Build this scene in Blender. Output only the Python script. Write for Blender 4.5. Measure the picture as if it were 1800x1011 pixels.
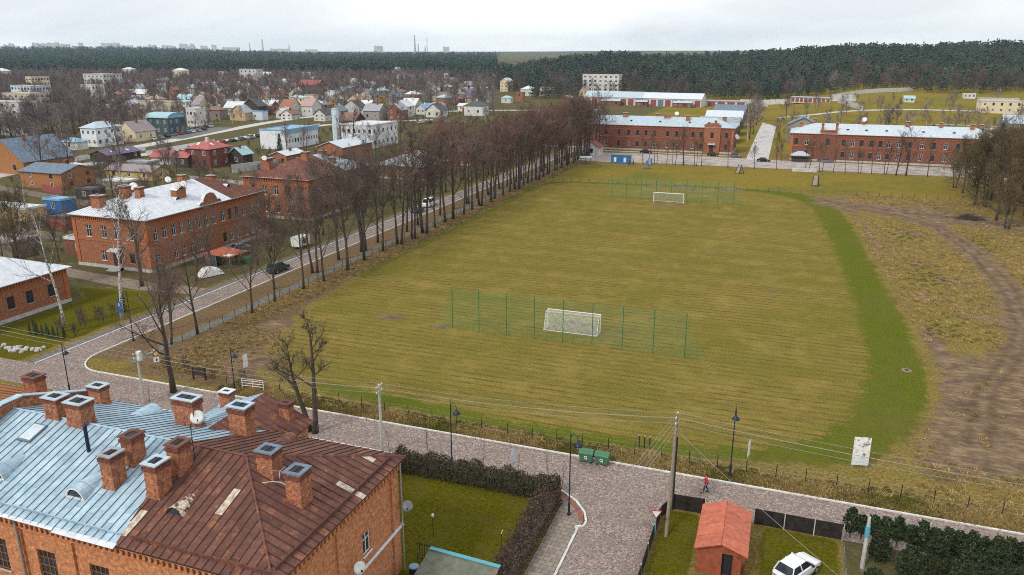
import bpy, math, random
import numpy as np
from mathutils import Vector, Matrix
R = math.radians
scene = bpy.context.scene
for o in list(bpy.data.objects):
    bpy.data.objects.remove(o)
COL = scene.collection

# ---------------------------------------------------------------- camera, sky, sun, exposure
# World axes follow the street grid: +X along the front street, +Y along the avenue, metres.
PITCH = math.atan(415.5 / 1370.0)
cam = bpy.data.cameras.new('camera')
cam.sensor_width = 36.0
cam.lens = 36.0 * 1370.0 / 1800.0
cam.clip_start = 0.5
cam.clip_end = 30000
cam_o = bpy.data.objects.new('camera', cam)
COL.objects.link(cam_o)
cam_o.location = (0, 0, 36)
cam_o.rotation_euler = (R(90) - PITCH, 0, R(20))
scene.camera = cam_o

SUN_EL, SUN_AZ = 42.0, 205.0            # sun behind the camera, veiled by cloud (azimuth from +Y, clockwise)
world = bpy.data.worlds.new('World')
scene.world = world
world.use_nodes = True
wt = world.node_tree
for n in list(wt.nodes):
    wt.nodes.remove(n)
wo = wt.nodes.new('ShaderNodeOutputWorld')
bg = wt.nodes.new('ShaderNodeBackground')
bg.inputs['Strength'].default_value = 0.10
sky = wt.nodes.new('ShaderNodeTexSky')
sky.sky_type = 'NISHITA'
sky.sun_disc = False
sky.sun_elevation = R(SUN_EL)
sky.sun_rotation = R(SUN_AZ)
sky.air_density = 1.0
sky.dust_density = 2.0
tc = wt.nodes.new('ShaderNodeTexCoord')
mp = wt.nodes.new('ShaderNodeMapping')
mp.inputs['Scale'].default_value = (1.0, 1.0, 4.5)
nz = wt.nodes.new('ShaderNodeTexNoise')
nz.inputs['Scale'].default_value = 2.6
nz.inputs['Detail'].default_value = 7
nz.inputs['Roughness'].default_value = 0.55
nz.inputs['Distortion'].default_value = 0.4
cr = wt.nodes.new('ShaderNodeValToRGB')
cr.color_ramp.elements[0].position = 0.40
cr.color_ramp.elements[0].color = (6.6, 6.85, 7.2, 1)
cr.color_ramp.elements[1].position = 0.62
cr.color_ramp.elements[1].color = (8.9, 8.9, 8.9, 1)
mx = wt.nodes.new('ShaderNodeMixRGB')
mx.inputs['Fac'].default_value = 0.93       # closed cloud deck with a little of the blue behind it
L = wt.links.new
L(tc.outputs['Generated'], mp.inputs['Vector'])
L(mp.outputs['Vector'], nz.inputs['Vector'])
L(nz.outputs['Fac'], cr.inputs['Fac'])
L(sky.outputs['Color'], mx.inputs['Color1'])
L(cr.outputs['Color'], mx.inputs['Color2'])
L(mx.outputs['Color'], bg.inputs['Color'])
L(bg.outputs['Background'], wo.inputs['Surface'])

sun = bpy.data.lights.new('sun', 'SUN')
sun.energy = 1.5
sun.angle = R(10)
sun.color = (1.0, 0.95, 0.87)
sun_o = bpy.data.objects.new('sun', sun)
COL.objects.link(sun_o)
sdir = Vector((math.sin(R(SUN_AZ)) * math.cos(R(SUN_EL)), math.cos(R(SUN_AZ)) * math.cos(R(SUN_EL)), math.sin(R(SUN_EL))))
sun_o.rotation_euler = sdir.to_track_quat('Z', 'Y').to_euler()
sun_o.location = sdir * 300

vs = scene.view_settings
vs.view_transform = 'Standard'
vs.look = 'None'
vs.exposure = 0.48
vs.gamma = 1.0
scene.cycles.use_denoising = False
scene.cycles.filter_width = 1.0
scene.cycles.max_bounces = 5
scene.cycles.diffuse_bounces = 3
scene.cycles.glossy_bounces = 2
scene.cycles.transparent_max_bounces = 12
scene.cycles.volume_bounces = 2

# ---------------------------------------------------------------- mesh helpers
class MB:
    """collects faces; build() links them as one mesh object with metre UVs (u along the wall, v up)"""
    def __init__(s):
        s.v, s.f, s.m = [], [], []

    def add(s, vs_, fs, mi=0):
        b = len(s.v)
        s.v.extend(vs_)
        for q in fs:
            s.f.append(tuple(i + b for i in q))
            s.m.append(mi)

    def poly(s, pts, mi=0):
        s.add([tuple(p) for p in pts], [tuple(range(len(pts)))], mi)

    def box(s, x0, x1, y0, y1, z0, z1, mi=0):
        s.add([(x0, y0, z0), (x1, y0, z0), (x1, y1, z0), (x0, y1, z0), (x0, y0, z1), (x1, y0, z1), (x1, y1, z1), (x0, y1, z1)],
              [(0, 3, 2, 1), (4, 5, 6, 7), (0, 1, 5, 4), (1, 2, 6, 5), (2, 3, 7, 6), (3, 0, 4, 7)], mi)

    def obox(s, c, ax, ay, az, hx, hy, hz, mi=0):
        c, ax, ay, az = Vector(c), Vector(ax), Vector(ay), Vector(az)
        P = [c + ax * hx * i + ay * hy * j + az * hz * k for k in (-1, 1) for i, j in ((-1, -1), (1, -1), (1, 1), (-1, 1))]
        s.add([tuple(p) for p in P], [(0, 3, 2, 1), (4, 5, 6, 7), (0, 1, 5, 4), (1, 2, 6, 5), (2, 3, 7, 6), (3, 0, 4, 7)], mi)

    def beam(s, a, b, w, h=None, mi=0):
        a, b = Vector(a), Vector(b)
        d = (b - a)
        ln = d.length
        d.normalize()
        up = Vector((0, 0, 1)) if abs(d.z) < .95 else Vector((0, 1, 0))
        sd = d.cross(up).normalized()
        up = sd.cross(d)
        s.obox((a + b) / 2, d, sd, up, ln / 2, w / 2, (h or w) / 2, mi)

    def prism(s, pts, z0, z1, mi=0):
        n = len(pts)
        s.add([(p[0], p[1], z0) for p in pts] + [(p[0], p[1], z1) for p in pts],
              [tuple(range(n - 1, -1, -1)), tuple(range(n, 2 * n))] + [(i, (i + 1) % n, n + (i + 1) % n, n + i) for i in range(n)], mi)

    def slab(s, pts, t, mi=0):
        """planar polygon (seen counter-clockwise from outside) given thickness t inwards"""
        P = [Vector(p) for p in pts]
        nn = Vector((0, 0, 0))
        for i in range(len(P)):
            a, b = P[i], P[(i + 1) % len(P)]
            nn += a.cross(b)
        nn.normalize()
        n = len(P)
        s.add([tuple(p) for p in P] + [tuple(p - nn * t) for p in P],
              [tuple(range(n)), tuple(range(2 * n - 1, n - 1, -1))] + [(i, n + i, n + (i + 1) % n, (i + 1) % n) for i in range(n)], mi)

    def tube(s, pts, rad, n=6, mi=0, cap=True):
        P = [Vector(p) for p in pts]
        b = len(s.v)
        k = len(P)
        u = None
        for i, p in enumerate(P):
            d = (P[min(i + 1, k - 1)] - P[max(i - 1, 0)])
            if d.length < 1e-9:
                d = Vector((0, 0, 1))
            d.normalize()
            if u is None:
                u = d.orthogonal().normalized()
            else:
                u = (u - d * u.dot(d))
                u = u.normalized() if u.length > 1e-6 else d.orthogonal().normalized()
            w = d.cross(u)
            r = rad[i] if hasattr(rad, '__len__') else rad
            for j in range(n):
                a = 2 * math.pi * j / n
                q = p + (u * math.cos(a) + w * math.sin(a)) * r
                s.v.append((q.x, q.y, q.z))
        for i in range(k - 1):
            for j in range(n):
                s.f.append((b + i * n + j, b + i * n + (j + 1) % n, b + (i + 1) * n + (j + 1) % n, b + (i + 1) * n + j))
                s.m.append(mi)
        if cap:
            s.f.append(tuple(b + j for j in range(n - 1, -1, -1)))
            s.m.append(mi)
            s.f.append(tuple(b + (k - 1) * n + j for j in range(n)))
            s.m.append(mi)

    def lathe(s, c, prof, n=12, mi=0):
        """profile [(r, z)] turned about the vertical through c"""
        b = len(s.v)
        for r, z in prof:
            for j in range(n):
                a = 2 * math.pi * j / n
                s.v.append((c[0] + r * math.cos(a), c[1] + r * math.sin(a), c[2] + z))
        for i in range(len(prof) - 1):
            for j in range(n):
                s.f.append((b + i * n + j, b + i * n + (j + 1) % n, b + (i + 1) * n + (j + 1) % n, b + (i + 1) * n + j))
                s.m.append(mi)
        s.f.append(tuple(b + j for j in range(n - 1, -1, -1)))
        s.m.append(mi)
        e = b + (len(prof) - 1) * n
        s.f.append(tuple(e + j for j in range(n)))
        s.m.append(mi)

    def mesh(s, name, mats, uv=True, smooth=False):
        me = bpy.data.meshes.new(name)
        me.from_pydata(s.v, [], s.f)
        for m_ in (mats if isinstance(mats, (list, tuple)) else [mats]):
            me.materials.append(m_)
        if any(s.m):
            me.polygons.foreach_set('material_index', s.m)
        if smooth:
            me.polygons.foreach_set('use_smooth', [True] * len(s.f))
        if uv and s.f:
            ul = me.uv_layers.new(name='UVMap')
            data = []
            for q in s.f:
                a, b, c = s.v[q[0]], s.v[q[1]], s.v[q[2]]
                ux, uy, uz = b[0] - a[0], b[1] - a[1], b[2] - a[2]
                wx, wy, wz = c[0] - a[0], c[1] - a[1], c[2] - a[2]
                nx, ny, nz_ = uy * wz - uz * wy, uz * wx - ux * wz, ux * wy - uy * wx
                l_ = math.hypot(nx, ny)
                if l_ < abs(nz_) * .35 or l_ < 1e-9:
                    for i in q:
                        p = s.v[i]
                        data += (p[0], p[1])
                else:
                    tx, ty = -ny / l_, nx / l_
                    for i in q:
                        p = s.v[i]
                        data += (p[0] * tx + p[1] * ty, p[2])
            ul.data.foreach_set('uv', data)
        me.update()
        return me

    def build(s, name, mats, parent=None, uv=True, smooth=False):
        return link(name, s.mesh(name, mats, uv, smooth), parent)


def link(name, data, parent=None, loc=None):
    o = bpy.data.objects.new(name, data)
    COL.objects.link(o)
    if parent is not None:
        o.parent = parent
    if loc is not None:
        o.location = loc
    return o


def tag(o, label=None, cat=None, group=None, kind=None):
    for k_, v_ in (('label', label), ('category', cat), ('group', group), ('kind', kind)):
        if v_:
            o[k_] = v_
    return o


def thing(name, label, cat, loc=(0, 0, 0), rz=0.0, group=None):
    o = link(name, None, None, loc)
    o.empty_display_size = .2
    o.rotation_euler.z = rz
    return tag(o, label, cat, group)


def copy_tree(o, parent=None):
    c = o.copy()
    COL.objects.link(c)
    if parent is not None:
        c.parent = parent
    for ch in KIDS.get(o.name, None) or o.children:
        copy_tree(ch, c)
    return c


KIDS = {}
ONES = ['', 'first', 'second', 'third', 'fourth', 'fifth', 'sixth', 'seventh', 'eighth', 'ninth', 'tenth', 'eleventh', 'twelfth', 'thirteenth',
        'fourteenth', 'fifteenth', 'sixteenth', 'seventeenth', 'eighteenth', 'nineteenth']
TENS = {2: 'twent', 3: 'thirt', 4: 'fort', 5: 'fift', 6: 'sixt', 7: 'sevent', 8: 'eight', 9: 'ninet'}


def nth(i):
    if i < 20:
        return ONES[i]
    if i >= 100:
        return 'one-hundred-' + ('and-' + nth(i - 100) if i > 100 else 'th')
    t, u = divmod(i, 10)
    return TENS[t] + ('ieth' if u == 0 else 'y-' + ONES[u])


# ---------------------------------------------------------------- material helpers
def new_mat(name):
    m = bpy.data.materials.new(name)
    m.use_nodes = True
    nt = m.node_tree
    b = nt.nodes['Principled BSDF']
    b.inputs['Specular IOR Level'].default_value = 0.3
    return m, nt, b


def N_(nt, kind, **kw):
    n = nt.nodes.new(kind)
    for k_, v_ in kw.items():
        if k_ in n.inputs.keys():
            n.inputs[k_].default_value = v_
        else:
            setattr(n, k_, v_)
    return n


def c4(c):
    return (c[0], c[1], c[2], 1.0)


def ramp(nt, src, stops):
    r = nt.nodes.new('ShaderNodeValToRGB')
    e = r.color_ramp.elements
    while len(e) < len(stops):
        e.new(.5)
    for q, (p, c) in zip(e, stops):
        q.position = p
        q.color = c4(c) if hasattr(c, '__len__') else (c, c, c, 1)
    nt.links.new(src, r.inputs['Fac'])
    return r.outputs['Color']


def mixc(nt, fac, a, b, mode='MIX'):
    n = nt.nodes.new('ShaderNodeMixRGB')
    n.blend_type = mode
    for sock, v_ in ((n.inputs['Fac'], fac), (n.inputs['Color1'], a), (n.inputs['Color2'], b)):
        if hasattr(v_, 'is_output'):
            nt.links.new(v_, sock)
        elif hasattr(v_, '__len__'):
            sock.default_value = c4(v_)
        else:
            sock.default_value = v_
    return n.outputs['Color']


def mathn(nt, op, a, b=0.0, clamp=False):
    n = nt.nodes.new('ShaderNodeMath')
    n.operation = op
    n.use_clamp = clamp
    for sock, v_ in ((n.inputs[0], a), (n.inputs[1], b)):
        if hasattr(v_, 'is_output'):
            nt.links.new(v_, sock)
        else:
            sock.default_value = v_
    return n.outputs[0]


def coords(nt, kind='Object', scale=(1, 1, 1), rot=(0, 0, 0)):
    t = nt.nodes.new('ShaderNodeTexCoord')
    m = nt.nodes.new('ShaderNodeMapping')
    m.inputs['Scale'].default_value = scale
    m.inputs['Rotation'].default_value = rot
    nt.links.new(t.outputs[kind], m.inputs['Vector'])
    return m.outputs['Vector']


def noise(nt, vec, scale, detail=4, rough=.6, dist=0.0):
    n = N_(nt, 'ShaderNodeTexNoise', Scale=scale, Detail=detail, Roughness=rough, Distortion=dist)
    if vec is not None:
        nt.links.new(vec, n.inputs['Vector'])
    return n.outputs['Fac']


def obj_rand(nt):
    return nt.nodes.new('ShaderNodeObjectInfo').outputs['Random']


def bump(nt, b, h, strength=.4, dist=.02):
    n = N_(nt, 'ShaderNodeBump', Strength=strength, Distance=dist)
    nt.links.new(h, n.inputs['Height'])
    nt.links.new(n.outputs['Normal'], b.inputs['Normal'])


def mat_noise(name, c1, c2, scale=3.0, rough=.85, vary=.0, c3=None, coord='Object', stretch=(1, 1, 1), metal=0.0, bumpy=0.0, detail=5, lo=.35, hi=.65):
    m, nt, b = new_mat(name)
    vec = coords(nt, coord, stretch)
    f = noise(nt, vec, scale, detail)
    col = ramp(nt, f, [(lo, c1), (hi, c2)] if c3 is None else [(lo, c1), ((lo + hi) / 2, c2), (hi, c3)])
    if vary:
        r = obj_rand(nt)
        v_ = mathn(nt, 'ADD', mathn(nt, 'MULTIPLY', r, 2 * vary), 1 - vary)
        h = nt.nodes.new('ShaderNodeHueSaturation')
        nt.links.new(v_, h.inputs['Value'])
        nt.links.new(col, h.inputs['Color'])
        col = h.outputs['Color']
    nt.links.new(col, b.inputs['Base Color'])
    b.inputs['Roughness'].default_value = rough
    b.inputs['Metallic'].default_value = metal
    if bumpy:
        bump(nt, b, f, bumpy, .03)
    return m


def mat_brick(name, c1, c2, mortar, stain=.5, dark=(.10, .05, .03)):
    m, nt, b = new_mat(name)
    vec = coords(nt, 'UV')
    br = N_(nt, 'ShaderNodeTexBrick', Scale=1.0)
    br.inputs['Color1'].default_value = c4(c1)
    br.inputs['Color2'].default_value = c4(c2)
    br.inputs['Mortar'].default_value = c4(mortar)
    br.inputs['Mortar Size'].default_value = .012
    br.inputs['Brick Width'].default_value = .26
    br.inputs['Row Height'].default_value = .078
    nt.links.new(vec, br.inputs['Vector'])
    f1 = noise(nt, vec, .55, 6, .7)
    f2 = noise(nt, vec, 3.5, 4, .7)
    col = mixc(nt, ramp(nt, f2, [(.34, 0), (.66, .85)]), br.outputs['Color'], tuple(x * .50 for x in c2))
    col = mixc(nt, ramp(nt, f1, [(.48, 0), (.78, stain)]), col, dark)
    pale = ramp(nt, noise(nt, vec, 2.9, 6, .85), [(.52, 0), (.66, .75)])
    col = mixc(nt, pale, col, tuple(min(1, x * 1.35 + .05) for x in c1))
    nt.links.new(col, b.inputs['Base Color'])
    b.inputs['Roughness'].default_value = .9
    bump(nt, b, br.outputs['Fac'], -.4, .012)
    return m


def mat_sheet(name, c1, c2, streak=1.0, rough=.45, metal=.35, rust=None, rust_amt=.0, vary=.12):
    """painted or bare roofing sheet, streaked down the slope"""
    m, nt, b = new_mat(name)
    vec = coords(nt, 'Object', (1, 1, 1))
    f = noise(nt, vec, .8 * streak, 6, .65)
    g = noise(nt, vec, 6.0, 4, .6)
    col = ramp(nt, f, [(.3, c1), (.7, c2)])
    col = mixc(nt, ramp(nt, g, [(.45, 0), (.8, .35)]), col, tuple(x * .6 for x in c1))
    if rust:
        rf = noise(nt, vec, 1.1, 7, .75)
        col = mixc(nt, ramp(nt, rf, [(.62 - rust_amt * .3, 0), (.72 - rust_amt * .3, 1)]), col, rust)
    r = obj_rand(nt)
    h = nt.nodes.new('ShaderNodeHueSaturation')
    nt.links.new(mathn(nt, 'ADD', mathn(nt, 'MULTIPLY', r, 2 * vary), 1 - vary), h.inputs['Value'])
    nt.links.new(col, h.inputs['Color'])
    nt.links.new(h.outputs['Color'], b.inputs['Base Color'])
    b.inputs['Roughness'].default_value = rough
    b.inputs['Metallic'].default_value = metal
    return m


def flat(name, c, rough=.6, metal=0.0, vary=.06):
    return mat_noise(name, tuple(x * (1 - vary) for x in c), tuple(min(1, x * (1 + vary)) for x in c), 4.0, rough, metal=metal)


M = {}
M['brick'] = mat_brick('orange_brick', (.45, .158, .066), (.33, .104, .048), (.32, .21, .14))
M['brick_near'] = mat_brick('orange_brick_near', (.66, .255, .100), (.50, .165, .062), (.50, .32, .20), .25)
M['brick_red'] = mat_brick('red_brick', (.285, .085, .048), (.20, .058, .036), (.24, .16, .125))
M['brick_dark'] = mat_brick('dark_brick', (.21, .055, .034), (.15, .042, .028), (.2, .12, .1))
M['brick_gold'] = mat_brick('golden_brick', (.47, .19, .062), (.38, .14, .045), (.36, .23, .12), .3)
M['brick_trim'] = mat_noise('brick_trim', (.30, .09, .034), (.47, .16, .06), 6.0, .9)
M['chim'] = mat_brick('chimney_brick', (.56, .17, .055), (.26, .070, .030), (.50, .34, .24), .9, (.06, .035, .03))
M['blue_roof'] = mat_sheet('pale_blue_sheet', (.25, .37, .46), (.48, .61, .69), 1.5, .45, .15, (.30, .36, .40), .12, vary=.12)
M['rust_roof'] = mat_sheet('rusty_sheet', (.088, .038, .030), (.170, .070, .050), 2.2, .75, .0, (.27, .105, .045), .26, vary=.20)
M['white_roof'] = mat_sheet('white_sheet', (.50, .54, .59), (.74, .77, .81), 1.6, .45, .1, (.30, .26, .23), .04, vary=.05)
M['grey_roof'] = mat_sheet('pale_grey_blue_sheet', (.33, .42, .48), (.53, .62, .67), 1.5, .5, .15, vary=.05)
M['pale_roof'] = mat_sheet('pale_worn_sheet', (.44, .52, .57), (.66, .72, .76), 1.4, .5, .15, (.30, .25, .22), .12, vary=.05)
M['seam_dark'] = flat('seam_dark', (.12, .17, .21), .7)
M['seam_rust'] = flat('seam_rust', (.060, .034, .028), .8)
M['peeled'] = mat_noise('peeled_zinc', (.30, .22, .16), (.62, .55, .44), 3.5, .7)
M['cobble'] = None
M['white'] = flat('white_paint', (.72, .72, .70), .6)
M['offwhite'] = mat_noise('pale_render', (.47, .46, .43), (.66, .65, .61), .9, .85)
M['cream'] = mat_noise('cream_render', (.58, .48, .31), (.68, .58, .40), 1.5, .85)
M['school_white'] = mat_noise('school_render', (.60, .62, .65), (.76, .78, .80), .9, .8)
M['beige'] = mat_noise('beige_render', (.42, .36, .27), (.52, .46, .36), 1.5, .85)
M['yellow'] = mat_noise('yellow_render', (.46, .34, .13), (.56, .42, .18), 1.5, .85)
M['conc'] = mat_noise('concrete', (.36, .36, .35), (.52, .51, .49), 1.2, .9)
M['conc_pale'] = mat_noise('pale_concrete', (.40, .395, .375), (.58, .57, .545), .8, .9)
M['glass'] = mat_noise('window_glass', (.012, .015, .02), (.05, .06, .075), .7, .12)
M['dark'] = flat('dark_metal', (.02, .022, .026), .6)
M['wood'] = mat_noise('grey_wood', (.16, .13, .10), (.27, .23, .18), 3, .9, stretch=(6, 6, .6))
M['wood_dark'] = mat_noise('dark_wood', (.035, .026, .022), (.075, .055, .045), 3, .85, stretch=(6, 6, .6))
M['wood_brown'] = mat_noise('brown_wood', (.16, .075, .035), (.24, .12, .06), 3, .85, stretch=(6, 6, .6))
M['steel'] = flat('galvanised_steel', (.42, .44, .46), .45, .6)
M['kerb'] = mat_noise('kerb_stone', (.50, .49, .47), (.72, .71, .68), 2.5, .9)
M['lampblue'] = flat('dark_blue_lamp_paint', (.012, .022, .05), .45)
M['netgreen'] = flat('net_post_green', (.012, .16, .075), .5)
M['red_paint'] = flat('red_paint', (.36, .035, .03), .6)
M['blue_paint'] = flat('blue_paint', (.03, .14, .36), .5)
M['teal'] = flat('teal_paint', (.10, .34, .42), .5)
for k_, a_, b_ in (('r_slate', (.10, .14, .19), (.17, .22, .28)), ('r_purple', (.10, .075, .14), (.16, .125, .20)), ('r_mauve', (.22, .18, .19), (.31, .26, .26)),
                   ('r_red', (.33, .085, .085), (.43, .13, .12)), ('r_grey', (.24, .25, .27), (.36, .37, .39)), ('r_dark', (.05, .052, .06), (.10, .10, .11)),
                   ('r_teal', (.26, .44, .48), (.38, .55, .58)), ('r_blue', (.16, .32, .48), (.26, .42, .56)), ('r_brown', (.17, .095, .07), (.26, .15, .11)),
                   ('r_orange', (.24, .10, .065), (.33, .15, .095)), ('r_white', (.46, .48, .50), (.70, .72, .73)), ('r_maroon', (.22, .06, .06), (.30, .09, .08)),
                   ('r_pink', (.34, .22, .21), (.44, .29, .27))):
    M[k_] = mat_noise('roof_' + k_[2:], a_, b_, 1.2, .65, coord='Object')
for k_, a_, b_ in (('w_greywood', (.22, .20, .18), (.32, .29, .26)), ('w_teal', (.045, .075, .078), (.075, .11, .115)), ('w_paleblue', (.46, .54, .60), (.58, .66, .72)),
                   ('w_brownred', (.20, .07, .05), (.28, .10, .07)), ('w_tan', (.44, .30, .16), (.54, .38, .22))):
    M[k_] = mat_noise('wall_' + k_[2:], a_, b_, 1.4, .85)
# ---------------------------------------------------------------- terrain and ground
CA, SA = math.cos(R(20)), math.sin(R(20))


def sstep(x, a, b):
    t = np.clip((x - a) / (b - a), 0, 1)
    return t * t * (3 - 2 * t)


def hz(e, n):
    """ground height: flat town, wooded hill to the north-east, far plateau"""
    e = np.asarray(e, float)
    n = np.asarray(n, float)
    X = e * CA + n * SA
    Y = np.maximum(-e * SA + n * CA, 1.0)
    t = X / Y
    h = sstep(Y, 590, 1020) * (17 * sstep(t, -.06, .16) + 2 * sstep(t, .25, .5)) + sstep(Y, 380, 600) * 9 * sstep(t, .30, .46)
    h = h + sstep(Y, 640, 900) * 2.5 * np.sin(t * 23 + Y * .006) * sstep(t, 0, .1)
    h = h + sstep(Y, 1500, 3600) * (4 + 25 * sstep(-t, .22, .5)) * (1 - sstep(t, -.06, .1))
    h = h + sstep(Y, 4200, 6000) * 22
    return h


def hz1(e, n):
    return float(hz(e, n))


def poly_sd(E, N, poly):
    """signed distance, positive inside"""
    P = np.array(poly, float)
    d = np.full(E.shape, 1e9)
    ins = np.zeros(E.shape, bool)
    k = len(P)
    for i in range(k):
        a, b = P[i], P[(i + 1) % k]
        ab = b - a
        t = np.clip(((E - a[0]) * ab[0] + (N - a[1]) * ab[1]) / (ab @ ab), 0, 1)
        d = np.minimum(d, np.hypot(E - a[0] - t * ab[0], N - a[1] - t * ab[1]))
        cond = (a[1] > N) != (b[1] > N)
        with np.errstate(divide='ignore', invalid='ignore'):
            xi = a[0] + (N - a[1]) * ab[0] / (ab[1] if ab[1] else 1e-9)
        ins ^= cond & (E < xi)
    return np.where(ins, d, -d)


def line_d(E, N, pts):
    d = np.full(E.shape, 1e9)
    for a, b in zip(pts[:-1], pts[1:]):
        a, b = np.array(a, float), np.array(b, float)
        ab = b - a
        t = np.clip(((E - a[0]) * ab[0] + (N - a[1]) * ab[1]) / (ab @ ab), 0, 1)
        d = np.minimum(d, np.hypot(E - a[0] - t * ab[0], N - a[1] - t * ab[1]))
    return d


def smooth_loop(pts, n=6):
    """Catmull-Rom closed loop"""
    out = []
    k = len(pts)
    for i in range(k):
        p0, p1, p2, p3 = (np.array(pts[(i + j - 1) % k], float) for j in range(4))
        for s_ in range(n):
            t = s_ / n
            out.append(tuple(.5 * ((2 * p1) + (-p0 + p2) * t + (2 * p0 - 5 * p1 + 4 * p2 - p3) * t * t + (-p0 + 3 * p1 - 3 * p2 + p3) * t ** 3)))
    return out


FIELD_IN = smooth_loop([(-52, 70.6), (-38, 69.0), (-24.5, 67.6), (-10, 68.4), (-1.5, 70.0), (4.2, 74.5), (7.6, 81), (9.9, 91), (10.5, 105), (9.7, 131.7), (8.4, 155), (6.6, 178), (3.5, 202),
                        (-4, 214), (-20, 219), (-45, 216), (-62, 213), (-66, 205), (-66.3, 180), (-66.3, 148), (-66.3, 115), (-64.5, 94), (-60, 79)])
FIELD_OUT = smooth_loop([(-55, 67.4), (-38, 66.4), (-23.8, 65.6), (-8, 66.4), (1, 67.6), (8.4, 71), (13.2, 78.7), (16.2, 90), (16.6, 106.9), (15.4, 130.5), (13.7, 157), (12, 185), (7.5, 210),
                         (-2, 219.5), (-20, 221), (-45, 218.5), (-64, 215), (-67.3, 206), (-67.3, 180), (-67.3, 148), (-67.2, 112), (-65.4, 92), (-61.5, 76)])


def axis(lo, f0, f1, hi, step):
    a = list(np.arange(f0, f1 + .01, step))
    s_ = step
    x = f1
    while x < hi:
        s_ *= 1.16
        x += s_
        a.append(x)
    s_ = step
    x = f0
    while x > lo:
        s_ *= 1.16
        x -= s_
        a.insert(0, x)
    return np.array(a)


ge = axis(-14000, -112, 56, 14000, .7)
gn = axis(-300, 42, 226, 14000, .7)
EE, NN = np.meshgrid(ge, gn)
HH = hz(EE, NN)
rng = np.random.default_rng(7)
HH = HH + np.where((EE > 18) & (EE < 60) & (NN > 66) & (NN < 220), rng.normal(0, .05, EE.shape), 0)
nE, nN = len(ge), len(gn)
gv = np.stack([EE.ravel(), NN.ravel(), HH.ravel()], 1)
ii = (np.arange(nN - 1)[:, None] * nE + np.arange(nE - 1)[None, :]).ravel()
gf = np.stack([ii, ii + 1, ii + 1 + nE, ii + nE], 1)
gm = bpy.data.meshes.new('ground')
gm.vertices.add(len(gv))
gm.vertices.foreach_set('co', gv.ravel())
gm.loops.add(gf.size)
gm.loops.foreach_set('vertex_index', gf.ravel().astype(np.int32))
gm.polygons.add(len(gf))
gm.polygons.foreach_set('loop_start', (np.arange(len(gf)) * 4).astype(np.int32))
gm.polygons.foreach_set('loop_total', np.full(len(gf), 4, np.int32))
gm.update(calc_edges=True)


def gattr(name, val):
    a = gm.attributes.new(name, 'FLOAT', 'POINT')
    a.data.foreach_set('value', np.clip(val, 0, 1).astype(np.float32).ravel())


def soft(d, w):
    return np.clip(.5 + d / (2 * w), 0, 1)


gattr('field', soft(poly_sd(EE, NN, FIELD_IN), 2.2))
gattr('ring', soft(poly_sd(EE, NN, FIELD_OUT), 1.5) * np.where((NN < 108) & (EE < -40), sstep(EE, -56, -40), 1))
d_near = poly_sd(EE, NN, [(16.8, 90), (19.4, 97.8), (23.6, 101.2), (30, 108), (40, 112), (40, 78), (28, 73), (21.8, 72.8), (16, 72.9), (12.5, 74.8), (15.5, 82)])
tr1 = line_d(EE, NN, [(6.3, 212), (13.9, 201.8), (23.1, 194.4), (29.8, 184.1), (33.1, 159.6), (33.4, 136.9), (31.1, 116.7), (29, 106)])
tr2 = line_d(EE, NN, [(12, 206), (25.9, 198.9), (37.2, 196.2), (44.7, 190.5), (54, 186)])
tr3 = line_d(EE, NN, [(30.8, 214), (30, 200), (31.0, 184.5)])
tr4 = line_d(EE, NN, [(15.5, 150), (16.2, 168), (14.6, 184), (13.4, 196)])
tr5 = line_d(EE, NN, [(18.5, 112), (19.5, 100), (24, 97), (33, 100)])
dirt = np.maximum.reduce([soft(d_near + 1.5, 5.0), soft(2.6 - tr1, 2.6), soft(7.0 - tr2, 4.5), soft(1.5 - tr3, 1), soft(.9 - tr4, .9) * .8, soft(1.2 - tr5, 1.0)])
pts = [(22, 150, 3), (26, 140, 4), (20, 128, 3), (19.5, 172, 3), (23, 176, 4), (27, 120, 3.5), (-28, 216.5, 5), (-16, 217.5, 5), (-36, 216.5, 4), (-60, 72, 5), (-66, 84, 4), (-22, 96, 3.2),
       (-29.5, 96.4, 1.2), (-22.6, 96.2, 1.2), (-32.5, 193, 1.6), (-25.2, 192, 1.6), (-26, 98.2, 3.2), (-29, 190.2, 3.6), (-52, 92, 2.2), (-43, 91, 2.0), (5, 104, 2.0)]
for (x_, y_, r_) in pts:
    dirt = np.maximum(dirt, .82 * np.exp(-((EE - x_) ** 2 + ((NN - y_) * 1.4) ** 2) / (r_ * r_)))
tl = line_d(EE, NN, [(-4.5, 98), (-1.8, 112), (-1.5, 130), (-3.5, 150)])
dirt = np.maximum(dirt, .40 * np.exp(-(tl / .5) ** 2))
dirt = dirt * np.where((EE > 0) & (NN < 200), soft(-poly_sd(EE, NN, FIELD_OUT) - .6, 1.2), 1)
gattr('dirt', dirt)
rut = np.zeros_like(EE)
for off in (-.85, .85):
    rut = np.maximum(rut, np.exp(-((line_d(EE + off, NN, [(6.3, 212), (13.9, 201.8), (23.1, 194.4), (29.8, 184.1), (33.1, 159.6), (33.4, 136.9), (31.1, 116.7), (27, 104), (22, 92), (19, 78)])) / .38) ** 2))
    rut = np.maximum(rut, .8 * np.exp(-((line_d(EE, NN + off, [(12, 206), (25.9, 198.9), (37.2, 196.2), (44.7, 190.5)])) / .5) ** 2))
    rut = np.maximum(rut, .8 * np.exp(-((line_d(EE, NN + off, [(17, 88), (22, 85), (30, 88), (40, 92)])) / .45) ** 2))
gattr('rut', rut)
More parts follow.
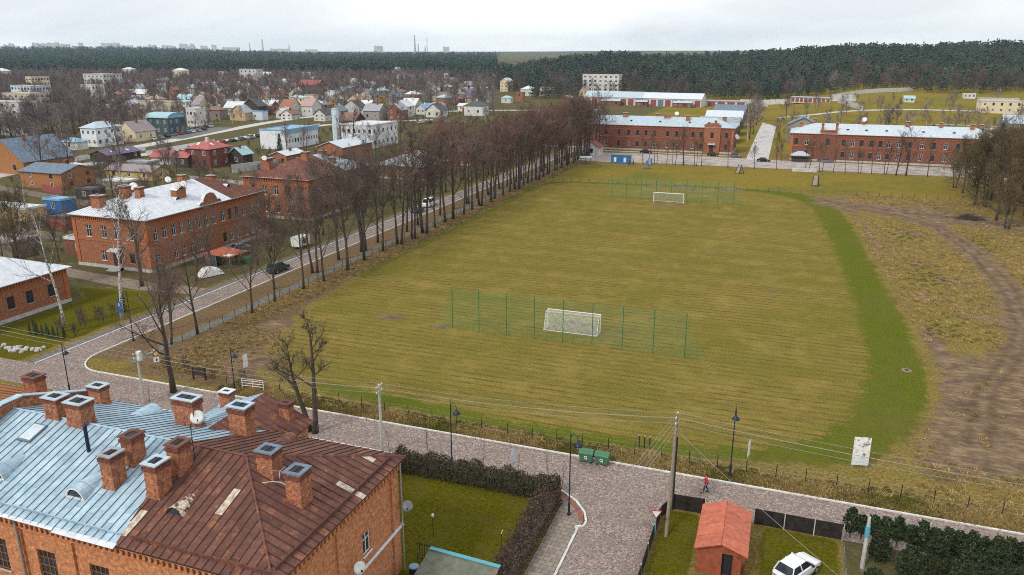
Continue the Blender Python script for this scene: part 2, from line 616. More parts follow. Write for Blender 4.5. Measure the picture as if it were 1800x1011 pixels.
litter = np.maximum(soft(poly_sd(EE, NN, [(-72.4, 64), (-72.4, 300), (-67.5, 300), (-67.4, 110), (-66, 92), (-62, 78), (-57, 69), (-50, 64.2)]), 1.0),
                    .9 * soft(poly_sd(EE, NN, [(-79, 66), (-79, 300), (-74.4, 300), (-74.4, 66)]), .6))
litter = np.maximum(litter, .55 * soft(poly_sd(EE, NN, [(-50, 63), (26, 63), (26, 65.2), (-50, 65.0)]), .7))
gattr('litter', litter)
lawn = np.maximum.reduce([soft(poly_sd(EE, NN, [(-99.5, 60), (-99.5, 84), (-106, 88), (-95, 90), (-86.5, 88), (-86.5, 62)]), 1.2), soft(poly_sd(EE, NN, [(-34, 42.5), (-34, 55.5), (-16.5, 55.5), (-16.5, 38), (-24, 38)]), .6),
                          soft(poly_sd(EE, NN, [(-7.2, 40), (-7.2, 57), (-4.4, 57), (-4.4, 40)]), .5), .8 * soft(poly_sd(EE, NN, [(.2, 40), (.2, 57.3), (6, 57.3), (6, 40)]), .5)])
gattr('lawn', lawn)
YY = -EE * SA + NN * CA
TT = (EE * CA + NN * SA) / np.maximum(YY, 1)
town = soft(-86 - EE, 2) * (1 - lawn) * (YY > 20)
town = np.maximum(town, soft(poly_sd(EE, NN, [(6.2, 30), (6.2, 58.6), (30, 58.6), (30, 30)]), .4))
gattr('town', town)
meadow = np.maximum(soft(poly_sd(EE, NN, [(-71, 218), (-62, 252), (-40, 257.5), (42, 259), (44, 222), (10, 219), (-20, 221.5)]), 2.0), ((YY > 300) & (TT > .08)) * 1.0)
gattr('meadow', meadow)

m, nt, b = new_mat('ground_mix')
P_ = coords(nt, 'Object')


def AT(n_):
    a = nt.nodes.new('ShaderNodeAttribute')
    a.attribute_name = n_
    return a.outputs['Fac']


nf = noise(nt, P_, 3.2, 6, .75)
nm = noise(nt, P_, .45, 6, .7)
nl = noise(nt, P_, .07, 4, .6)
ng = noise(nt, P_, 9.0, 3, .8)  # fine grain; its dark end paints shadow between grass tufts into the colours
ns = noise(nt, coords(nt, 'Object', (1.0, 4.5, 1)), .5, 6, .75)
# rough winter grass
rough_ = ramp(nt, nf, [(.30, (.085, .060, .018)), (.48, (.22, .158, .045)), (.70, (.40, .295, .105))])
rough_ = mixc(nt, ramp(nt, ng, [(.34, .8), (.48, 0)]), rough_, (.05, .034, .014))
rough_ = mixc(nt, ramp(nt, nm, [(.42, 0), (.66, .45)]), rough_, ramp(nt, nf, [(.3, (.065, .074, .014)), (.7, (.19, .185, .045))]))
rough_ = mixc(nt, ramp(nt, nl, [(.48, 0), (.70, .4)]), rough_, ramp(nt, nf, [(.3, (.075, .048, .028)), (.7, (.20, .145, .085))]))
# field turf with mowing lines along X
wv = N_(nt, 'ShaderNodeTexWave', Scale=.235, Distortion=1.1, Detail=3)
wv.bands_direction = 'Y'
wv.inputs['Detail Scale'].default_value = .35
nt.links.new(P_, wv.inputs['Vector'])
wv2 = N_(nt, 'ShaderNodeTexWave', Scale=.048, Distortion=.9, Detail=2)
wv2.bands_direction = 'Y'
wv2.inputs['Detail Scale'].default_value = .3
nt.links.new(P_, wv2.inputs['Vector'])
turf = ramp(nt, ns, [(.28, (.115, .086, .017)), (.5, (.212, .160, .038)), (.72, (.320, .242, .078))])
brk = ramp(nt, nm, [(.40, .15), (.60, 1)])
turf = mixc(nt, mathn(nt, 'MULTIPLY', ramp(nt, wv.outputs['Fac'], [(.0, .9), (.30, .0)]), brk), turf, (.060, .048, .014))
turf = mixc(nt, mathn(nt, 'MULTIPLY', ramp(nt, wv2.outputs['Fac'], [(.15, .42), (.65, .0)]), ramp(nt, noise(nt, P_, .05, 3, .6), [(.36, .3), (.60, 1)])), turf, (.115, .098, .020))
turf = mixc(nt, ramp(nt, nl, [(.40, 0), (.62, .55)]), turf, ramp(nt, nf, [(.3, (.070, .076, .008)), (.7, (.175, .166, .022))]))
turf = mixc(nt, ramp(nt, noise(nt, P_, .16, 5, .65), [(.52, 0), (.72, .55)]), turf, (.32, .232, .068))
turf = mixc(nt, ramp(nt, ng, [(.34, .75), (.48, 0)]), turf, (.052, .040, .009))  # dark flecks: shade between the turf tufts, put into the colour
turf = mixc(nt, ramp(nt, ng, [(.52, 0), (.66, .75)]), turf, (.42, .325, .11))
# green margin, mown in long strokes
grn = ramp(nt, nf, [(.28, (.056, .078, .006)), (.55, (.122, .152, .013)), (.78, (.23, .235, .036))])
grn = mixc(nt, ramp(nt, ng, [(.36, .6), (.50, 0)]), grn, (.030, .042, .006))
grn = mixc(nt, ramp(nt, nl, [(.42, 0), (.6, .6)]), grn, (.13, .125, .028))
grn = mixc(nt, ramp(nt, nm, [(.40, 0), (.66, .7)]), grn, ramp(nt, nf, [(.3, (.060, .060, .010)), (.7, (.155, .135, .035))]))
dirt_ = ramp(nt, ns, [(.28, (.10, .062, .036)), (.5, (.235, .158, .098)), (.74, (.45, .325, .215))])
dirt_ = mixc(nt, ramp(nt, nm, [(.42, 0), (.62, .75)]), dirt_, ramp(nt, nf, [(.3, (.06, .043, .032)), (.7, (.14, .105, .075))]))
dirt_ = mixc(nt, mathn(nt, 'MULTIPLY', AT('rut'), nm), dirt_, (.10, .068, .046))
lit = ramp(nt, nf, [(.28, (.058, .036, .022)), (.5, (.170, .108, .064)), (.74, (.36, .25, .155))])
lit = mixc(nt, ramp(nt, nm, [(.45, 0), (.7, .6)]), lit, (.12, .105, .03))
lwn = ramp(nt, nf, [(.28, (.042, .046, .004)), (.55, (.118, .108, .008)), (.8, (.22, .19, .026))])
lwn = mixc(nt, ramp(nt, ng, [(.34, .8), (.48, 0)]), lwn, (.025, .025, .004))
lwn = mixc(nt, ramp(nt, nm, [(.48, 0), (.72, .7)]), lwn, (.13, .105, .03))
twn = ramp(nt, nm, [(.3, (.085, .062, .036)), (.45, (.125, .105, .050)), (.55, (.105, .098, .035)), (.7, (.23, .20, .16))])
twn = mixc(nt, ramp(nt, nf, [(.4, 0), (.7, .5)]), twn, (.06, .05, .032))
mdw = ramp(nt, ns, [(.28, (.120, .090, .014)), (.5, (.210, .160, .030)), (.74, (.31, .22, .065))])
mdw = mixc(nt, ramp(nt, noise(nt, P_, .035, 5, .7), [(.46, 0), (.66, .7)]), mdw, ramp(nt, nf, [(.3, (.075, .088, .016)), (.7, (.15, .155, .036))]))


def edge(a, k=.5):
    v_ = mathn(nt, 'ADD', a, mathn(nt, 'MULTIPLY', mathn(nt, 'SUBTRACT', nm, .5), k * 2))
    v_ = mathn(nt, 'ADD', v_, mathn(nt, 'MULTIPLY', mathn(nt, 'SUBTRACT', nf, .5), k))
    return ramp(nt, v_, [(.36, 0), (.64, 1)])


col = mixc(nt, edge(AT('meadow'), .5), rough_, mdw)
col = mixc(nt, edge(AT('town'), .3), col, twn)
col = mixc(nt, edge(AT('litter'), .7), col, lit)
col = mixc(nt, edge(AT('ring'), .75), col, grn)
col = mixc(nt, edge(AT('field'), .8), col, turf)
rag = mathn(nt, 'ADD', AT('dirt'), mathn(nt, 'MULTIPLY', mathn(nt, 'SUBTRACT', noise(nt, P_, .17, 5, .7), .5), 1.5))
col = mixc(nt, edge(rag, .8), col, dirt_)
col = mixc(nt, mathn(nt, 'MULTIPLY', AT('rut'), mathn(nt, 'MULTIPLY', nm, .6)), col, (.11, .075, .05))
col = mixc(nt, edge(AT('lawn'), .4), col, lwn)
nt.links.new(col, b.inputs['Base Color'])
b.inputs['Roughness'].default_value = .95
b.inputs['Specular IOR Level'].default_value = .0
bump(nt, b, nf, .9, .16)
gm.materials.append(m)
tag(link('ground', gm), kind='structure')

# ---------------------------------------------------------------- streets, kerbs, paths
m, nt, b = new_mat('cobbles')
P_ = coords(nt, 'Object')
vo = N_(nt, 'ShaderNodeTexVoronoi', Scale=8.6)
nt.links.new(P_, vo.inputs['Vector'])
v2 = N_(nt, 'ShaderNodeTexVoronoi', Scale=8.6)
v2.feature = 'DISTANCE_TO_EDGE'
nt.links.new(P_, v2.inputs['Vector'])
sep = nt.nodes.new('ShaderNodeSeparateColor')
nt.links.new(vo.outputs['Color'], sep.inputs['Color'])
col = ramp(nt, sep.outputs[0], [(.05, (.125, .096, .086)), (.4, (.235, .183, .164)), (.75, (.335, .265, .238)), (1, (.52, .43, .39))])
col = mixc(nt, ramp(nt, sep.outputs[1], [(.8, 0), (.95, .45)]), col, (.34, .19, .15))
col = mixc(nt, ramp(nt, v2.outputs['Distance'], [(.0, .7), (.06, 0)]), col, (.10, .078, .064))
col = mixc(nt, ramp(nt, noise(nt, P_, .35, 5, .7), [(.40, 0), (.68, .6)]), col, (.20, .155, .12))
col = mixc(nt, ramp(nt, noise(nt, coords(nt, 'Object', (.08, 1.3, 1)), 1.0, 4, .6), [(.5, 0), (.72, .42)]), col, (.145, .112, .088))
nt.links.new(col, b.inputs['Base Color'])
b.inputs['Roughness'].default_value = .75
bump(nt, b, v2.outputs['Distance'], .7, .05)
M['cobble'] = m
m, nt, b = new_mat('pavers')
br = N_(nt, 'ShaderNodeTexBrick', Scale=1.0)
br.inputs['Color1'].default_value = (.23, .19, .16, 1)
br.inputs['Color2'].default_value = (.30, .25, .21, 1)
br.inputs['Mortar'].default_value = (.09, .075, .06, 1)
br.inputs['Mortar Size'].default_value = .025
br.inputs['Brick Width'].default_value = .6
br.inputs['Row Height'].default_value = .5
nt.links.new(coords(nt, 'Object'), br.inputs['Vector'])
nt.links.new(mixc(nt, ramp(nt, noise(nt, coords(nt, 'Object'), 1.2, 5), [(.4, 0), (.7, .5)]), br.outputs['Color'], (.16, .13, .10)), b.inputs['Base Color'])
b.inputs['Roughness'].default_value = .9
M['paver'] = m
M['red_paver'] = mat_noise('red_pavers', (.20, .075, .055), (.30, .12, .085), 5, .9)
M['asphalt'] = mat_noise('worn_asphalt', (.085, .08, .076), (.14, .132, .125), 2.0, .9, c3=(.20, .19, .18))
M['asphalt_pale'] = mat_noise('pale_asphalt', (.34, .32, .31), (.48, .46, .45), .5, .9, c3=(.56, .54, .53))
M['concrete_road'] = mat_noise('concrete_road', (.24, .20, .185), (.36, .31, .285), .35, .9, c3=(.44, .385, .355), bumpy=.1)
M['track_mud'] = mat_noise('muddy_drive', (.12, .09, .07), (.24, .19, .15), 1.2, .95, c3=(.18, .15, .10))


def sheet(name, pts, z, mat):
    mb = MB()
    mb.poly([(p[0], p[1], z) for p in pts])
    o = mb.build(name, mat)
    return tag(o, kind='structure')


def ribbon(name, pts, w, z, mat, terrain=False, wob=0.0, sub=6.0):
    P = []
    for a, b_ in zip(pts[:-1], pts[1:]):
        k = max(1, int(math.dist(a, b_) / sub))
        P += [(a[0] + (b_[0] - a[0]) * i / k, a[1] + (b_[1] - a[1]) * i / k) for i in range(k)]
    P.append(pts[-1])
    mb = MB()
    L_, R_ = [], []
    for i, p in enumerate(P):
        q0, q1 = P[max(i - 1, 0)], P[min(i + 1, len(P) - 1)]
        d = Vector((q1[0] - q0[0], q1[1] - q0[1])).normalized()
        n_ = Vector((-d.y, d.x)) * (w / 2) * (1 + random.uniform(-wob, wob))
        for s_, lst in ((1, L_), (-1, R_)):
            x, y = p[0] + n_.x * s_, p[1] + n_.y * s_
            lst.append((x, y, (hz1(x, y) + .06 if terrain else 0) + z))
    mb.add(L_ + R_, [(len(P) + i, len(P) + i + 1, i + 1, i) for i in range(len(P) - 1)])
    return tag(mb.build(name, mat), kind='structure')


def arc(cx, cy, r, a0, a1, n=10):
    return [(cx + r * math.cos(R(a0 + (a1 - a0) * i / n)), cy + r * math.sin(R(a0 + (a1 - a0) * i / n))) for i in range(n + 1)]


random.seed(3)
KN, KS = 62.85, 57.3            # kerb lines of the front street
# front street and the avenue meet in one cobbled sheet at the left
corner = arc(-74.6, 67.5, 4.7, 270, 180, 12)
cob = [(-120, 57.3), (-30.7, 57.3), (30, 57.3), (60, 57.3), (60, KN), (-74.6, 62.8)] + corner[1:] + [(-79.3, 150), (-79.0, 300), (-83.6, 300), (-83.6, 62.2), (-120, 62.2)]
sheet('street', cob, .02, M['cobble'])
sheet('side_street', [(-13.1, 20), (-7.7, 20), (-7.7, 57.3), (-18.2, 57.3), (-16.3, 56.7), (-14.4, 55.4), (-13.2, 53.9), (-12.8, 53.2), (-13.4, 52.0)], .016, M['cobble'])
sheet('pavement', [(-15.4, 20), (-13.4, 20), (-13.4, 51.8), (-13.15, 52.6), (-13.5, 54.0), (-14.6, 55.3), (-16.4, 56.5), (-18.4, 57.15), (-31, 57.2), (-31, 56.5), (-17.5, 56.4), (-15.5, 55.2)], .07, M['paver'])
ribbon('pavement_band', [(-18.4, 57.0), (-16.4, 56.3), (-14.75, 55.15), (-13.75, 53.9), (-13.35, 52.8)], .38, .076, M['red_paver'], sub=.5)
ribbon('avenue_path', [(-73.4, 66.5), (-73.4, 120), (-73.6, 200), (-73.6, 300)], 1.5, .012, M['asphalt'])
ribbon('left_pavement', [(-84.6, 62.3), (-84.6, 120), (-84.3, 180)], 1.5, .012, M['asphalt'])
ribbon('drive', [(-85.5, 92.9), (-96, 92), (-118, 94.5), (-132, 95)], 3.6, .012, M['track_mud'], wob=.1)


def kerb(name, pts, w=.17, h=.13):
    mb = MB()
    for a, b_ in zip(pts[:-1], pts[1:]):
        mb.beam((a[0], a[1], h / 2), (b_[0], b_[1], h / 2), w, h)
    return tag(mb.build(name, M['kerb']), kind='structure')


kerb('front_kerb', [(60, KN), (-74.6, 62.8)] + corner[1:] + [(-79.3, 150), (-79.0, 290)])
kerb('avenue_kerb', [(-83.7, 62.2), (-83.6, 300)])
kerb('corner_kerb', [(-13.35, 20), (-13.35, 51.6), (-13.55, 51.9), (-13.0, 52.2), (-12.95, 52.9), (-13.4, 54.1), (-14.5, 55.5), (-16.3, 56.75), (-18.3, 57.3), (-31, 57.3)])
kerb('house_kerb', [(-31, 57.35), (-60, 57.35)])
# concrete parade road and the street running north between the barracks
sheet('parade_road', [(-72, 262), (-70, 285), (-50, 287.5), (60, 281), (75, 279), (75, 262.5), (44, 264.2), (-40, 263.5), (-60, 260)], .02, M['concrete_road'])
ribbon('north_street', [(-13.0, 283), (-14.6, 380), (-15.5, 470)], 7.4, .026, M['asphalt_pale'])
ribbon('barracks_path', [(-80, 291.6), (-20, 290.5)], 1.6, .03, M['conc_pale'])
ribbon('barracks_path', [(-2, 284.2), (62, 283.0)], 1.2, .03, M['conc_pale'])
ribbon('town_road', [(-222, 150), (-243, 233), (-250, 274), (-263, 342), (-266, 380), (-258, 415), (-226, 440), (-190, 470), (-120, 500)], 7.5, .02, M['asphalt_pale'])
ribbon('service_road', [(-222, 190), (-224, 248), (-229, 298), (-228, 345), (-215, 372), (-190, 395)], 6, .024, M['asphalt_pale'])
ribbon('car_park', [(-255, 268), (-268, 318)], 14, .03, M['asphalt'])
ribbon('garage_track', [(-12, 470), (20, 500), (60, 520), (130, 530)], 5, .03, M['asphalt_pale'], terrain=True, wob=.1)
ribbon('hill_track', [(30, 430), (70, 455), (130, 440), (190, 400)], 5, .03, M['concrete_road'], terrain=True, wob=.15)
ribbon('hill_track', [(70, 420), (110, 470), (150, 500)], 7, .034, M['asphalt_pale'], terrain=True, wob=.2)
# ---------------------------------------------------------------- building helpers
def wall_face(mb, p0, ang, Lw, z0, z1, ops=(), depth=.2, mi=0, gable=None):
    """wall from p0 along angle ang (outside on the right hand), with real openings and reveals"""
    dx, dy = math.cos(ang), math.sin(ang)
    ix, iy = -dy, dx
    us = sorted({0.0, Lw} | {o[0] for o in ops} | {o[1] for o in ops})
    vs_ = sorted({z0, z1} | {o[2] for o in ops} | {o[3] for o in ops})

    def pt(u, v, d=0.0):
        return (p0[0] + dx * u + ix * d, p0[1] + dy * u + iy * d, v)
    for i in range(len(us) - 1):
        for j in range(len(vs_) - 1):
            cu, cv = (us[i] + us[i + 1]) / 2, (vs_[j] + vs_[j + 1]) / 2
            if any(o[0] < cu < o[1] and o[2] < cv < o[3] for o in ops):
                continue
            mb.poly([pt(us[i], vs_[j]), pt(us[i + 1], vs_[j]), pt(us[i + 1], vs_[j + 1]), pt(us[i], vs_[j + 1])], mi)
    for (a, b_, c, d) in (o[:4] for o in ops):
        for q in (((a, c), (a, d)), ((a, d), (b_, d)), ((b_, d), (b_, c)), ((b_, c), (a, c))):
            (u1, v1), (u2, v2) = q
            mb.poly([pt(u1, v1), pt(u2, v2), pt(u2, v2, depth), pt(u1, v1, depth)], mi)
        mb.poly([pt(a, c, depth), pt(b_, c, depth), pt(b_, d, depth), pt(a, d, depth)], mi)
    if gable:
        gu, gz = gable
        mb.poly([pt(0, z1), pt(Lw, z1), pt(gu, gz)], mi)


WIN = {}


def win_mesh(w, h, style):
    """frame mesh, pane mesh, sill mesh; x along wall, +y inwards, origin bottom centre on the wall face"""
    key = (round(w, 2), round(h, 2), style)
    if key in WIN:
        return WIN[key]
    fm = {'w': M['white'], 'b': M['wood_dark'], 'r': M['wood_brown'], 'g': M['steel']}[style[0]]
    f = MB()
    t = .07
    y0, y1 = .09, .16
    f.box(-w / 2, -w / 2 + t, y0, y1, 0, h)
    f.box(w / 2 - t, w / 2, y0, y1, 0, h)
    f.box(-w / 2 + t, w / 2 - t, y0, y1, 0, t)
    f.box(-w / 2 + t, w / 2 - t, y0, y1, h - t, h)
    if w > .7:
        f.box(-.03, .03, y0 + .005, y1 - .005, t, h - t)
    if 'm' in style:
        for k in (1, 2, 3):
            f.box(-w / 2 + t, w / 2 - t, y0 + .01, y1 - .01, h * k / 4 - .02, h * k / 4 + .02)
        for k in (-1, 1):
            f.box(k * w / 4 - .02, k * w / 4 + .02, y0 + .012, y1 - .012, t, h - t)
    elif h > 1.2:
        f.box(-w / 2 + t, w / 2 - t, y0 + .01, y1 - .01, h * .66, h * .66 + .05)
    p = MB()
    p.box(-w / 2 + .01, w / 2 - .01, .13, .15, .01, h - .01)
    s_ = MB()
    s_.box(-w / 2 - .08, w / 2 + .08, -.10, .09, -.06, .0)
    WIN[key] = (f.mesh('window', fm, False), p.mesh('pane', M['glass'], False), s_.mesh('sill', M['white'] if style[0] == 'w' else M['conc'], False))
    return WIN[key]


def add_window(root, p0, ang, u, v, w, h, style='w', parts=True):
    f, p, s_ = win_mesh(w, h, style)
    o = link('window', f, root, (p0[0] + math.cos(ang) * u, p0[1] + math.sin(ang) * u, v))
    o.rotation_euler.z = ang
    link('pane', p, o)
    if parts:
        link('sill', s_, o)
    return o


WIN1 = {}


def win1_mesh(w, h, style):
    key = (round(w, 1), round(h, 1), style)
    if key not in WIN1:
        fm = M['white'] if style == 'w' else M['wood_dark']
        f = MB()
        w_, h_ = key[0], key[1]
        f.box(-w_ / 2, w_ / 2, .08, .1, 0, h_, 1)
        for q in ((-w_ / 2, -w_ / 2 + .09, 0, h_), (w_ / 2 - .09, w_ / 2, 0, h_), (-.04, .04, .09, h_ - .09), (-w_ / 2 + .09, w_ / 2 - .09, 0, .09), (-w_ / 2 + .09, w_ / 2 - .09, h_ - .09, h_)):
            f.box(q[0], q[1], .02, .075, q[2], q[3], 0)
        WIN1[key] = f.mesh('window', [fm, M['glass']], False)
    return WIN1[key]


def rect_sides(a, b):
    return {'S': ((-a, -b), 0.0, 2 * a), 'E': ((a, -b), math.pi / 2, 2 * b), 'N': ((a, b), math.pi, 2 * a), 'W': ((-a, b), -math.pi / 2, 2 * b)}


def hip_faces(a, b, h, rise, o=.5, hipW=True, hipE=True, hipS=True, hipN=True):
    """faces of a hipped roof with overhang o, ridge along the longer side; [(name, polygon)]"""
    A_, B_ = a + o, b + o
    if a >= b:
        xw = -A_ + (B_ if hipW else 0)
        xe = A_ - (B_ if hipE else 0)
        z = h + rise
        F = [('S', [(-A_, -B_, h), (A_, -B_, h), (xe, 0, z), (xw, 0, z)]), ('N', [(A_, B_, h), (-A_, B_, h), (xw, 0, z), (xe, 0, z)])]
        if hipE:
            F.append(('E', [(A_, -B_, h), (A_, B_, h), (xe, 0, z)]))
        if hipW:
            F.append(('W', [(-A_, B_, h), (-A_, -B_, h), (xw, 0, z)]))
    else:
        ys = -B_ + (A_ if hipS else 0)
        yn = B_ - (A_ if hipN else 0)
        z = h + rise
        F = [('E', [(A_, -B_, h), (A_, B_, h), (0, yn, z), (0, ys, z)]), ('W', [(-A_, B_, h), (-A_, -B_, h), (0, ys, z), (0, yn, z)])]
        if hipS:
            F.append(('S', [(-A_, -B_, h), (A_, -B_, h), (0, ys, z)]))
        if hipN:
            F.append(('N', [(A_, B_, h), (-A_, B_, h), (0, yn, z)]))
    return F


def clip(poly, ax, val, keep_hi):
    out = []
    k = len(poly)
    for i in range(k):
        p, q = poly[i], poly[(i + 1) % k]
        dp, dq = (p[ax] - val, q[ax] - val) if keep_hi else (val - p[ax], val - q[ax])
        if dp >= 0:
            out.append(p)
        if dp * dq < 0:
            t = dp / (dp - dq)
            out.append(tuple(p[i_] + (q[i_] - p[i_]) * t for i_ in range(len(p))))
    return out


def face_frame(poly):
    """origin, s axis (along the eave), t axis (up the slope), normal"""
    o = Vector(poly[0])
    s_ = (Vector(poly[1]) - o).normalized()
    n = Vector((0, 0, 0))
    for i in range(len(poly)):
        n += Vector(poly[i]).cross(Vector(poly[(i + 1) % len(poly)]))
    n.normalize()
    return o, s_, n.cross(s_), n


def ribs(mb, poly, step=.62, w=.05, hh=.06, mi=0):
    o, s_, t_, n = face_frame(poly)
    P2 = [((Vector(p) - o).dot(s_), (Vector(p) - o).dot(t_)) for p in poly]
    lo, hi = min(p[0] for p in P2), max(p[0] for p in P2)
    x = lo + step / 2
    while x < hi:
        ts = []
        for i in range(len(P2)):
            p, q = P2[i], P2[(i + 1) % len(P2)]
            if (p[0] - x) * (q[0] - x) < 0:
                ts.append(p[1] + (q[1] - p[1]) * (x - p[0]) / (q[0] - p[0]))
        if len(ts) == 2 and abs(ts[0] - ts[1]) > .15:
            t0, t1 = sorted(ts)
            c = o + s_ * x + t_ * ((t0 + t1) / 2) + n * (hh / 2)
            mb.obox(c, s_, t_, n, w / 2, (t1 - t0) / 2, hh / 2, mi)
        x += step


def panels(roof, poly, mat, step=.62, cross=2.4, seed=0, name='roof_panel', seam=.03, seam_m=None, peel=0.0):
    """each roofing sheet of a slope is a part of its own: thin tray with one standing seam"""
    rr = random.Random(seed)
    o, s_, t_, n = face_frame(poly)
    P2 = [((Vector(p) - o).dot(s_), (Vector(p) - o).dot(t_)) for p in poly]
    lo, hi = min(p[0] for p in P2), max(p[0] for p in P2)
    tmax = max(p[1] for p in P2)
    k = max(1, round((hi - lo) / step))
    for i in range(k):
        x0, x1 = lo + (hi - lo) * i / k, lo + (hi - lo) * (i + 1) / k
        strip = clip(clip(P2, 0, x0 + .006, True), 0, x1 - .006, False)
        if len(strip) < 3:
            continue
        cuts = [-1.0]
        y = cross * rr.uniform(.35, 1.0)
        while y < tmax - .6:
            cuts.append(y)
            y += cross * rr.uniform(.85, 1.15)
        cuts.append(tmax + 1)
        for c0, c1 in zip(cuts[:-1], cuts[1:]):
            q = clip(clip(strip, 1, c0 + .006, True), 1, c1 - .006, False)
            if len(q) < 3:
                continue
            ar = abs(sum(q[j][0] * q[(j + 1) % len(q)][1] - q[(j + 1) % len(q)][0] * q[j][1] for j in range(len(q)))) / 2
            if ar < .06:
                continue
            mb = MB()
            lift = .016 + rr.uniform(0, .012)
            mb.slab([tuple(o + s_ * u + t_ * v + n * lift) for u, v in q], .012)
            left = [p for p in q if p[0] < x0 + .03]
            if len(left) >= 2:
                ta, tb = min(p[1] for p in left), max(p[1] for p in left)
                if tb - ta > .1:
                    mb.obox(o + s_ * (x0 + .006 + seam / 2) + t_ * ((ta + tb) / 2) + n * (lift + .024), s_, t_, n, seam / 2, (tb - ta) / 2, .023, 1)
            mt_ = M['peeled'] if peel and rr.random() < peel else mat
            mb.build(name, [mt_, seam_m or mat], roof, uv=False)


def chimney(root, x, y, z, w, d, h, capm, mat=None, sink=.8):
    mb = MB()
    mb.box(x - w / 2, x + w / 2, y - d / 2, y + d / 2, z - sink, z + h * .80)
    mb.box(x - w / 2 - .07, x + w / 2 + .07, y - d / 2 - .07, y + d / 2 + .07, z + h * .80, z + h * .92, 1)
    mb.box(x - w / 2 + .02, x + w / 2 - .02, y - d / 2 + .02, y + d / 2 - .02, z + h * .92, z + h)
    mb.box(x - w / 2 - .04, x + w / 2 + .04, y - d / 2 - .04, y + d / 2 + .04, z - .35, z + .12)
    o = mb.build('chimney', [mat or M['chim'], M['brick_dark']], root)
    c = MB()
    t = z + h + .002
    cw, cd = w / 2 + .11, d / 2 + .11
    for bx in ((-cw, cw, -cd, -cd + .28), (-cw, cw, cd - .28, cd), (-cw, -cw + .28, -cd + .28, cd - .28), (cw - .28, cw, -cd + .28, cd - .28)):
        c.box(x + bx[0], x + bx[1], y + bx[2], y + bx[3], t, t + .07)
    c.build('chimney_cap', capm, o, uv=False)
    f = MB()
    f.box(x - cw + .285, x + cw - .285, y - cd + .285, y + cd - .285, t, t + .03)
    if w > .9:
        f.box(x - .05, x + .05, y - cd + .29, y + cd - .29, t + .03, t + .07)
    f.build('flue', M['dark'], o, uv=False)
    return o


def barrel_dormer(root, x, y, z, ang, ln, r, mat, frame=True, name='dormer'):
    """half-round roof light running back into the slope; opening faces angle ang (radians)"""
    dx, dy = math.cos(ang), math.sin(ang)
    sx, sy = -dy, dx
    mb = MB()
    n = 10
    pts = []
    for i in range(n + 1):
        a = math.pi * i / n
        pts.append((r * math.cos(a), r * math.sin(a)))
    for k in range(4):
        b0, b1 = -ln * k / 4, -ln * (k + 1) / 4
        rr_ = [1.0 + .02 * (k % 2), 1.0 + .02 * (k % 2)]
        for i in range(n):
            q = []
            for (pp, b_) in ((pts[i], b0), (pts[i + 1], b0), (pts[i + 1], b1), (pts[i], b1)):
                q.append((x + sx * pp[0] * rr_[0] + dx * b_, y + sy * pp[0] * rr_[0] + dy * b_, z + pp[1] * rr_[0]))
            mb.poly(q)
    o = mb.build(name, mat, root, uv=False, smooth=True)
    g = MB()
    g.poly([(x + sx * p[0] * .86 - dx * .12, y + sy * p[0] * .86 - dy * .12, z + p[1] * .86) for p in pts])
    g.build('pane', M['glass'], o, uv=False)
    if frame:
        fr = MB()
        for i in range(n):
            p, q = pts[i], pts[i + 1]
            fr.beam((x + sx * p[0] * .9 - dx * .05, y + sy * p[0] * .9 - dy * .05, z + p[1] * .9), (x + sx * q[0] * .9 - dx * .05, y + sy * q[0] * .9 - dy * .05, z + q[1] * .9), .12, .1)
        fr.beam((x - sx * r * .9 - dx * .05, y - sy * r * .9 - dy * .05, z + .05), (x + sx * r * .9 - dx * .05, y + sy * r * .9 - dy * .05, z + .05), .12, .1)
        fr.build('frame', M['white'], o, uv=False)
    return o


def cornice(root, a, b, h, sides, step=.46, mat=None):
    mb = MB()
    for sd in sides:
        p0, ang, Lw = rect_sides(a, b)[sd]
        dx, dy = math.cos(ang), math.sin(ang)
        ox, oy = dy, -dx

        def bx(u0, u1, d0, d1, z0, z1):
            P = [(p0[0] + dx * u + ox * d, p0[1] + dy * u + oy * d) for u, d in ((u0, d0), (u0, d1), (u1, d1), (u1, d0))]
            mb.prism(P[::-1] if False else P, z0, z1)
        bx(0, Lw, .002, .26, h - .34, h - .06)
        u = .2
        while u < Lw - .2:
            bx(u, u + .18, .004, .18, h - .78, h - .36)
            u += step
        bx(0, Lw, .003, .09, h - .95, h - .80)
    return mb.build('cornice', mat or M['brick_trim'], root)


